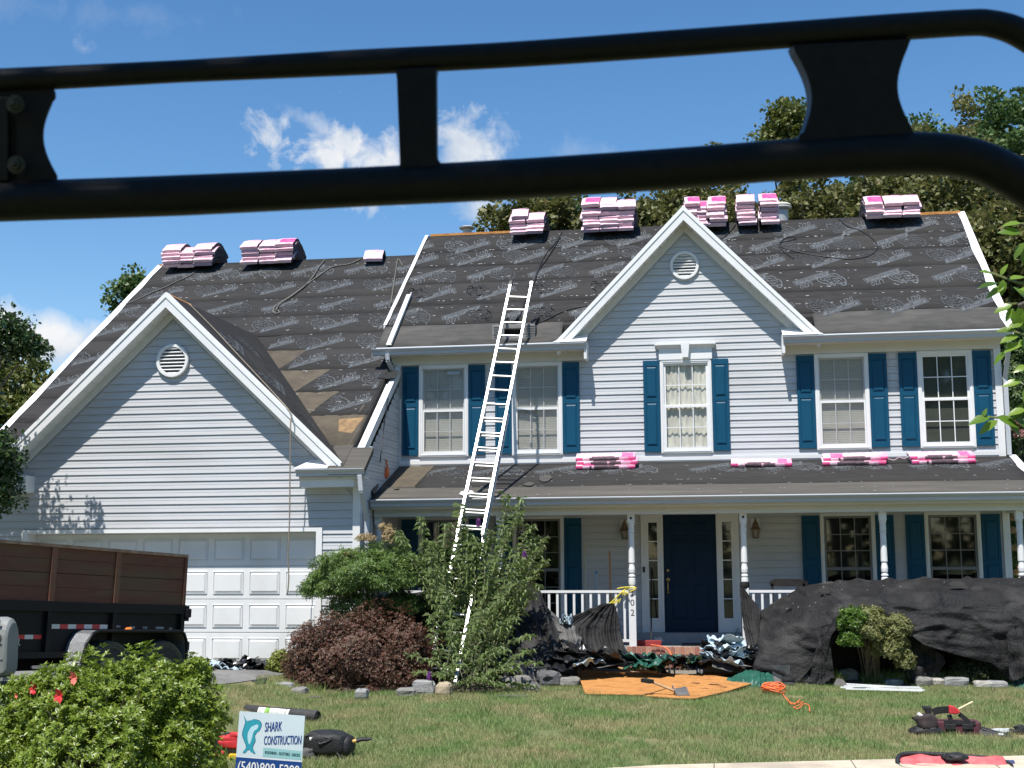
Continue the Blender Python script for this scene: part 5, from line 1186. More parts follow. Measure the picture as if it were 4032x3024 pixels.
shrub('barberry_seedling', 'little purple barberry tuft between the edging stones', 1460, 2735, -4.75, (.16, .15, .13), barb, 240, .028, 12, 5, .3, .2, asp=.5, cat='plant', nst=6)
shrub('barberry_seedling', 'red tinged seedling left of the little purple tuft', 1360, 2730, -4.8, (.10, .1, .08), barb, 110, .028, 13, 5, .3, .2, asp=.5, cat='plant', nst=5)
chart = leafmat('chartreuse_leaves', [(.20, .24, .04), (.32, .34, .08), (.14, .19, .03)], .45, .3)
shrub('chartreuse_shrub', 'small yellow green shrub between the garage door and the purple bush', 1110, 2620, -3.5, (.20, .2, .24), chart, 420, .05, 14, 5, .3, .2, asp=.5, nst=8)
# nandina by the garage corner
nand = leafmat('nandina_leaves', [(.08, .16, .03), (.15, .25, .05), (.24, .33, .09), (.06, .13, .04)], .4, .35)
t, c = shrub('nandina_bush', 'feathery bright green nandina hiding the garage wall lantern', 1420, 2270, -3.5, (.78, .5, .42), nand, 3000, .06, 15, 5, .45, .25, base=(-4.75, -3.4, -.6), extra=[(1300, 2310, -3.5, (.45, .4, .26), 1100), (1560, 2250, -3.4, (.45, .4, .38), 1200), (1400, 2400, -3.3, (.5, .4, .3), 700), (1580, 2380, -3.2, (.4, .35, .2), 500)], asp=.24, zmin=0, parts=200)
seedm = leafmat('dry_flower_heads', [(.42, .32, .18), (.55, .42, .22), (.35, .28, .18), (.5, .36, .14)], .7, .3)
for (x, y, r0, r1, n) in ((1530, 2110, .10, .17, 260), (1548, 2230, .10, .13, 220), (1440, 2120, .16, .07, 160), (1385, 2185, .16, .06, 120), (1505, 2075, .05, .06, 50)):
    rs = np.random.RandomState(x); leaf_mesh('flower_head', rosette_mass(n, onY(x, y, -3.55), (r0, .1, r1), rs, .028, 4, .2, .2, -1, .5), seedm, t, kind='stuff')
# butterfly bush with the ladder in it
bud = leafmat('butterfly_leaves', [(.17, .25, .08), (.24, .33, .12), (.33, .41, .18), (.28, .35, .19)], .5, .35)
bb = thing('butterfly_bush', 'tall grey green butterfly bush growing up through the ladder', 'bush', (-3.3, -3.9, -.6)); rs = np.random.RandomState(21); a = random.Random(22)
smb = MB(); LP = []; LD = []
shoots = []
for (x, y, Y, b) in [(1650, 2035, -3.6, 1), (1575, 2110, -3.6, 1), (1700, 2130, -3.7, 1), (1800, 1985, -3.6, 1), (1765, 2060, -3.8, 1), (1850, 2080, -3.9, 1), (1990, 1945, -3.6, 1), (2060, 1960, -3.5, 1), (2040, 2020, -3.6, 1), (2095, 2070, -3.7, 1), (2130, 2120, -3.6, 1), (2150, 2210, -3.7, 1), (2120, 2300, -3.8, 1), (1610, 2190, -3.7, 1), (1560, 2090, -3.5, 1), (1970, 2060, -3.9, 1),
                     (1900, 2140, -4.2, 1), (1800, 2170, -4.2, 1), (1700, 2240, -4.1, 1), (2020, 2160, -4.1, 1), (1930, 2090, -4.3, 1), (2080, 2200, -4.0, 1), (1750, 2330, -4.3, 1), (1860, 2280, -4.4, 1), (1960, 2250, -4.4, 1), (2040, 2290, -4.2, 1), (1690, 2420, -4.3, 0), (1800, 2440, -4.6, 0), (1900, 2400, -4.6, 0),
                     (1950, 2550, -4.7, 0), (2000, 2640, -4.7, 0), (1720, 2560, -4.5, 0), (1860, 2560, -4.8, 0), (1760, 2660, -4.8, 0), (1900, 2680, -4.9, 0), (1990, 2560, -4.6, 0), (2090, 2500, -4.3, 0), (1640, 2650, -4.7, 0), (1970, 2700, -4.9, 0), (1820, 2620, -5.0, 0)]: shoots.append(onY(x+a.uniform(-8, 8), y, Y if (b == 0 or x < 1790 or x > 2030) else -3.0))
for i in range(60):
    yy = a.uniform(2110, 2720); q = onY(a.uniform(1610, 2120), yy, a.uniform(-3.1, -2.8) if yy < 2400 else (a.uniform(-3.4, -3.1) if i % 3 else a.uniform(-4.8, -4.2))); shoots.append(q)
for e in shoots:
    b0 = Vector((-3.3+a.uniform(-.3, .3), (-4.5 if e.y < -4.0 else -3.45)+a.uniform(-.15, .15), -.6)); m_ = b0.lerp(e, .55)+Vector((a.uniform(-.12, .12), a.uniform(-.1, .1), .10)); pth = sm([b0, m_, e], 12); smb.tube(pth[::3]+[e], [.007]*3+[.006]*3+[.0045]*2+[.003]*(len(pth[::3])-7), 5)
    Lp = (e-b0).length; nn_ = int(Lp/.052)
    for k in range(nn_):
        t = 1-(k/nn_)*.72; 
        p = pth[min(len(pth)-1, int(t*(len(pth)-1)))]; p = p+(pth[min(len(pth)-1, int(t*(len(pth)-1))+1)]-p)*((t*(len(pth)-1)) % 1); th = k*1.57+a.uniform(-.4, .4)
        for s in (0, math.pi):
            d = Vector((math.cos(th+s), math.sin(th+s), a.uniform(-.3, .55))); LP.append(tuple(p)); LD.append(tuple(d))
LP = np.array(LP); LD = np.array(LD); LD /= np.linalg.norm(LD, axis=1)[:, None]; n = len(LP)
def leafstrip(P0, D, size, asp, droop, rs):
    """curved lance leaf of 3 quads each"""
    n = len(P0); s = size*rs.uniform(.55, 1.2, (n, 1)); w = np.cross(D, [0, 0, 1.0]); w /= np.linalg.norm(w, axis=1)[:, None]+1e-9; up = np.cross(w, D)
    P = np.empty((n*2, 4, 3)); m1 = P0+D*s*.55+np.array([0, 0, 1])*s*.06; e = P0+D*s*.95-np.array([0, 0, 1])*s*droop
    P[:n, 0] = P0; P[:n, 1] = m1-w*s*asp/2+up*s*.05; P[:n, 2] = e; P[:n, 3] = m1; P[n:, 0] = P0; P[n:, 1] = m1; P[n:, 2] = e; P[n:, 3] = m1+w*s*asp/2+up*s*.05
    return P
leaf_mesh('foliage', leafstrip(LP, LD, .135, .27, .34, rs), bud, bb, kind='stuff')
smb.build('stems', mat('green_stem', (.16, .17, .09), (.12, .11, .07), 8, .8), bb)
fr_ = [i for i in range(n) if LD[i][1] < .1]; sel = a.sample(fr_, 220); place_leaves(bb, leaf_obj_mesh('leaf', bud, 1, .27, .35), [tuple(LP[i]) for i in sel], [tuple(LD[i]) for i in sel], .12, rs)
purp = leafmat('purple_florets', [(.22, .05, .30), (.30, .08, .36), (.16, .04, .2)], .6, .2)
for (x, y, Y) in ((1884, 2062, -3.9), (1690, 2665, -4.9), (2065, 2190, -3.9)):
    p = onY(x, y, Y); leaf_mesh('flower_spike', rosette_mass(140, p, (.028, .028, .075), np.random.RandomState(x), .016, 4, .3, .1, -1, .6), purp, bb, kind='stuff')
# boxwood-like shrub under the big tarp
box1 = leafmat('boxwood_leaves', [(.05, .11, .012), (.10, .19, .025), (.16, .25, .04)], .35, .3); box2 = leafmat('pale_boxwood_leaves', [(.14, .16, .04), (.24, .25, .08), (.32, .31, .13)], .45, .3)
t, c = shrub('boxwood_bush', 'half yellowed green shrub peeping out from under the big black tarp', 3420, 2470, -3.22, (.28, .24, .28), box2, 2200, .030, 31, 5, .45, .25, base=(2.72, -2.75, -.6), extra=[(3500, 2540, -3.18, (.25, .22, .32), 1500), (3560, 2600, -3.15, (.14, .15, .2), 500), (3530, 2470, -3.18, (.2, .2, .2), 500)], asp=.5, nst=24)
leaf_mesh('green_foliage', np.vstack([rosette_mass(900, onY(3355, 2446, -3.3), (.2, .18, .2), rs, .032, 5, .4, .2, -1, .5), rosette_mass(900, onY(3350, 2520, -3.32), (.17, .16, .13), rs, .032, 5, .4, .2, -1, .5), rosette_mass(500, onY(3400, 2428, -3.28), (.18, .16, .09), rs, .032, 5, .4, .2, -1, .5)]), box1, t, kind='stuff')
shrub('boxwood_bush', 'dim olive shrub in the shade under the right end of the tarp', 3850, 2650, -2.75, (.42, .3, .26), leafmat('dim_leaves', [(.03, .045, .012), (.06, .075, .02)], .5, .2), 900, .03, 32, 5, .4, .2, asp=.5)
# flowering shrub seen through the open end of the porch
cr2 = leafmat('crepe_leaves', [(.07, .13, .03), (.13, .20, .05), (.2, .26, .07)], .4, .3); blo = leafmat('orange_blossom', [(.60, .38, .14), (.7, .5, .22), (.62, .36, .2)], .6, .3)
t, c = shrub('flowering_shrub', 'green shrub with orange blossom clusters beyond the open porch end', 4010, 2150, 2.2, (.55, .7, 1.1), cr2, 2600, .10, 33, 5, .3, .2, base=(6.6, 2.2, -.6), asp=.35, cat='shrub')
for (x, y) in ((3992, 2040), (4012, 2110), (3996, 2160), (4016, 2240), (4000, 2255), (4024, 2200), (3990, 2090)):
    leaf_mesh('blossom_cluster', rosette_mass(46, onY(x, y, 1.4), (.05, .04, .06), np.random.RandomState(x), .03, 4, .2, .1, -1, .6), blo, t, kind='stuff')
t, c = shrub('crepe_myrtle', 'leafy myrtle with faded pink blooms right of the upper house corner', 3998, 1500, 3.5, (.42, .8, 1.3), leafmat('ferny_leaves', [(.06, .12, .04), (.12, .19, .07), (.18, .25, .10)], .4, .3), 2600, .13, 34, 5, .3, .2, base=(7.0, 3.5, -.6), asp=.3, cat='tree', zmin=0)
for (x, y) in ((3985, 1680), (4018, 1710), (3996, 1665)): leaf_mesh('blossom_cluster', rosette_mass(60, onY(x, y, 2.5), (.13, .08, .08), np.random.RandomState(x), .05, 4, .2, .1, -1, .6), leafmat('faded_pink', [(.42, .22, .2), (.5, .3, .27)], .6, .3), t, kind='stuff')
# ---------------------------------------------------------------- street tree: its crown shades the rack, one branch hangs into view
near = leafmat('near_leaves', [(.10, .20, .02), (.17, .29, .035), (.24, .36, .05), (.07, .14, .02)], .3, .45)
base = Vector((4.6, -20.6, -.8)); nt_ = thing('street_tree', 'broad street tree whose bright leafy branch hangs in at the right edge', 'tree', base)
mb = MB(); mb.tube(sm([base, Vector((4.4, -20.8, 1.6)), Vector((3.9, -21.6, 3.6)), Vector((2.2, -24.0, 5.6)), Vector((.6, -26.2, 7.4))]), [.24-.009*i for i in range(21)], 10); mb.build('trunk', bark, nt_, smooth=True)
rs = np.random.RandomState(50); P = []; Nn = []
for (c_, r_, n_, nl_) in (((-1.9, -25.4, 8.6), (1.6, 1.5, 1.4), 130, 44), ((.1, -25.2, 8.4), (1.0, 1.4, 1.1), 56, 34), ((1.3, -25.3, 8.4), (1.0, 1.4, 1.0), 26, 30), ((3.2, -25.2, 8.0), (1.3, 1.6, 1.3), 60, 40)):
    p_, n__, cc = crown_pts(c_, r_, n_, .42, nl_, rs, .1, .2); P.append(p_); Nn.append(n__)
leaf_mesh('crown', leaf_arrays(np.vstack(P), np.vstack(Nn), .15, rs), near, nt_, kind='stuff')
lmn = leaf_obj_mesh('leaf', near, 1, .5, .22); YB = -16.2
tw = MB(); pts = []; dirs = []; a = random.Random(8)
def twig(px, leafs, r=.006):
    q = [onY(x, y, YB+.15*i*.3) for i, (x, y) in enumerate(px)]; tw.tube(sm(q, 4), r, 5)
    for (x, y, dx, dy, s) in leafs:
        p = onY(x, y, YB-.05); d = Vector(RT)*dx-Vector(UP)*dy+Vector((0, a.uniform(-.3, .15), 0)); pts.append((p, d, s))
twig([(4090, 1130), (4000, 1110), (3920, 1080), (3885, 1070)], [(3930, 1115, -1, .10, .115), (3960, 1125, -1, .45, .12), (3900, 1075, -.8, -.2, .06), (3990, 1130, .6, .4, .13), (4010, 1140, .9, .1, .12), (3940, 1085, .3, -.7, .07), (3975, 1100, .8, -.3, .1), (3950, 1100, -.1, .8, .09)])
twig([(4090, 1200), (4010, 1195), (3960, 1200)], [(3985, 1200, -1, .3, .10), (4010, 1205, .2, .8, .11), (4030, 1190, .8, -.2, .12), (3990, 1215, -.5, .7, .08), (4030, 1230, 0, .9, .1)])
twig([(4090, 1330), (4010, 1310), (3970, 1300)], [(4000, 1298, -1, -.05, .10), (4010, 1320, -.9, .25, .11), (4030, 1350, -.9, .3, .12), (4015, 1335, .4, .6, .1), (4035, 1310, .9, .1, .12), (3985, 1345, -.8, .5, .05), (3960, 1385, -.6, .5, .09), (4015, 1290, -.3, -.8, .1), (4032, 1270, -.9, .2, .1)])
twig([(4090, 1665), (4000, 1650), (3930, 1645), (3880, 1640)], [(3900, 1640, -1, .22, .125), (3930, 1655, -.8, .45, .12), (3925, 1640, .9, .35, .13), (3960, 1650, .6, .5, .12), (3870, 1642, .2, -.6, .05), (4000, 1655, .9, .4, .12), (4020, 1665, .7, .7, .09)])
twig([(4090, 900), (4030, 880), (4000, 885)], [(4020, 878, -1, .0, .10), (4020, 915, -.9, -.1, .12), (4032, 955, -.3, .4, .1), (4030, 985, .1, .9, .08)])
twig([(4090, 1510), (4030, 1505)], [(4020, 1500, -.9, .15, .10), (4032, 1530, .2, .8, .12), (4040, 1440, -.7, .3, .08), (4035, 1590, -.5, .7, .11), (4040, 1610, -.9, .2, .1)])
for p, d, s in pts:
    o = bpy.data.objects.new('leaf', lmn); COL.objects.link(o); o.parent = nt_; o.matrix_parent_inverse = Matrix.Translation(-nt_.location)
    X = d.normalized(); Z = (Vector((0, -.75, .75))+Vector((a.uniform(-.3, .3), 0, a.uniform(-.3, .3)))); Yv = Z.cross(X).normalized(); Z = X.cross(Yv)
    o.matrix_basis = Matrix([[X.x*s, Yv.x*s, Z.x*s, p.x], [X.y*s, Yv.y*s, Z.y*s, p.y], [X.z*s, Yv.z*s, Z.z*s, p.z], [0, 0, 0, 1]])
tq = [onY(4200, 1200, -16.8), Vector((4.2, -18.2, 2.6)), Vector((4.35, -20.2, 2.4))]; tw.tube(sm([onY(4090, y_, YB) for y_ in (880, 1130, 1330, 1510, 1665)], 4), .012, 6); tw.build('branch', mat('green_twig', (.14, .16, .05)), nt_); bq_ = MB(); bq_.tube(sm([onY(4090, 1200, YB), onY(4180, 1160, -16.6), Vector((4.0, -18.0, 2.75)), Vector((4.3, -19.3, 2.5)), Vector((4.35, -20.5, 2.1))], 5), [.012+.0016*i for i in range(21)], 8); bq_.build('limb', bark, nt_, smooth=True)

# unseen trees added behind the viewer to block horizon glow and darken window reflections
for i in range(9):
    x = -38+i*9.5; c = (x+2*math.sin(i*3), -50+3*math.sin(i*1.7), 7.5); rs = np.random.RandomState(300+i)
    t = thing('added_horizon_tree', 'unseen leafy tree added behind the viewpoint to block horizon glow', 'tree', (c[0], c[1], -.9), 'unseen trees added to block horizon glow')
    P, Nn, cc = crown_pts(c, (5.2, 4, 7.2), 110, 1.5, 34, rs, .4, .3); leaf_mesh('crown', leaf_arrays(P, Nn, .75, rs), green, t)
    mb = MB(); mb.tube([(c[0], c[1], -.9), (c[0], c[1], 9)], [.35, .18], 8); mb.build('trunk', bark, t)
# ---------------------------------------------------------------- tarps and cloths
tarpm = mat('black_landscape_cloth', (.009, .009, .010), (.017, .0166, .017), 4, .7, .9, 26, c3=(.038, .037, .036), s3=2.2, spec=.25)
greent = mat('green_tarp', (.012, .075, .05), (.02, .11, .075), 6, .45, .4, 30)
def interp(pts, u):
    P = [Vector(p) for p in pts]; L_ = [0]
    for a, b in zip(P, P[1:]): L_.append(L_[-1]+(b-a).length)
    t = u*L_[-1]
    for i in range(len(P)-1):
        if t <= L_[i+1]+1e-9:
            k = (t-L_[i])/max(1e-6, L_[i+1]-L_[i]); return P[i].lerp(P[i+1], k)
    return P[-1]
def cloth(name, edges, m, nu, nv, label=None, cat=None, parent=None, pleat=0.0, freq=8, crump=.03, cs=3.0, seed=0, fan=False, thick=.004, an=(1, 1, 1)):
    """surface through a list of edge polylines, from the first (top) to the last (bottom), with folds"""
    E_ = [[interp(e, i/nu) for i in range(nu+1)] for e in edges]; k = len(E_)-1; mb = MB()
    rows = []
    for j in range(nv+1):
        v = j/nv*k; a = min(int(v), k-1); t = v-a; row = []
        for i in range(nu+1):
            p0, p1, p2, p3 = E_[max(a-1, 0)][i], E_[a][i], E_[a+1][i], E_[min(a+2, k)][i]
            row.append(.5*((2*p1)+(p2-p0)*t+(2*p0-5*p1+4*p2-p3)*t*t+(3*p1-p0-3*p2+p3)*t*t*t))
        rows.append(row)
    out = []
    for j in range(nv+1):
        for i in range(nu+1):
            p = rows[j][i]; u, v = i/nu, j/nv
            du = rows[j][min(i+1, nu)]-rows[j][max(i-1, 0)]; dv = rows[min(j+1, nv)][i]-rows[max(j-1, 0)][i]; n = du.cross(dv)
            n = n.normalized() if n.length > 1e-9 else Vector((0, -1, 0))
            if n.y > 0: n = -n
            ph = 2.2*noise.noise(Vector((u*3, v*.6, seed)))
            d = pleat*(.35+.65*v)*(abs(math.sin(u*freq*math.pi+ph*2.2))**.8-.5+.4*math.sin(u*freq*2.7*math.pi+ph*4+v*2))
            q = Vector((p.x*cs*an[0]+p.z*cs*.9*(an[0] != 1), p.y*cs*an[1], p.z*cs*an[2]+seed)); nz = noise.noise(q)+.5*noise.noise(q*2.3)+.25*noise.noise(q*5)
            rd = 1-abs(noise.noise(Vector((p.x*1.1+p.z*1.3, p.z*2.6-p.x*.5, seed+3)))*1.2+.35*noise.noise(Vector((p.x*3+p.z, p.z*6, seed))))*2.2
            out.append(p+n*(d+crump*nz+crump*1.5*max(0, rd-.5)*2))
    mb.v = [tuple(p) for p in out]; mb.f = [(j*(nu+1)+i, j*(nu+1)+i+1, (j+1)*(nu+1)+i+1, (j+1)*(nu+1)+i) for j in range(nv) for i in range(nu)]; mb.m = [0]*len(mb.f)
    o = mb.build(name, m, parent, smooth=True, thick=thick); 
    if label: tag(o, label, cat)
    return o
yl = lambda pts, Y: [onY(x, y, Y) for x, y in pts]
# big tarp over the right hand bed
T = thing('black_tarp', 'huge black landscape cloth draped over the right hand bushes and railing', 'tarp', (3.3, -2.5, -.6))
cloth('tarp_sheet', [yl([(3010, 2395), (3080, 2350), (3180, 2305), (3300, 2290), (3500, 2284), (3800, 2280), (4150, 2276)], -1.92),
                     yl([(2995, 2440), (3080, 2370), (3180, 2318), (3300, 2300), (3500, 2294), (3800, 2288), (4150, 2284)], -2.2),
                     yl([(2985, 2560), (3080, 2490), (3180, 2420), (3300, 2372), (3500, 2352), (3800, 2350), (4150, 2350)], -2.75),
                     yl([(2965, 2640), (3060, 2600), (3150, 2560), (3270, 2450), (3440, 2400), (3700, 2460), (4150, 2500)], -2.95),
                     yl([(2948, 2690), (3040, 2692), (3140, 2690), (3255, 2560), (3440, 2405), (3700, 2560), (4150, 2640)], -3.02)],
      tarpm, 150, 70, parent=T, pleat=.012, freq=5, crump=.028, cs=3.0, seed=3, an=(.45, 1, 2.2))
cloth('tarp_flap', [yl([(3236, 2520), (3262, 2462), (3330, 2408), (3420, 2388), (3520, 2392), (3640, 2400), (3800, 2392), (3920, 2388), (3990, 2410), (4090, 2440)], -3.0),
                    yl([(3238, 2560), (3268, 2478), (3330, 2420), (3420, 2400), (3520, 2440), (3640, 2480), (3800, 2490), (3920, 2470), (3985, 2480), (4080, 2520)], -3.12),
                    yl([(3250, 2600), (3275, 2500), (3335, 2425), (3425, 2405), (3530, 2458), (3640, 2540), (3760, 2578), (3900, 2610), (3985, 2680), (4080, 2570)], -3.14)],
      tarpm, 110, 40, parent=T, pleat=.012, freq=4, crump=.034, cs=3, seed=9, an=(.45, 1, 2.2))
cloth('tarp_corner', [yl([(3236, 2500), (3250, 2470), (3262, 2462)], -3.02), yl([(3205, 2590), (3245, 2560), (3270, 2540)], -3.1), yl([(3185, 2672), (3235, 2680), (3284, 2660)], -3.16), yl([(3120, 2690), (3220, 2694), (3286, 2668)], -3.22)], tarpm, 30, 26, parent=T, pleat=.02, freq=4, crump=.03, seed=5)
cloth('tarp_fold', [yl([(3560, 2462), (3620, 2500), (3700, 2560)], -2.98), yl([(3560, 2560), (3640, 2600), (3720, 2600)], -2.9), yl([(3570, 2680), (3640, 2690), (3690, 2660)], -2.9)], tarpm, 30, 22, parent=T, pleat=.03, freq=3, crump=.04, seed=6)
cloth('tarp_hem', [yl([(3955, 2440), (3990, 2420), (4060, 2460)], -3.12), yl([(3968, 2560), (4000, 2560), (4080, 2600)], -3.2), yl([(3975, 2690), (4000, 2680), (4090, 2640)], -3.25)], tarpm, 24, 24, parent=T, pleat=.04, freq=3, crump=.04, seed=7)
cloth('tarp_lining', [yl([(3225, 2440), (3400, 2420), (3600, 2440), (3780, 2500), (4060, 2540)], -2.5), yl([(3225, 2700), (3400, 2710), (3600, 2710), (3780, 2705), (4060, 2700)], -2.35)], tarpm, 60, 20, parent=T, pleat=.05, freq=7, crump=.03, seed=8)
# bits of debris on the tarp
rs = random.Random(4); mb = MB(); mb2 = MB()
for k in range(60):
    x = rs.uniform(3080, 4020); y = rs.uniform(2288, 2400) if rs.random() < .8 else rs.uniform(2300, 2480); p = onY(x, y, -2.3-.5*(y-2288)/110); w = rs.uniform(.004, .011)
    mb.box(p.x-w, p.x+w, p.y-.04, p.y-.02, p.z+.0, p.z+w)
tag(mb.build('debris_bits', mat('pale_debris', (.35, .34, .32))), 'pale roofing crumbs scattered over the black cloth', 'debris', kind='stuff')
for i, (x, y, w, lb) in enumerate(((3764, 2300, .14, 'curved dark shingle piece near the top middle of the big black cloth'), (3845, 2318, .13, 'pointed dark shingle piece right of the curved one on the big black cloth'), (3246, 2330, .10, 'square dark shingle chip at the upper left of the big black cloth'), (3100, 2360, .08, 'thin dark shingle sliver on the left shoulder of the big black cloth'), (3480, 2336, .10, 'small dark shingle chip in the middle of the big black cloth'))):
    p = onY(x, y, -2.50); mb = MB(); a = random.Random(i); pts = [p+Vector((math.cos(t)*w*a.uniform(.6, 1), -.06+.15*math.sin(t)*w, math.sin(t)*w*.42*a.uniform(.7, 1))) for t in (0, 1.1, 2.2, 3.3, 4.3, 5.3)]; mb.prism(pts, (0, -.006, .004)); tag(mb.build('shingle_piece', felt), lb, 'shingle piece', 'torn shingle pieces')
# net from the right post
cloth('netting', [yl([(2912, 2318), (2918, 2314), (2928, 2314)], -1.86), yl([(2920, 2400), (2950, 2370), (2990, 2400)], -1.95), yl([(2930, 2480), (2965, 2450), (3015, 2450)], -2.15), yl([(2948, 2560), (2980, 2545), (3010, 2500)], -2.4)], tarpm, 40, 36, 'black netting tied to the right hand porch post and pulled towards the big tarp', 'netting', pleat=.05, freq=6, crump=.015, seed=11)
mb = MB(); p = onY(2932, 2302, -1.75); mb.lathe([(.07, -.06), (.08, -.02), (.075, .03), (.062, .05)], p, 12); tag(mb.build('cloth_knot', tarpm), 'black cloth wrapped and knotted round the right hand porch post', 'knot')
# net from the numbered post
cloth('netting', [yl([(2405, 2380), (2411, 2377), (2418, 2377)], -1.86), yl([(2300, 2412), (2370, 2400), (2432, 2420)], -1.92), yl([(2180, 2462), (2330, 2470), (2445, 2490)], -2.05), yl([(2170, 2540), (2330, 2540), (2462, 2560)], -2.3), yl([(2200, 2610), (2340, 2606), (2480, 2596)], -2.7)], tarpm, 80, 50, 'pleated black netting fanning down from the yellow rope on the numbered post', 'netting', pleat=.06, freq=9, crump=.02, seed=12)
# centre drape
cloth('black_tarp', [yl([(1760, 2345), (1880, 2320), (1990, 2300), (2080, 2300), (2115, 2322)], -1.72), yl([(1740, 2400), (1860, 2360), (1980, 2318), (2090, 2318), (2140, 2350)], -2.1), yl([(1700, 2560), (1860, 2520), (1960, 2460), (2090, 2450), (2190, 2480)], -2.7), yl([(1700, 2660), (1860, 2640), (1960, 2600), (2100, 2590), (2235, 2600)], -3.1), yl([(1700, 2690), (1900, 2660), (1990, 2655), (2110, 2650), (2240, 2630)], -3.4)], tarpm, 120, 70, 'black landscape cloth draped over the railing behind the butterfly bush', 'tarp', pleat=.06, freq=8, crump=.04, seed=14)
cloth('black_tarp', [yl([(1400, 2410), (1500, 2360), (1600, 2345), (1720, 2340)], -2.2), yl([(1400, 2440), (1500, 2380), (1600, 2352), (1720, 2360)], -2.6), yl([(1390, 2520), (1500, 2490), (1620, 2470), (1760, 2500)], -3.1), yl([(1390, 2650), (1500, 2650), (1640, 2660), (1790, 2660)], -3.5)], tarpm, 80, 50, 'black cloth mound behind the purple bush', 'tarp', pleat=.04, freq=5, crump=.06, seed=15)
cloth('black_plastic', [yl([(1990, 2640), (2060, 2625), (2130, 2640)], -3.45), yl([(1985, 2665), (2060, 2640), (2160, 2660)], -3.6), yl([(1990, 2690), (2080, 2685), (2180, 2680)], -3.7)], hose, 40, 16, 'shiny black plastic bunched at the foot of the centre drape', 'plastic', pleat=.02, freq=5, crump=.08, cs=6, seed=16)
cloth('torn_underlayment', [yl([(2150, 2400), (2200, 2440), (2255, 2470), (2282, 2500)], -2.2), yl([(2180, 2480), (2220, 2500), (2260, 2510), (2285, 2530)], -2.35), yl([(2200, 2560), (2230, 2555), (2260, 2550), (2280, 2560)], -2.5)], mat('grey_felt', (.075, .073, .07), (.11, .105, .10), 6, .7), 30, 20, 'grey torn underlayment hanging between the drape and the netting', 'underlayment', pleat=.04, freq=3, crump=.03, seed=17)
# yellow rope and knot
yel = mat('yellow_rope', (.75, .62, .04), (.6, .5, .05), 20, .6)
mb = MB(); mb.tube(sm(yl([(2400, 2378), (2420, 2360), (2440, 2340), (2466, 2318), (2500, 2312)], -1.83)), .012, 6); mb.tube(sm(yl([(2430, 2318), (2466, 2312), (2505, 2316), (2480, 2330)], -1.84)), .010, 6)
for k in range(7): a = k*.9; q = onY(2460+8*math.cos(a), 2336+10*math.sin(a), -1.85); mb.tube([q, q+Vector((.03*math.cos(a*2), -.02, .03*math.sin(a)))], .012, 5)
for k in range(6): mb.tube(sm(yl([(2445, 2356), (2440-8*k, 2368+2*k), (2438-10*k, 2374+k)], -1.86)), .006, 4)
tag(mb.build('yellow_rope', yel), 'yellow rope knotted round the numbered post', 'rope')
# ---------------------------------------------------------------- debris piles
plastic = [mat('black_film', (.012, .012, .013), rough=.3), mat('pale_blue_film', (.30, .42, .50), (.55, .64, .68), 9, .35), mat('grey_shingle', (.07, .068, .066), (.13, .125, .12), 30, .85, .4, 160), greent]
def crumple(name, x, y, Z, w, d, h, weights, label, cat, seed, n=26, Y=None):
    """a heap of crumpled film: several buckled sheets, each with its own fold lines"""
    c = onY(x, y, Y) if Y is not None else onZ(x, y, Z); rs = random.Random(seed); mb = MB()
    for s in range(n):
        a = rs.uniform(0, 6.28); r = rs.uniform(0, 1)**.6; cx, cy = c.x+math.cos(a)*w/2*r, c.y+math.sin(a)*d/2*r; zz_ = c.z+h*(1-r)*rs.uniform(.2, 1.0); m = rs.choices(range(4), weights)[0]
        sx, sy = rs.uniform(.14, .36)*min(1, w*1.3), rs.uniform(.10, .24)*min(1, w*1.3); rot = rs.uniform(0, 3.14); tl = rs.uniform(-.7, .7); tz = rs.uniform(-.5, .9); k = rs.uniform(0, 50); am = .0 if m == 2 else 1
        def fn(u, v):
            x_, y_ = (u-.5)*sx*2, (v-.5)*sy*2; z_ = .075*am*(abs(noise.noise(Vector((u*2.7, v*2.2, k))))*2.0+abs(noise.noise(Vector((u*6, v*5, k+5))))*.9)+x_*tl*.4+y_*tz*.7
            X = cx+x_*math.cos(rot)-y_*math.sin(rot); Yv = cy+x_*math.sin(rot)+y_*math.cos(rot); return (X, Yv, max(-.585, zz_+z_))
        mb.grid(fn, 12, 10, m)
    o = mb.build(name, plastic, thick=.004, smooth=False); tag(o, label, cat); return o
crumple('debris_heap', 2270, 2620, -.5, .9, .5, .22, (7, 2, 5, .4), 'heap of torn black and pale blue film below the netting', 'debris', 1, 30, Y=-3.1)
crumple('debris_heap', 2870, 2610, -.5, .75, .5, .42, (5, 7, 4, .2), 'tall heap of crumpled blue white and black film beside the steps', 'debris', 2, 36, Y=-2.5)
crumple('debris_heap', 2600, 2618, -.55, 1.3, .45, .05, (5, .8, 2, 6), 'low spread of green tarp and black film in front of the steps', 'debris', 3, 24, Y=-2.8)
crumple('debris_heap', 2240, 2462, -.1, .22, .1, .10, (1, 8, 0, 0), 'small wad of pale blue film caught on the netting', 'debris', 4, 7, Y=-2.25)
crumple('debris_heap', 930, 2645, -.42, .9, .4, .12, (7, 2, 2, 0), 'black and silver plastic heap in front of the garage door', 'debris', 5, 26, Y=-3.2)
crumple('debris_heap', 1560, 2320, -.1, .34, .2, .08, (2, 3, 3, 2), 'shingle scraps and film on the mound behind the nandina', 'debris', 6, 12, Y=-2.7)
crumple('debris_heap', 3170, 2300, -.1, .01, .01, .01, (1, 0, 0, 0), 'tiny wad of black film lying on top of the big black cloth', 'debris', 7, 1, Y=-2.1)
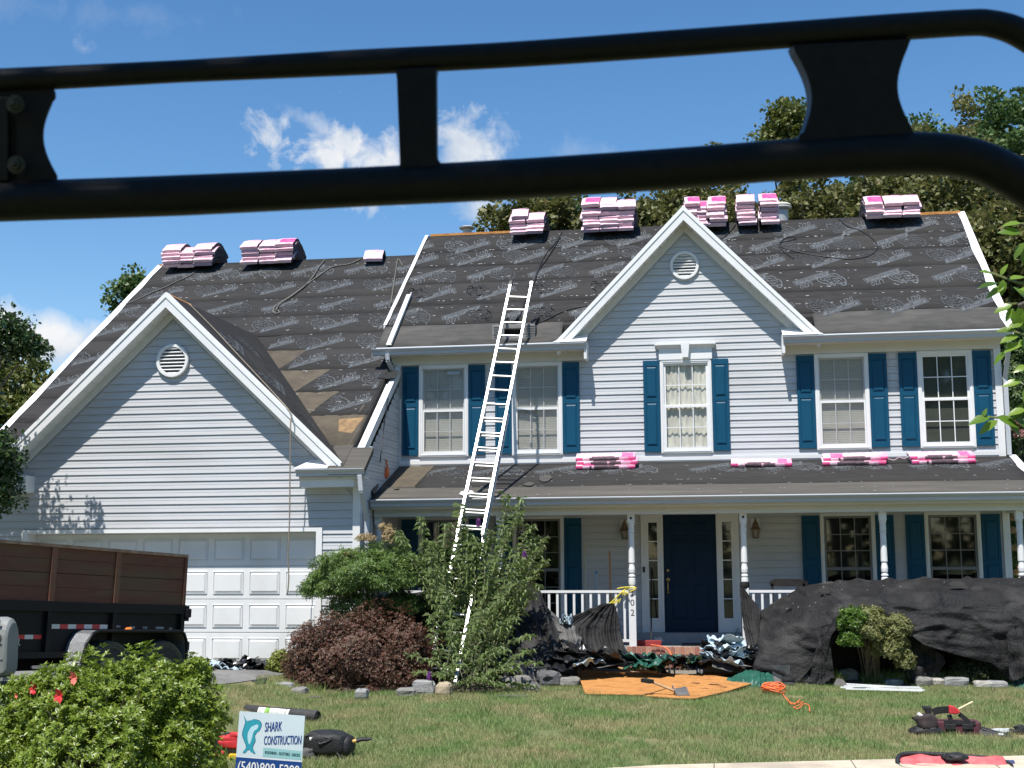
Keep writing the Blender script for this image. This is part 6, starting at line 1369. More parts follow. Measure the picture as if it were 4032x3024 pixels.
cloth('green_tarp', [yl([(2900, 2650), (2990, 2640), (3040, 2655)], -3.05), yl([(2860, 2680), (2980, 2668), (3046, 2690)], -3.4), yl([(2880, 2716), (2990, 2716), (3040, 2704)], -3.6)], greent, 50, 24, 'green tarp rumpled to the right of the plywood', 'tarp', pleat=.03, freq=6, crump=.05, cs=5, seed=21)
cloth('green_tarp', [yl([(3965, 2700), (4010, 2672), (4060, 2660)], -3.0), yl([(3960, 2712), (4010, 2700), (4070, 2700)], -3.2), yl([(3975, 2722), (4020, 2722), (4070, 2722)], -3.3)], greent, 24, 12, 'corner of green tarp at the right edge by the stones', 'tarp', pleat=.02, freq=3, crump=.03, cs=6, seed=22)
# loose dark pieces
def slab(x, y, w, d, z, m, label, rot=0, tilt=0, nm='shingle_piece', Y=None, th=.01, seed=0):
    c = onZ(x, y, z) if Y is None else onY(x, y, Y); a = random.Random(seed+int(x)); pts = []
    for k in range(6):
        t = k*math.pi/3+rot; q = Vector((math.cos(t)*w/2*a.uniform(.8, 1.1), math.sin(t)*d/2*a.uniform(.8, 1.1), 0)); q.z = q.y*tilt; pts.append(c+q)
    mb = MB(); mb.prism(pts, (0, 0, th)); return tag(mb.build(nm, m), label, 'shingle piece', 'torn shingle pieces')
gs = plastic[2]
slab(2090, 2708, .32, .25, -.55, gs, 'dark shingle piece leaning on the edging stones left of the plywood', tilt=.8)
slab(3310, 2695, .18, .18, -.56, gs, 'pointed dark shingle piece among the edging stones left of the white metal strips', tilt=.9)
slab(3225, 2738, .20, .10, -.59, gs, 'flat dark shingle piece on the grass right of the orange cord')
slab(3040, 2680, .26, .30, -.52, gs, 'dark shingle piece lying beside the metal step flashing', tilt=.4)
slab(2960, 2655, .20, .2, -.5, gs, 'dark shingle piece standing on the green tarp', tilt=1.2)
slab(2740, 2600, .30, .2, -.42, gs, 'dark shingle piece leaning on the brick step', tilt=1.5)
slab(2390, 2580, .38, .2, -.42, gs, 'grey shingle piece standing in the heap under the netting', tilt=1.2)
slab(1590, 2318, .24, .10, .0, kraft, 'brown felt strip on the mound left of the butterfly bush', Y=-2.75, tilt=.3)
for i, (x, y, w) in enumerate(((2020, 2742, .5), (1240, 2745, .2))): slab(x, y, w, .18, -.59, gs, ('flat dark felt at the base of the butterfly bush', 'flat dark felt at the base of the purple bush')[i])
# step flashing
mb = MB(); c = onZ(3075, 2690, -.57); m = mat('dark_metal_flashing', (.10, .11, .12), (.16, .17, .18), 4, .35, metal=.6); mb.box(c.x-.12, c.x+.14, c.y+.02, c.y+.035, c.z, c.z+.26); mb.box(c.x-.16, c.x+.18, c.y-.22, c.y+.02, c.z, c.z+.015); mb.box(c.x+.0, c.x+.02, c.y-.22, c.y+.02, c.z+.015, c.z+.03); tag(mb.build('metal_flashing', m), 'bent dark metal flashing standing by the coiled orange cord', 'flashing')
# osb boards
def board(pts, z, label, th=.012, nm='osb_board', zs=None):
    P = [onZ(x, y, zz_) for (x, y), zz_ in zip(pts, zs or [z]*len(pts))]; mb = MB(); mb.prism(P, (0, 0, th)); return tag(mb.build(nm, osb), label, 'board', 'plywood offcuts on the ground')
board([(2770, 2650), (2880, 2645), (2995, 2622), (2960, 2640), (2860, 2658), (2780, 2662)], -.5, 'narrow orange board lying behind the others against the film heap', zs=[-.5]*6)
board([(2272, 2642), (2500, 2648), (2720, 2658), (2670, 2700), (2540, 2738), (2303, 2734)], 0, 'left large orange plywood board on the grass edge', zs=[-.48, -.48, -.5, -.54, -.575, -.575])
brd = board([(2660, 2660), (2760, 2655), (2980, 2688), (2860, 2725), (2740, 2752), (2650, 2750), (2540, 2742), (2630, 2715)], 0, 'right splintered orange plywood board ending in a point', zs=[-.46, -.47, -.54, -.57, -.578, -.578, -.575, -.54])
brn = mat('rotten_stain', (.28, .13, .06), (.42, .21, .09), 20, .9)
mb = MB(); a = random.Random(2)
for (x, y, w, d) in ((2820, 2698, .34, .05), (2740, 2690, .22, .04), (2700, 2700, .2, .04), (2860, 2706, .2, .05), (2760, 2714, .24, .04)):
    c = onZ(x, y, -.505); mb.add([c+Vector((math.cos(t)*w/2*a.uniform(.6, 1), math.sin(t)*d*a.uniform(.6, 1)*2, .012+.0)) for t in np.linspace(0, 5.7, 11)], [tuple(range(11))])
st_ = MB(); a = random.Random(3)
for (x, y, w, d) in ((2815, 2697, .26, .04), (2740, 2692, .18, .035), (2690, 2700, .14, .03), (2850, 2706, .16, .03), (2770, 2714, .2, .035), (2720, 2722, .16, .03)):
    c = onP(x, y, (0, 0, 1), -.53+(2700-y)*.0016); c.z += .018; st_.add([c+Vector((math.cos(t)*w/2*a.uniform(.45, 1), math.sin(t)*d*a.uniform(.4, 1)*2, 0)) for t in np.linspace(0, 5.9, 16)], [tuple(range(16))])
st_.build('rotten_patch', brn, brd, kind='stuff')
# shovel
shv = thing('roofing_shovel', 'tear off shovel with perforated blade lying on the plywood', 'shovel', onZ(2650, 2730, -.56)); wood = mat('tool_wood', (.36, .22, .11), (.46, .30, .16), 20, .6); steel = mat('dull_steel', (.22, .22, .22), (.32, .31, .30), 10, .45, metal=.6)
h0, h1 = onZ(2560, 2682, -.38), onZ(2655, 2720, -.50); mb = MB(); mb.tube([h0, h1], .018, 8); mb.build('shaft', wood, shv)
mb = MB(); mb.bar(onZ(2532, 2678, -.37), onZ(2566, 2684, -.38), .09, .05); mb.build('grip', hose, shv)
b0, b1, b2, b3 = onZ(2646, 2716, -.50), onZ(2702, 2706, -.50), onZ(2716, 2738, -.56), onZ(2662, 2740, -.56); mb = MB(); mb.prism([b0, b1, b2, b3], (0, 0, .012)); mb.prism([b0, b0+Vector((0, 0, .07)), b3+Vector((0, 0, .05)), b3], (.01, 0, 0)); mb.build('blade', steel, shv)
for t in (.25, .5, .75): c = (b0.lerp(b1, t)+b3.lerp(b2, t))/2+Vector((0, 0, .0125)); mb = MB(); mb.lathe([(.014, 0), (.014, .002)], c, 9); mb.build('blade_hole', dark, shv)
mb = MB(); mb.tube([onZ(2425, 2630, -.40), onZ(2592, 2648, -.43)], .02, 8); t = tag(mb.build('wooden_pole', wood), 'pale wooden pole lying along the back of the left plywood board', 'pole')
mb = MB(); mb.tube([onZ(2590, 2648, -.42), onZ(2598, 2647, -.42)], .028, 8); mb.build('pole_ferrule', hose, t)
# orange extension cord
oc_ = mat('orange_cord', (.80, .16, .05), (.9, .22, .07), 9, .5); mb = MB(); a = random.Random(6); c = onZ(3045, 2725, -.57)
for k in range(13):
    r_ = a.uniform(.07, .15); ox, oy = a.uniform(-.03, .03), a.uniform(-.05, .05); mb.tube([c+Vector((ox+math.cos(t)*r_*1.15, oy+math.sin(t)*r_*1.5, .03+.02*math.sin(t*2+k)+k*.006)) for t in np.linspace(0, 6.4, 18)], .0075, 5)
mb.tube(sm([onZ(x, y, -.58) for x, y in ((3060, 2700), (3075, 2715), (3090, 2745), (3110, 2765), (3135, 2770), (3160, 2762), (3150, 2775), (3125, 2785), (3145, 2790), (3165, 2772), (3185, 2778), (3188, 2800))], 4), .008, 5)
mb.tube(sm([onZ(x, y, -.57) for x, y in ((3095, 2745), (3120, 2775), (3150, 2755), (3140, 2765))], 4), .008, 5)
tag(mb.build('power_cable', oc_, smooth=True), 'coiled orange extension cord trailing on the grass', 'cord')
cord('power_cable', [onY(2562, 2538, -1.99), onY(2625, 2552, -2.0), onY(2650, 2590, -2.3), onZ(2680, 2612, -.52), onZ(2692, 2618, -.55)], .009, oc_, 'orange cord running over the brick step', 'cord')
# white metal drip edge lengths
ml = thing('drip_edge_bundle', 'white metal drip edge lengths stacked on the grass by the stones', 'metal strips', onZ(3460, 2712, -.6))
for i, (x0, y0, x1, y1, w) in enumerate(((3326, 2694, 3632, 2712, .05), (3310, 2706, 3640, 2718, .04), (3330, 2712, 3630, 2720, .03), (3322, 2702, 3620, 2706, .04))):
    mb = MB(); mb.bar(onZ(x0, y0, -.56+.012*i), onZ(x1, y1, -.57+.01*i), w, .018+.008*(i == 0)); mb.build('strip', capm, ml)
# edging stones: every one a thing
stm = [mat('fieldstone_%d' % i, tuple(v*.7 for v in c), c, 12, .9, .6, 40) for i, c in enumerate([(.32, .32, .31), (.25, .24, .22), (.42, .40, .36), (.13, .13, .135), (.46, .38, .26)])]
def stone(x, y, w, h, m, label, seed, z=-.6):
    c = onZ(x, y, z); n1_, n2_ = 10, 7; mb = MB()
    def fn(u, v):
        t = u*2*math.pi; ph = (v-.5)*math.pi; k = .6; cx, cy, cz = math.cos(t)*math.cos(ph), math.sin(t)*math.cos(ph), math.sin(ph)
        s = lambda q: math.copysign(abs(q)**k, q); uu = 0 if u == 1 else u; t2 = uu*2*math.pi; nn_ = 1+.22*noise.noise(Vector((math.cos(t2)*1.3, math.sin(t2)*1.3, cz*1.5+seed*3.1)))
        return c+Vector((s(cx)*w/2*nn_, s(cy)*.11*nn_, s(cz)*h/2*nn_+h*.42))
    mb.grid(fn, n1_, n2_); o = mb.build('edging_stone', stm[m], smooth=False); tag(o, label, 'stone', 'stones edging the planting bed')
SL = [(1110, 2725, .34, .13, 0, 'leftmost pale flat edging stone below the small yellow green shrub'), (1180, 2735, .20, .10, 1, 'darker edging stone just right of the leftmost pale one'), (1425, 2748, .16, .12, 0, 'grey stone half under the little purple tuft'),
      (1600, 2737, .24, .10, 1, 'low brown grey edging stone left of the blue grey block'), (1670, 2730, .28, .17, 0, 'blue grey squared edging block left of the tan block'), (1748, 2735, .19, .16, 4, 'tan squared edging block left of the butterfly bush'),
      (2000, 2710, .22, .15, 1, 'rounded grey edging stone just right of the butterfly bush'), (2052, 2704, .26, .15, 1, 'second rounded edging stone right of the butterfly bush'), (2160, 2700, .3, .2, 3, 'dark slate edging stone near the left board corner'), (2195, 2690, .1, .14, 2, 'small pale upright stone beside the dark slate stone'), (2240, 2700, .3, .12, 1, 'edging stone partly behind the left board corner'),
      (3165, 2690, .22, .12, 1, 'grey stone right of the metal flashing'), (3340, 2684, .26, .17, 2, 'tall pale edging stone at the left end of the white strips'), (3455, 2686, .24, .12, 2, 'pale edging stone behind the left half of the white strips'), (3520, 2694, .24, .08, 0, 'flat edging stone behind the middle of the white strips'),
      (3580, 2690, .28, .13, 2, 'broad pale edging stone behind the right half of the white strips'), (3638, 2700, .22, .12, 1, 'rough edging stone at the right tip of the white strips'), (3690, 2696, .27, .10, 2, 'pinkish edging stone right of the white strips'), (3765, 2702, .32, .12, 0, 'wedge shaped edging stone with grass behind it'), (3870, 2706, .22, .09, 2, 'pale edging stone left of the rightmost one'), (3920, 2706, .3, .09, 0, 'rightmost long edging stone before the green tarp corner')]
for i, (x, y, w, h, m, lb) in enumerate(SL): stone(x, y+4, w*1.2, h*1.3, m, lb, i)
# rolls
roll = thing('underlayment_roll', 'fat black underlayment roll with white and green label on the lawn behind the sign', 'roll', onZ(1110, 2815, -.68)); a, b = onZ(968, 2798, -.58), onZ(1250, 2822, -.60); ax = (b-a).normalized()
rm = mat('roll_black', (.028, .028, .03), (.05, .05, .052), 6, .75, .3, 80); mb = MB(); mb.tube([a, a+ax*.01, b-ax*.01, b], [.062, .075, .075, .062], 20, cap=False); mb.tube([b-ax*.03, b-ax*.001], [.03, .03], 12); mb.build('roll_body', rm, roll, smooth=True)
n_ = ax.orthogonal(); 
def ring(t, r): u = ax.cross(Vector((0, 0, 1))).normalized(); w = u.cross(ax).normalized(); return t, r, u, w
_, _, ru, rw = ring(0, 0)
if ru.y > 0: ru = -ru
rw = Vector((0, 0, 1))-ax*ax.z; rw.normalize()
for k in range(4):
    mb = MB(); r_ = .066-.012*k; mb.tube([b+ax*.001*k+(ru*math.cos(t)+rw*math.sin(t))*r_ for t in np.linspace(0, 6.283, 24)], .003, 4); mb.build('roll_layer', rm, roll)
def label_patch(t0, t1, m, nm):
    mb = MB(); mb.grid(lambda u, v: a+(b-a)*(t0+(t1-t0)*u)+(ru*math.cos(-.75+v*1.75)+rw*math.sin(-.75+v*1.75))*.0765, 4, 12); mb.build(nm, m, roll)
wl = mat('label_white', (.78, .80, .76)); gl_ = mat('label_green', (.12, .36, .05), (.35, .55, .15), 30, .5)
label_patch(.22, .315, wl, 'label'); label_patch(.315, .385, gl_, 'label'); label_patch(.385, .56, wl, 'label'); label_patch(.565, .60, wl, 'label'); label_patch(.61, .65, wl, 'label')
for t in (.24, .26, .40, .42, .45, .48, .50, .53): mb = MB(); mb.grid(lambda u, v: a+(b-a)*(t+.012*u)+(ru*math.cos(-.2+v*.9)+rw*math.sin(-.2+v*.9))*.0772, 1, 4); mb.build('label_print', mat('label_ink', (.45, .47, .45)), roll)
mb = MB(); p = [onZ(x, y, -.45) for x, y in ((915, 2668), (972, 2645))]; mb.tube(p, .055, 14); mb.tube([p[0]-(p[1]-p[0]).normalized()*.004, p[0]], .02, 10, 0); r2 = tag(mb.build('felt_roll', mat('silver_grey_roll', (.20, .21, .21), (.28, .28, .28), 6, .5), smooth=False), 'small grey felt roll on the driveway by the garage door', 'roll')
mb = MB(); mb.lathe([(.022, 0), (.022, .003)], p[0]+Vector((0, -.058, 0))*0, 10, axis='y'); mb.build('roll_core', dark, r2)
cloth('felt_piece', [[onZ(x, y, -.40) for x, y in ((905, 2692), (960, 2684), (1052, 2672))], [onZ(x, y, -.42) for x, y in ((900, 2700), (970, 2700), (1040, 2690))]], felt, 30, 10, 'flat dark felt sheet on the driveway in front of the roll', 'felt', crump=.015, seed=30)
mb = MB(); mb.tube(sm([onZ(x, y, -.66) for x, y in ((890, 2752), (960, 2760), (1020, 2768), (1090, 2778), (1160, 2790))]+[Vector((b.x-.4, b.y+.05, b.z+.0))][:0], 5), .007, 5); tag(mb.build('yellow_hose', yel), 'thin yellow cord crossing the grass behind the roll', 'cord')
# ---------------------------------------------------------------- bags on the lawn
def blobm(c, r, m, nm, par, sq=.7, seed=0, nz=.12, rot=0, n=18):
    c = Vector(c); mb = MB(); cr_, sr_ = math.cos(rot), math.sin(rot)
    def fn(u, v):
        t = (0 if u == 1 else u)*2*math.pi; ph = (v-.5)*math.pi; s = lambda q: math.copysign(abs(q)**sq, q); x, y, z = math.cos(t)*math.cos(ph), math.sin(t)*math.cos(ph), math.sin(ph)
        k = 1+nz*2*noise.noise(Vector((x*1.6+seed, y*1.6, z*1.6))); p = Vector((s(x)*r[0]*k, s(y)*r[1]*k, s(z)*r[2]*k)); return c+Vector((p.x*cr_-p.y*sr_, p.x*sr_+p.y*cr_, p.z))
    mb.grid(fn, n, 12); return mb.build(nm, m, par, smooth=True)
maroon = mat('maroon_canvas', (.075, .02, .028), (.10, .03, .04), 14, .85, .3, 120); blk = mat('black_nylon', (.010, .010, .011), (.02, .02, .021), 9, .6, .4, 50); redc = mat('red_canvas', (.50, .02, .03), (.58, .04, .05), 12, .8)
s34 = lambda x, y: (3400+x*.2857, 2700+y*.2857)
BY = -7.85; gzb = gz(4, BY)
tbag = thing('tool_bag', 'maroon and black tool bag with red flap and wooden handle on the lawn at right', 'tool bag', onY(*s34(1300, 770), BY)); tbag.location.z = gzb
def bp_(x, y, Y=BY): return onY(*s34(x, y), Y)
q0, q1 = bp_(990, 770), bp_(1610, 500); mb = MB(); x0, x1, zb, zt = q0.x, q1.x, gzb+.0, q1.z
mb.prism([(x0-.0, BY, zb), (x1, BY, zb), (x1+.01, BY, zb+.14), (x1-.05, BY, zt), (x0+.04, BY, zt), (x0-.01, BY, zb+.13)], (0, .26, 0)); mb.build('bag_body', maroon, tbag, bevel=.02)
for (a, b) in ((1180, 1230), (1410, 1470)): mb = MB(); p, q = bp_(a, 770), bp_(b, 530); mb.box(p.x, q.x, BY-.008, BY, zb, zt); mb.build('strap', blk, tbag)
for (a, b) in ((1120, 1270), (1360, 1510)):
    mb = MB(); p, q = bp_(a, 600), bp_(b, 530); mb.box(p.x, q.x, BY-.02, BY-.004, p.z, q.z); mb.build('buckle', blk, tbag, bevel=.005)
mb = MB(); p, q = bp_(1110, 530), bp_(1540, 500); mb.box(p.x, q.x, BY-.012, BY+.01, p.z, q.z+.01); mb.build('zip', blk, tbag)
for (a, b) in ((1040, 1135), (1490, 1590)):
    p, q = bp_(a, 780), bp_(b, 690); mb = MB(); mb.box(p.x, q.x, BY-.03, BY-.002, p.z, q.z); mb.build('wheel_bracket', blk, tbag, bevel=.006); mb = MB(); mb.box(p.x+.03, q.x-.03, BY-.045, BY-.028, p.z-.005, q.z-.03); mb.build('wheel', mat('wheel_grey', (.12, .12, .12)), tbag, bevel=.008)
strapY = BY+.05
def band(pts, w, m, nm, par, Y=strapY, up=(0, 1, 0)):
    P = sm([bp_(x, y, Y) for x, y in pts], 4); mb = MB()
    for a, b in zip(P, P[1:]): mb.bar(a, b+(b-a)*.1, .012, w, up=(0, 0, 1))
    return mb.build(nm, m, par)
band([(950, 370), (1010, 345), (1090, 335), (1180, 330)], .075, blk, 'handle_strap', tbag); band([(1180, 400), (1200, 470), (1210, 520)], .05, blk, 'handle_strap', tbag); band([(1320, 390), (1380, 440), (1450, 500)], .05, blk, 'handle_strap', tbag)
mb = MB(); mb.prism([bp_(1175, 270, BY+.02), bp_(1260, 290, BY+.02), bp_(1345, 370, BY+.02), bp_(1270, 400, BY+.02), bp_(1180, 385, BY+.02)], (0, .06, 0)); mb.build('red_flap', redc, tbag, bevel=.01)
mb = MB(); mb.tube([bp_(1305, 325, BY+.06), bp_(1500, 225, BY+.2)], .012, 8); mb.build('tool_handle', mat('pale_wood', (.62, .50, .28), (.7, .6, .38), 14, .6), tbag)
blobm(bp_(860, 620), (.17, .12, .05), blk, 'side_pouch', tbag, .7, 2, .15); blobm(bp_(870, 500), (.12, .10, .09), mat('brown_black_canvas', (.03, .022, .022), (.05, .035, .035), 9, .8), 'side_pouch', tbag, .7, 3, .15, .5)
mb = MB(); mb.prism([bp_(810, 290), bp_(930, 285), bp_(940, 370), bp_(1000, 470), bp_(985, 560), bp_(900, 430)], (0, .1, 0)); mb.build('side_flap', blk, tbag, bevel=.01)
mb = MB(); mb.tube([bp_(665, 435), bp_(830, 545)], .014, 8); mb.build('tool_grip', hose, tbag); mb = MB(); mb.tube([bp_(745, 385), bp_(830, 440)], .022, 7); mb.build('white_rag', trimw, tbag)
tag((lambda m_: m_.build('teal_tray', mat('teal_plastic', (.02, .30, .30), (.03, .38, .36), 5, .4), thick=.006))(MB().grid(lambda u, v: bp_(615+u*385-(1-u)*0, 680+u*70+v*60*(1-u*.3), BY-.05).lerp(bp_(615+u*385, 690+u*60+v*60, BY-.05), .5)+Vector((0, -.05*v, 0)), 8, 3)), 'flat teal plastic strip on the grass left of the tool bag', 'tray')
lid = thing('black_case', 'open flat black case with tools on the grass right of the tool bag', 'case', bp_(1900, 770, BY-.1)); mb = MB(); mb.prism([bp_(1605, 770, BY-.1), bp_(2150, 790, BY-.25), bp_(2195, 755, BY-.1), bp_(1640, 590, BY+.05), bp_(1600, 620, BY)], (0, .02, .02)); mb.build('case_lid', blk, lid)
mb = MB(); mb.tube([bp_(1640, 600, BY), bp_(2190, 775, BY-.2)], .012, 6); mb.build('case_rim', hose, lid)
for i, (x, y, r_, m) in enumerate(((1900, 625, (.11, .05, .03), 'w'), (2000, 640, (.09, .05, .028), 'k'), (2080, 635, (.08, .05, .03), 'k'), (2150, 600, (.06, .05, .045), 'k'), (2165, 605, (.035, .03, .02), 'w'), (1895, 672, (.03, .02, .015), 'w'))): blobm(bp_(x, y, BY+.1 if i < 5 else BY-.12), r_, blk if m == 'k' else mat('rag_grey', (.45, .47, .47)), 'nail_gun' if i == 3 else 'hand_tool', lid, .7, i, .2)
# red bag on the pavement
RB = -10.15; zr = gz(4, RB)+.03; rb = thing('open_red_bag', 'open black edged bag with red lining on the sidewalk at the bottom right', 'bag', (onY(3760, 3020, RB).x, RB, zr))
mb = MB(); e0, e1 = onY(3538, 3030, RB), onY(3985, 3030, RB); lcx, w_ = (e0.x+e1.x)/2, (e1.x-e0.x)
rim = [(-.5, 0, .02), (-.49, .12, .07), (-.42, .22, .10), (-.2, .26, .10), (.1, .26, .085), (.35, .24, .07), (.48, .14, .05), (.5, 0, .03), (.42, -.22, .02), (0, -.28, .02), (-.42, -.22, .02), (-.5, 0, .02)]
mb.tube(sm([Vector((lcx+x*w_, RB+y, zr+z)) for x, y, z in rim], 5), .022, 7); mb.build('bag_rim', blk, rb, smooth=True)
mb = MB(); mb.grid(lambda u, v: (lcx+(u-.5)*w_*.94, RB-.24+v*.47, zr+.02+.07*v**2+.018*noise.noise(Vector((u*7, v*4, 1)))), 30, 12); mb.build('bag_lining', mat('red_lining', (.55, .08, .09), (.68, .16, .16), 8, .8), rb, smooth=True, thick=.005)
blobm((lcx+.02, RB+.1, zr+.10), (.10, .08, .035), blk, 'strap_bundle', rb, .7, 8, .25); blobm((lcx+.50*w_*1.03, RB+.16, zr+.05), (.05, .05, .02), mat('navy_cloth', (.03, .05, .15)), 'blue_tag', rb)
# black backpack and pry bar behind the sign, red pack left of it
s85 = lambda x, y: (850+x*.2939, 2700+y*.2939); KY = -9.9; zk = gz(-3, KY)
kb = thing('black_backpack', 'black backpack lying on the grass right of the yard sign', 'backpack', onY(*s85(1480, 990), KY)); kb.location.z = zk
k_ = lambda x, y, Y=KY: onY(*s85(x, y), Y)
c = k_(1480, 830); blobm((c.x, KY, zk+.13), (.235, .16, .125), blk, 'pack_body', kb, .55, 4, .07, -.1, 26); blobm((c.x+.17, KY+.02, zk+.11), (.11, .14, .105), blk, 'pack_pocket', kb, .6, 5, .06)
mb = MB(); mb.prism([k_(1250, 700, KY-.14), k_(1330, 690, KY-.14), k_(1420, 720, KY-.14), k_(1400, 745, KY-.14), k_(1260, 730, KY-.14)], (0, .01, .004)); mb.build('white_label', wl, kb)
mb = MB(); mb.tube(sm([k_(1200, 680, KY-.12), k_(1300, 650, KY-.1), k_(1450, 690, KY-.15), k_(1540, 720, KY-.16), k_(1400, 780, KY-.17), k_(1380, 750, KY-.16)], 4), .012, 6); mb.tube(sm([k_(1620, 900, KY-.17), k_(1680, 960, KY-.18), k_(1750, 990, KY-.15)], 4), .009, 5); mb.tube(sm([k_(1190, 1000, KY-.15), k_(1300, 960, KY-.2), k_(1420, 1000, KY-.2), k_(1600, 990, KY-.2)], 4), .015, 6); mb.build('strap', blk, kb)
blobm((k_(1280, 930).x, KY-.15, zk+.05), (.07, .04, .05), mat('grey_pad', (.07, .065, .065), (.1, .1, .1), 8, .8), 'back_pad', kb, .7, 6, .2)
pb = thing('hatchet', 'yellow handled hatchet sticking out from behind the backpack', 'hatchet', k_(1800, 790)); mb = MB(); mb.tube([k_(1700, 780, KY+.02), k_(1890, 735, KY+.05)], .019, 8); mb.build('handle', mat('yellow_wood', (.62, .38, .10), (.7, .45, .14), 12, .5), pb)
mb = MB(); mb.tube(sm([k_(1885, 738, KY+.05), k_(1960, 715, KY+.06), k_(2030, 720, KY+.07), k_(2095, 705, KY+.08)], 3), [.026, .024, .022, .02, .02, .02, .018, .015, .012, .01], 8); mb.build('hatchet_head', hose, pb)
rp = thing('red_backpack', 'red and black backpack half hidden between the azalea and the yard sign', 'backpack', k_(200, 900)); rp.location.z = zk
blobm((k_(200, 800).x, KY, zk+.10), (.17, .14, .12), blk, 'pack_body', rp, .6, 7, .08); 
for (x, y, w, h) in ((255, 665, .07, .03), (190, 720, .13, .04), (190, 780, .14, .045), (40, 920, .06, .04)): p = k_(x, y, KY-.14); blobm((p.x, KY-.11, p.z), (w, .04, h), redc, 'red_panel', rp, .6, x, .1)
mb = MB(); p, q = k_(140, 1050, KY-.25), k_(300, 930, KY-.25); mb.box(p.x, q.x, p.y, p.y+.1, p.z, q.z)
for k in range(5): xx = p.x+(q.x-p.x)*k/5; mb.box(xx, xx+.02, p.y-.008, p.y, p.z, q.z+.006)
tag(mb.build('yellow_tool', mat('yellow_plastic', (.85, .48, .02), (.9, .55, .04), 5, .4), bevel=.008), 'ribbed yellow plastic tool case left of the yard sign', 'tool case')
p = onY(735, 2960, -11.6); blobm((p.x, -11.2, gz(-3.6, -11.2)+.1), (.10, .08, .09), mat('dark_blue_cloth', (.03, .04, .10), (.05, .06, .14), 9, .8), 'cloth_body', tcl := thing('blue_cloth', 'dark blue cloth bundle glimpsed through the right side of the azalea', 'cloth', (p.x, -11.2, gz(-3.6, -11.2))), .6, 3, .2)
# small things on the porch
bq = thing('red_broom_head', 'wide red push broom leaning inside the porch left of the door', 'broom', (-.62, -1.2, -.16)); mb = MB(); mb.box(-.93, -.47, -1.35, -1.27, -.16, -.06); mb.build('broom_head', mat('dark_red', (.22, .02, .02), (.3, .03, .03), 20, .8), bq, bevel=.01); mb = MB(); mb.tube([(-.64, -1.3, -.08), (-.67, -.1, 1.1)], .012, 8); mb.build('broom_handle', hose, bq)
mb = MB(); mb.box(-.15, .42, -1.15, -.5, -.163, -.15); tag(mb.build('door_mat', hose), 'dark door mat in front of the blue door', 'mat')
blobm((-.56, -.75, -.10), (.08, .07, .06), mat('crumpled_white', (.5, .5, .5)), 'plastic_bag', bgs := thing('plastic_bag', 'small white plastic bag on the porch by the broom', 'bag', (-.56, -.75, -.16)), .7, 2, .3)
for x, top_, m, lb in ((2302, 2140, mat('pale_handle', (.55, .50, .35)), 'pale broom handle leaning on the porch wall, leftmost of three poles'), (2348, 2260, mat('silver_blue_handle', (.45, .55, .62)), 'silver broom handle with blue tip, middle of three poles'), (2400, 2172, mat('orange_handle', (.55, .25, .09)), 'orange wooden handle, rightmost of three poles')):
    a, b = onY(x, top_, -.5), onY(x+8, 2480, -1.2); b.z = -.16; mb = MB(); mb.tube([b, a], .0145, 8); o = tag(mb.build('pole', m), lb, 'pole', 'poles leaning behind the left railing')
    if x == 2348: mb = MB(); mb.tube([a, a+Vector((0, .005, .05))], .02, 8); mb.build('blue_tip', mat('blue_cap', (.05, .3, .55)), o)
ch = thing('porch_bench', 'tan topped bench behind the right railing', 'bench', (1.62, -.6, -.16)); pc = onY(3100, 2297, -.6); mb = MB(); mb.prism([(pc.x-.28, -.6, pc.z-.05), (pc.x+.32, -.6, pc.z-.05), (pc.x+.34, -.6, pc.z+.03), (pc.x+.2, -.6, pc.z+.07), (pc.x-.2, -.6, pc.z+.075), (pc.x-.3, -.6, pc.z+.03)], (0, .04, 0)); mb.build('back_rest', mat('bench_wood', (.20, .12, .08), (.28, .18, .12), 14, .6), ch)
mb = MB(); mb.box(pc.x-.3, pc.x+.3, -.95, -.56, .24, .28); mb.build('seat', MATS['bench_wood'], ch)
for xx in (-.27, .25):
    for yy in (-.93, -.6): mb = MB(); mb.box(pc.x+xx, pc.x+xx+.04, yy, yy+.04, -.16, .24 if yy < -.8 else pc.z); mb.build('leg', MATS['bench_wood'], ch)
jug = thing('water_jug', 'clear plastic jug on the porch right of the door', 'jug', (.78, -.9, -.16)); mb = MB(); mb.lathe([(.07, 0), (.075, .02), (.075, .16), (.04, .22), (.022, .25), (.022, .28), (0, .28)], (.78, -.9, -.16), 14); mb.build('jug_body', glassmat('clear_plastic', clear=.8), jug, smooth=True)
# ---------------------------------------------------------------- dump trailer
P0 = Vector((-5.54, -8.85, 1.345)); d_ = Vector((-0.29885, -0.95277, 0.05402)).normalized(); tz_ = Vector((0, 0, 1)); tz_ = (tz_-d_*tz_.dot(d_)).normalized(); ty = d_.cross(tz_).normalized()
if ty.x < 0: ty = -ty                                # outward, to the side that faces the camera
tr = thing('dump_trailer', 'black dump trailer with brown plank sides parked on the driveway', 'trailer', (P0.x-.8, P0.y-1, -.2))
def TL(a, h, o=0.0): return P0+d_*a+tz_*h+ty*o      # a from the rear towards the hitch, h down from the top, o outward
def TS(x, y):                                        # a picture point on the trailer's side -> (a, h)
    p = onP(x, y, tuple(ty), float(ty.dot(P0))); q = p-P0; return q.dot(d_), q.dot(tz_)
def tb_(a0, a1, h0, h1, o0, o1, nm, m, par=None, **k):
    mb = MB(); v = [TL(a, h, o) for h in (h0, h1) for o in (o0, o1) for a in (a0, a1)]; mb.add(v, [(0, 2, 3, 1), (4, 5, 7, 6), (0, 1, 5, 4), (2, 6, 7, 3), (0, 4, 6, 2), (1, 3, 7, 5)]); return mb.build(nm, m, par or tr, **k)
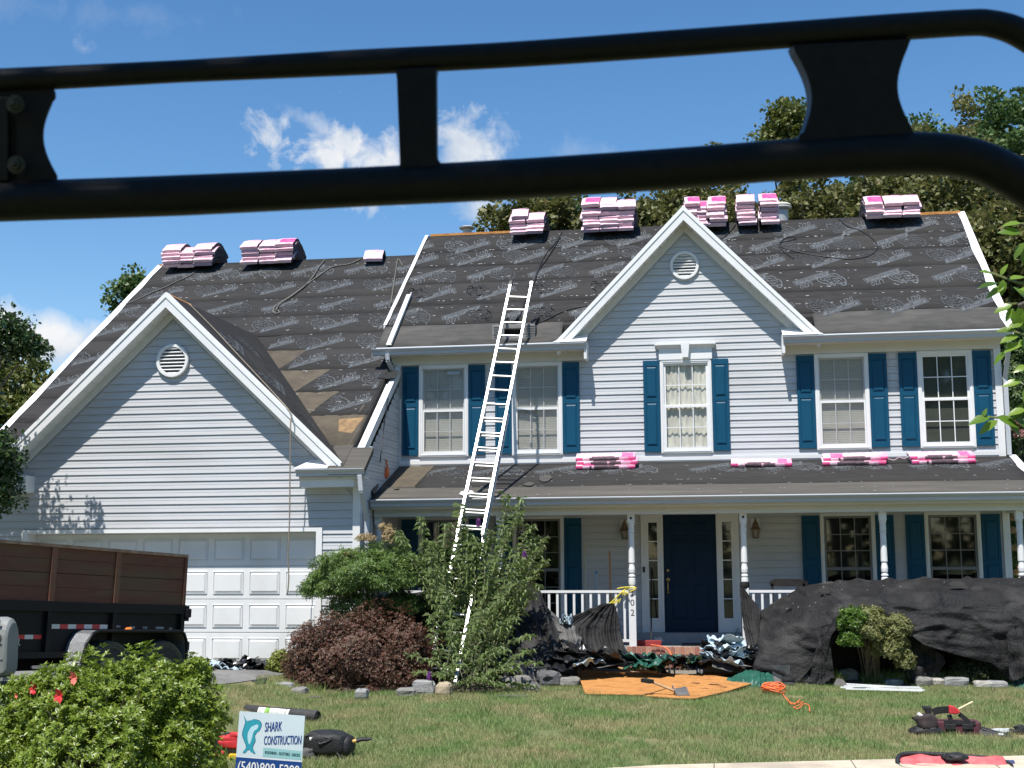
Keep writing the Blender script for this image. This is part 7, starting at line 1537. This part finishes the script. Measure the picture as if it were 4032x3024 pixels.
tw_ = mat('brown_painted_planks', (.12, .042, .024), (.155, .058, .034), 5, .8, .3, 60, stretch=(1, 1, 6), c3=(.12, .07, .035), s3=.9); bm_ = mat('trailer_black', (.004, .0045, .006), (.007, .0075, .009), 6, .5, spec=.2); bm2 = mat('trailer_frame', (.008, .008, .010), rough=.5, spec=.2)
LEN = 4.3; WID = 2.0
for k in range(4):
    tb_(.02, LEN, -.14*(k+1)+.0015+(.003 if k == 1 else 0), -.14*k-.0015, -.045, -.008, 'plank', tw_)
    tb_(.02, LEN, -.14*(k+1)+.003, -.14*k-.003, -WID, -WID+.037, 'plank', tw_)
tb_(.02, LEN, -.555, -.02, -.055, -.046, 'plank_backing', bm_); tb_(0, LEN, -.02, .012, -.06, .012, 'top_rail', mat('worn_brown', (.20, .11, .07), (.32, .22, .15), 8, .8))
pa = [TS(x, 2260)[0] for x in (208, 462)]
for a in pa+[2.9, 3.7]: tb_(a-.035, a+.035, -.56, -.022, -.008, .014, 'plank_post', tw_)
tb_(-.0, .045, -.57, -.0, -.07, .008, 'corner_post', tw_); tb_(0, .03, -.56, -.0, -WID+.04, -.07, 'tail_plank', tw_)
tb_(0, LEN, -.66, -.56, -.06, .02, 'body_top_rail', bm2); tb_(0.01, LEN, -1.06, -.66, -.05, -.03, 'body_side', bm_); tb_(0.01, LEN, -1.12, -1.06, -.06, .02, 'body_bottom_rail', bm2)
for a in pa+[.03, 2.9, 3.7]: tb_(a-.03, a+.03, -1.06, -.66, -.03, .012, 'body_rib', bm2)
tb_(0, .02, -1.1, -.56, -WID, -.05, 'tailgate', bm_); tb_(0, LEN, -1.1, -.58, -WID, -WID+.03, 'body_side', bm_); tb_(0.02, LEN, -1.12, -1.09, -WID, -.05, 'body_floor', bm_); tb_(LEN-.03, LEN, -1.1, -.0, -WID, -.05, 'front_panel', bm_)
tb_(.1, LEN+1.0, -1.26, -1.12, -.45, -.37, 'chassis_beam', bm2); tb_(.1, LEN+1.0, -1.26, -1.12, -WID+.4, -WID+.48, 'chassis_beam', bm2)
for h in (-.60, -.97): 
    for q in (0, 1): tb_(-.07, .0, h-.10, h, -.03+.0*q, .05, 'hinge', bm2, bevel=.01) if q == 0 else tb_(-.05, -.01, h-.14, h+.03, .0, .03, 'hinge_pin', bm2)
refr = mat('reflector_red', (.50, .012, .02), rough=.35); refw = mat('reflector_white', (.55, .56, .54), rough=.35)
mm_ = lambda x, y: TS(x*.3617, 2100+y*.3617)
def tape(x0, x1, y0, y1, cols):
    a0, h0 = mm_(x0, y1); a1, _ = mm_(x1, y1); _, ht = mm_((x0+x1)/2, y0); _, hb = mm_((x0+x1)/2, y1); xs = np.linspace(0, 1, len(cols)+1)
    for i, c_ in enumerate(cols): lo, hi = a0+(a1-a0)*xs[i], a0+(a1-a0)*xs[i+1]; tb_(min(lo, hi), max(lo, hi), hb, ht, -.03, -.027, 'reflector_tape', refr if c_ else refw)
tape(578, 1190, 992, 1040, [0, 1, 0, 1, 0, 1, 0]); tape(195, 472, 1105, 1152, [1, 0, 1]); tape(40, 190, 1108, 1155, [0])
am = mat('amber_lens', (.80, .22, .04), rough=.25); a_, h_ = mm_(1378, 1050); mb = MB(); mb.lathe([(.04, 0), (.038, .025), (.025, .035), (0, .037)], TL(a_+.12, -.848, .14), 12); mb.build('marker_light', am, tr)
worn = mat('worn_white_decal', (.12, .12, .12), (.30, .31, .31), 14, .6)
for x, w, y in ((1310, 45, 1015), (1460, 60, 1025), (1600, 50, 1028), (1760, 90, 1030), (1880, 35, 1038)): a0, h0 = mm_(x-w/2, y+12); a1, h1 = mm_(x+w/2, y-12); tb_(min(a0, a1), max(a0, a1), h0, h1, -.03, -.028, 'worn_decal', worn)
ltr = mat('white_letters', (.50, .50, .49))
def tletter(s, x, y, hgt):
    a, h = mm_(x, y); mb = MB(); add_text(mb, s, lambda u, v: TL(a-u, h+v, -.0265), None, hgt); mb.build('lettering', ltr, tr)
tletter('R', 186, 1225, .075); tletter('AS', 186, 1250, .02); tletter('AR', 1850, 1165, .055)
# fender and wheels
fa0, fh0 = mm_(1875, 1075); fa1, fh1 = mm_(790, 1075); fpts = []
fh = -.85; a_l, _ = mm_(1860, 1100); a_r, _ = mm_(720, 1250)
prof = [(a_l-.02, fh-.45), (a_l-.0, fh-.12), (a_l+.05, fh-.03), (a_l+.12, fh)]+[(fa1-.12, fh), (fa1-.04, fh-.03), (fa1+.03, fh-.12), (a_r+.02, fh-.33), (a_r+.04, fh-.36)]
mb = MB(); th = .022
for (p, q) in zip(prof, prof[1:]): mb.add([TL(p[0], p[1], -.02), TL(p[0], p[1], .24), TL(q[0], q[1], .24), TL(q[0], q[1], -.02)], [(0, 1, 2, 3)])
tread = mat('tread_plate', (.20, .21, .22), (.34, .35, .36), 60, .35, .6, 120, metal=.6); mb.build('fender', tread, tr, thick=.01)
mb = MB(); mb.tube([TL(p[0], p[1], .235) for p in prof], .017, 7); mb.build('fender_rim', bm2, tr)
tb_(a_r, a_r+.45, fh-.37, fh-.34, .0, .2, 'side_step', tread)
tyre = mat('tyre_rubber', (.025, .025, .026), (.045, .044, .042), 30, .85)
for i, (x, y) in enumerate(((1130, 1195), (1640, 1145))):
    a, h = mm_(x, y); a += .0; c = TL(a+.1*(1-i), fh-.09-.385, .10); w = thing  # wheel: tyre and rim under the trailer
    mb = MB(); N_ = 30
    pr_ = [(.20, -.1), (.34, -.11), (.375, -.085), (.385, 0), (.375, .085), (.34, .11), (.20, .1)]
    o = len(mb.v)
    for r_, yy in pr_:
        for k in range(N_): t = 2*math.pi*k/N_; mb.v.append(tuple(c+(d_*math.cos(t)+tz_*math.sin(t))*r_+ty*yy))
    for j in range(len(pr_)-1):
        for k in range(N_): k2 = (k+1) % N_; mb.f.append((o+j*N_+k, o+j*N_+k2, o+(j+1)*N_+k2, o+(j+1)*N_+k)); mb.m.append(0)
    wh = mb.build('wheel', tyre, tr, smooth=False)
    for r_ in (.36, .345, .33, .31): m2 = MB(); m2.tube([c+(d_*math.cos(t)+tz_*math.sin(t))*r_+ty*(.11 if r_ < .35 else .1) for t in np.linspace(0, 6.283, 36)], .004, 4); m2.build('tread_ring', mat('dusty_rubber', (.13, .125, .10)), wh)
    m2 = MB(); m2.add([c+ty*.06]+[c+(d_*math.cos(t)+tz_*math.sin(t))*.21+ty*.09 for t in np.linspace(0, 6.283, 25)], [(0, k, k+1) for k in range(1, 25)]); m2.build('rim', mat('rim_grey', (.35, .35, .34), (.25, .25, .24), 9, .5, metal=.4), wh)
# heap in the trailer, drawbar
mb = MB(); q = onY(40, 2127, -8.9); mb2 = blobm((q.x, -9.6, 1.33), (.12, .1, .10), tarpm, 'load_heap', tr, .7, 3, .3)
mb = MB(); mb.bar(TL(LEN, -1.2, -.5), TL(LEN+1.5, -1.2, -1.0), .08, .1, up=tz_); mb.bar(TL(LEN, -1.2, -1.5), TL(LEN+1.5, -1.2, -1.0), .08, .1, up=tz_); mb.build('drawbar', bm2, tr); tb_(LEN+1.25, LEN+1.32, -1.62, -.9, -1.04, -.97, 'jack', bm2)
# ---------------------------------------------------------------- mailbox
mbx = thing('mailbox', 'grey plastic mailbox with a black number 2 on its side at the left edge', 'mailbox', (onY(0, 2700, -12.6).x, -12.6, -.3)); mg = mat('mailbox_grey', (.19, .20, .195), (.24, .25, .245), 3, .6, c3=(.16, .17, .155), s3=2)
MYn = -12.7; xr = onY(70, 2600, MYn+.20).x; zt_ = onY(30, 2431, MYn).z; zb_ = onY(30, 2668, MYn).z; x_l = xr-.50
mb = MB(); prof = []
hh = zt_-zb_; wd = .22
for t in np.linspace(0, math.pi, 13): prof.append((MYn+wd/2-math.cos(t)*-wd/2*1.0, zb_+hh*.62+math.sin(t)*hh*.38))
prof = [(MYn, zb_+.03), (MYn, zb_+hh*.66)]+[(MYn+wd/2-math.cos(t)*wd/2, zb_+hh*.66+math.sin(t)*hh*.34) for t in np.linspace(.15, math.pi-.15, 11)]+[(MYn+wd, zb_+hh*.66), (MYn+wd, zb_+.03), (MYn+wd-.03, zb_), (MYn+.03, zb_)]
def mring(x, k, sh=0): return [Vector((x, MYn+wd/2+(y-MYn-wd/2)*k, zb_+hh*.45+(z-zb_-hh*.45)*k+sh)) for y, z in prof]
rows = [mring(x_l, 1), mring(xr-.06, 1), mring(xr-.02, .95), mring(xr, .82)]; n = len(prof)
for r in rows: mb.v += [tuple(p) for p in r]
for j in range(3):
    for k in range(n): k2 = (k+1) % n; mb.f.append((j*n+k, j*n+k2, (j+1)*n+k2, (j+1)*n+k)); mb.m.append(0)
mb.f.append(tuple(3*n+k for k in range(n))); mb.m.append(0); mb.f.append(tuple(range(n-1, -1, -1))); mb.m.append(0)
mb.build('mailbox_body', mg, mbx, smooth=False, bevel=.006)
mb = MB(); mb.box(x_l, xr-.03, MYn-.006, MYn+.002, zb_+hh*.30, zb_+hh*.315); mb.build('mailbox_seam', mat('seam_grey', (.3, .31, .3)), mbx)
mb = MB(); p = onY(-14, 2540, MYn-.003); add_text(mb, '2', lambda x, y: Vector((p.x+x*.8, MYn-.004, p.z+y)), None, .09); mb.build('numeral', num, mbx)
mb = MB(); add_text(mb, '10', lambda x, y: Vector((p.x-.14+x*.8, MYn-.004, p.z+y)), None, .09); mb.build('numeral', num, mbx)
mb = MB(); q = onY(-6, 2445, MYn); mb.box(q.x-.12, q.x+.02, MYn-.012, MYn-.004, q.z-.03, q.z+.01); mb.build('mailbox_flag', num, mbx)
mb = MB(); mb.box(xr-.26, xr-.13, MYn+.05, MYn+.17, -.75, zb_); mb.box(xr-.45, xr-.03, MYn+.02, MYn+wd-.02, zb_-.03, zb_); mb.build('mailbox_post', mg, mbx)
# ---------------------------------------------------------------- yard sign
SY = -11.0; TLc, TRc = onY(943, 2800, SY), onY(1201, 2819, SY); ex = (TRc-TLc); Wd = ex.length; ex.normalize(); ez_ = Vector((0, 0, 1)); ez_ = (ez_-ex*ex.dot(ez_)).normalized()
BLd = onY(932, 3010, SY)-TLc; ez_ = (-(BLd)).normalized(); ez_ = (ez_-ex*ex.dot(ez_)).normalized(); ny = ez_.cross(ex)*1.0
if ny.y > 0: ny = -ny
sg = thing('yard_sign', 'small white and blue roofing contractor yard sign with a teal emblem', 'sign', (TLc.x+.3, SY, -.73)); Hd = Wd*.95
def SG(x, y, o=.0): return TLc+ex*x*Wd-ez_*y*Wd+ny*o  # x to the right, y down, in sign widths
sw = mat('sign_white', (.56, .66, .72), (.60, .69, .74), 3, .5); sb = mat('sign_blue', (.010, .055, .23), rough=.45); stl = mat('sign_teal', (.03, .32, .42), rough=.5); std = mat('sign_teal_dark', (.012, .13, .20), rough=.5); spl = mat('sign_pale_teal', (.28, .52, .54), rough=.5); sdk = mat('sign_ink', (.03, .10, .12), rough=.5); spw = mat('sign_pale', (.45, .68, .76), rough=.5)
def spoly(pts, o, m, nm): mb = MB(); mb.add([SG(x, y, o) for x, y in pts], [tuple(range(len(pts)))]); return mb.build(nm, m, sg)
mb = MB(); v = [SG(x, y, o) for o in (0, -.004) for x, y in ((0, 0), (1, 0), (1, .97), (0, .97))]; mb.add(v, [(0, 1, 2, 3), (7, 6, 5, 4), (0, 4, 5, 1), (1, 5, 6, 2), (2, 6, 7, 3), (3, 7, 4, 0)]); mb.build('sign_board', sw, sg)
spoly([(.0, .655), (1, .655), (1, .97), (0, .97)], .0012, sb, 'blue_band'); spoly([(.0, .643), (1, .643), (1, .654), (0, .654)], .0012, trimw, 'white_line'); spoly([(.405, .49), (.985, .50), (.985, .625), (.405, .62)], .0012, spl, 'teal_strip')
# plain teal emblem: a generic fish-like shape in two tones
body = smoothpts([(.07, .06), (.13, .13), (.20, .10), (.28, .11), (.32, .16), (.30, .24), (.24, .30), (.25, .38), (.22, .47), (.26, .55), (.20, .53), (.17, .50), (.13, .55), (.10, .54), (.14, .47), (.10, .38), (.07, .30), (.09, .20), (.10, .14), (.07, .06)], 5)[:-1]
body = [(x*1.08, y*1.06) for x, y in body]
spoly([(x-(.01 if x < .17 else -.01), y-(.006 if y < .3 else -.006)) for x, y in body], .0015, std, 'emblem_outline'); spoly(body, .0022, stl, 'emblem_body')
spoly(smoothpts([(.20, .21), (.29, .17), (.30, .22), (.24, .28), (.22, .38), (.19, .46), (.16, .40), (.155, .30), (.20, .21)], 4)[:-1], .0030, spw, 'emblem_belly')
def stext(s, x, y, w, h, m, sl=0.0, nm='lettering', sy=0.0):
    mb = MB(); ws_ = w
    for dx in (-.0022, 0, .0022): add_text(mb, s, lambda u, v: SG(x+u+dx, y-v-u*sl+0, .0032+dx*.1), w, h)
    mb.build(nm, m, sg)
stext('SHARK', .405, .265, .26, .135, sb, .12); stext('CONSTRUCTION', .405, .45, .565, .125, sb, .085); stext('ROOFING - GUTTERS - DECKS', .435, .575, .53, .040, sdk, -.008); stext('(540)809-5299', .03, .86, .94, .155, trimw, .0)
mb = MB()
for x in (.3, .72): mb.tube([SG(x, .02, -.006), SG(x, 1.30, -.006)], .003, 5)
mb.tube([SG(.3, .99, -.006), SG(.72, .99, -.006)], .003, 5); mb.build('wire_stake', steel, sg)
# ---------------------------------------------------------------- overhead vehicle rack just in front of the camera
rk = mat('rack_black', (.006, .006, .0065), (.009, .009, .0095), 60, .36, .2, 900, spec=.15)
DR = 1.62
def RK(x, y, D=DR): return Vector(CAM+ray(x, y)*D)
rack = thing('vehicle_rack', 'black tubular vehicle rack crossing the view in the foreground', 'rack', RK(2000, 500))
def rtube(pts, nm, par=rack):
    P = []; Rr = []
    for x, yt, yb in pts: P.append(RK(x, (yt+yb)/2)); Rr.append((yb-yt)/2/FPX*DR)
    Q = sm(P, 6); rr = [Rr[min(i//6, len(Rr)-1)]+(Rr[min(i//6+1, len(Rr)-1)]-Rr[min(i//6, len(Rr)-1)])*((i % 6)/6) for i in range(len(Q))]
    mb = MB(); mb.tube(Q, rr, 28); return mb.build(nm, rk, par, smooth=True)
rtube([(-350, 287, 382), (0, 270, 364), (700, 238, 325), (1400, 196, 296), (2000, 166, 266), (2632, 120, 225), (3150, 82, 186), (3500, 56, 162), (3800, 38, 142), (3900, 40, 146), (4000, 66, 178), (4120, 130, 250)], 'upper_tube')
rtube([(-350, 730, 888), (0, 715, 873), (700, 690, 850), (1400, 660, 815), (2000, 628, 786), (2632, 585, 747), (3150, 545, 706), (3500, 522, 690), (3700, 524, 690), (3850, 552, 715), (3960, 600, 765), (4060, 655, 825), (4200, 740, 915)], 'lower_tube')
def plate(pts, nm, th=.006, D=DR, **k):
    mb = MB(); mb.prism([RK(x, y, D-th/2) for x, y in pts], tuple(FW*th)); return mb.build(nm, rk, rack, bevel=.0015)
def arc(x0, y0, x1, y1, bulge, n=14):
    return [(x0+(x1-x0)*t+bulge*math.sin(math.pi*t), y0+(y1-y0)*t) for t in np.linspace(0, 1, n)]
plate([(-120, 330), (200, 330), (215, 362), (216, 385)]+arc(205, 398, 222, 690, -46)+[(222, 730), (-120, 745), (-120, 715), (-40, 712), (-40, 385), (-120, 380)], 'left_plate')
plate([(-200, 382), (30, 380), (30, 712), (-200, 712)], 'inner_plate', D=DR-.012)
plate([(1556, 270), (1722, 262), (1718, 285), (1720, 620), (1738, 645), (1738, 665), (1570, 672), (1574, 640), (1562, 310)], 'centre_post', th=.03)
plate([(3120, 175), (3590, 150), (3582, 170), (3575, 190)]+arc(3568, 205, 3590, 498, -42)[1:]+[(3604, 530), (3600, 560), (3140, 575), (3148, 530)]+arc(3165, 520, 3142, 220, 42)[:-1]+[(3132, 205)], 'right_plate', th=.03)
for (x, y) in ((62, 412), (66, 650)):
    c = RK(x, y, DR-.022); mb = MB(); f = Vector(FW); u = Vector(RT); w = Vector(UP)
    def cyl(r, d0, d1, n=6, nm='bolt', m=mat('zinc_bolt', (.035, .038, .03), (.07, .07, .06), 200, .45, metal=.6)):
        mb = MB(); mb.v = [tuple(c-f*d+(u*math.cos(2*math.pi*k/n)+w*math.sin(2*math.pi*k/n))*r) for d in (d0, d1) for k in range(n)]; mb.f = [(k, (k+1) % n, n+(k+1) % n, n+k) for k in range(n)]+[tuple(range(n, 2*n)), tuple(range(n-1, -1, -1))]; mb.m = [0]*len(mb.f); return mb.build(nm, m, rack)
    cyl(.011, 0, .003, 18, 'washer'); cyl(.0075, .003, .010, 6, 'bolt_head'); cyl(.004, .010, .016, 10, 'bolt')
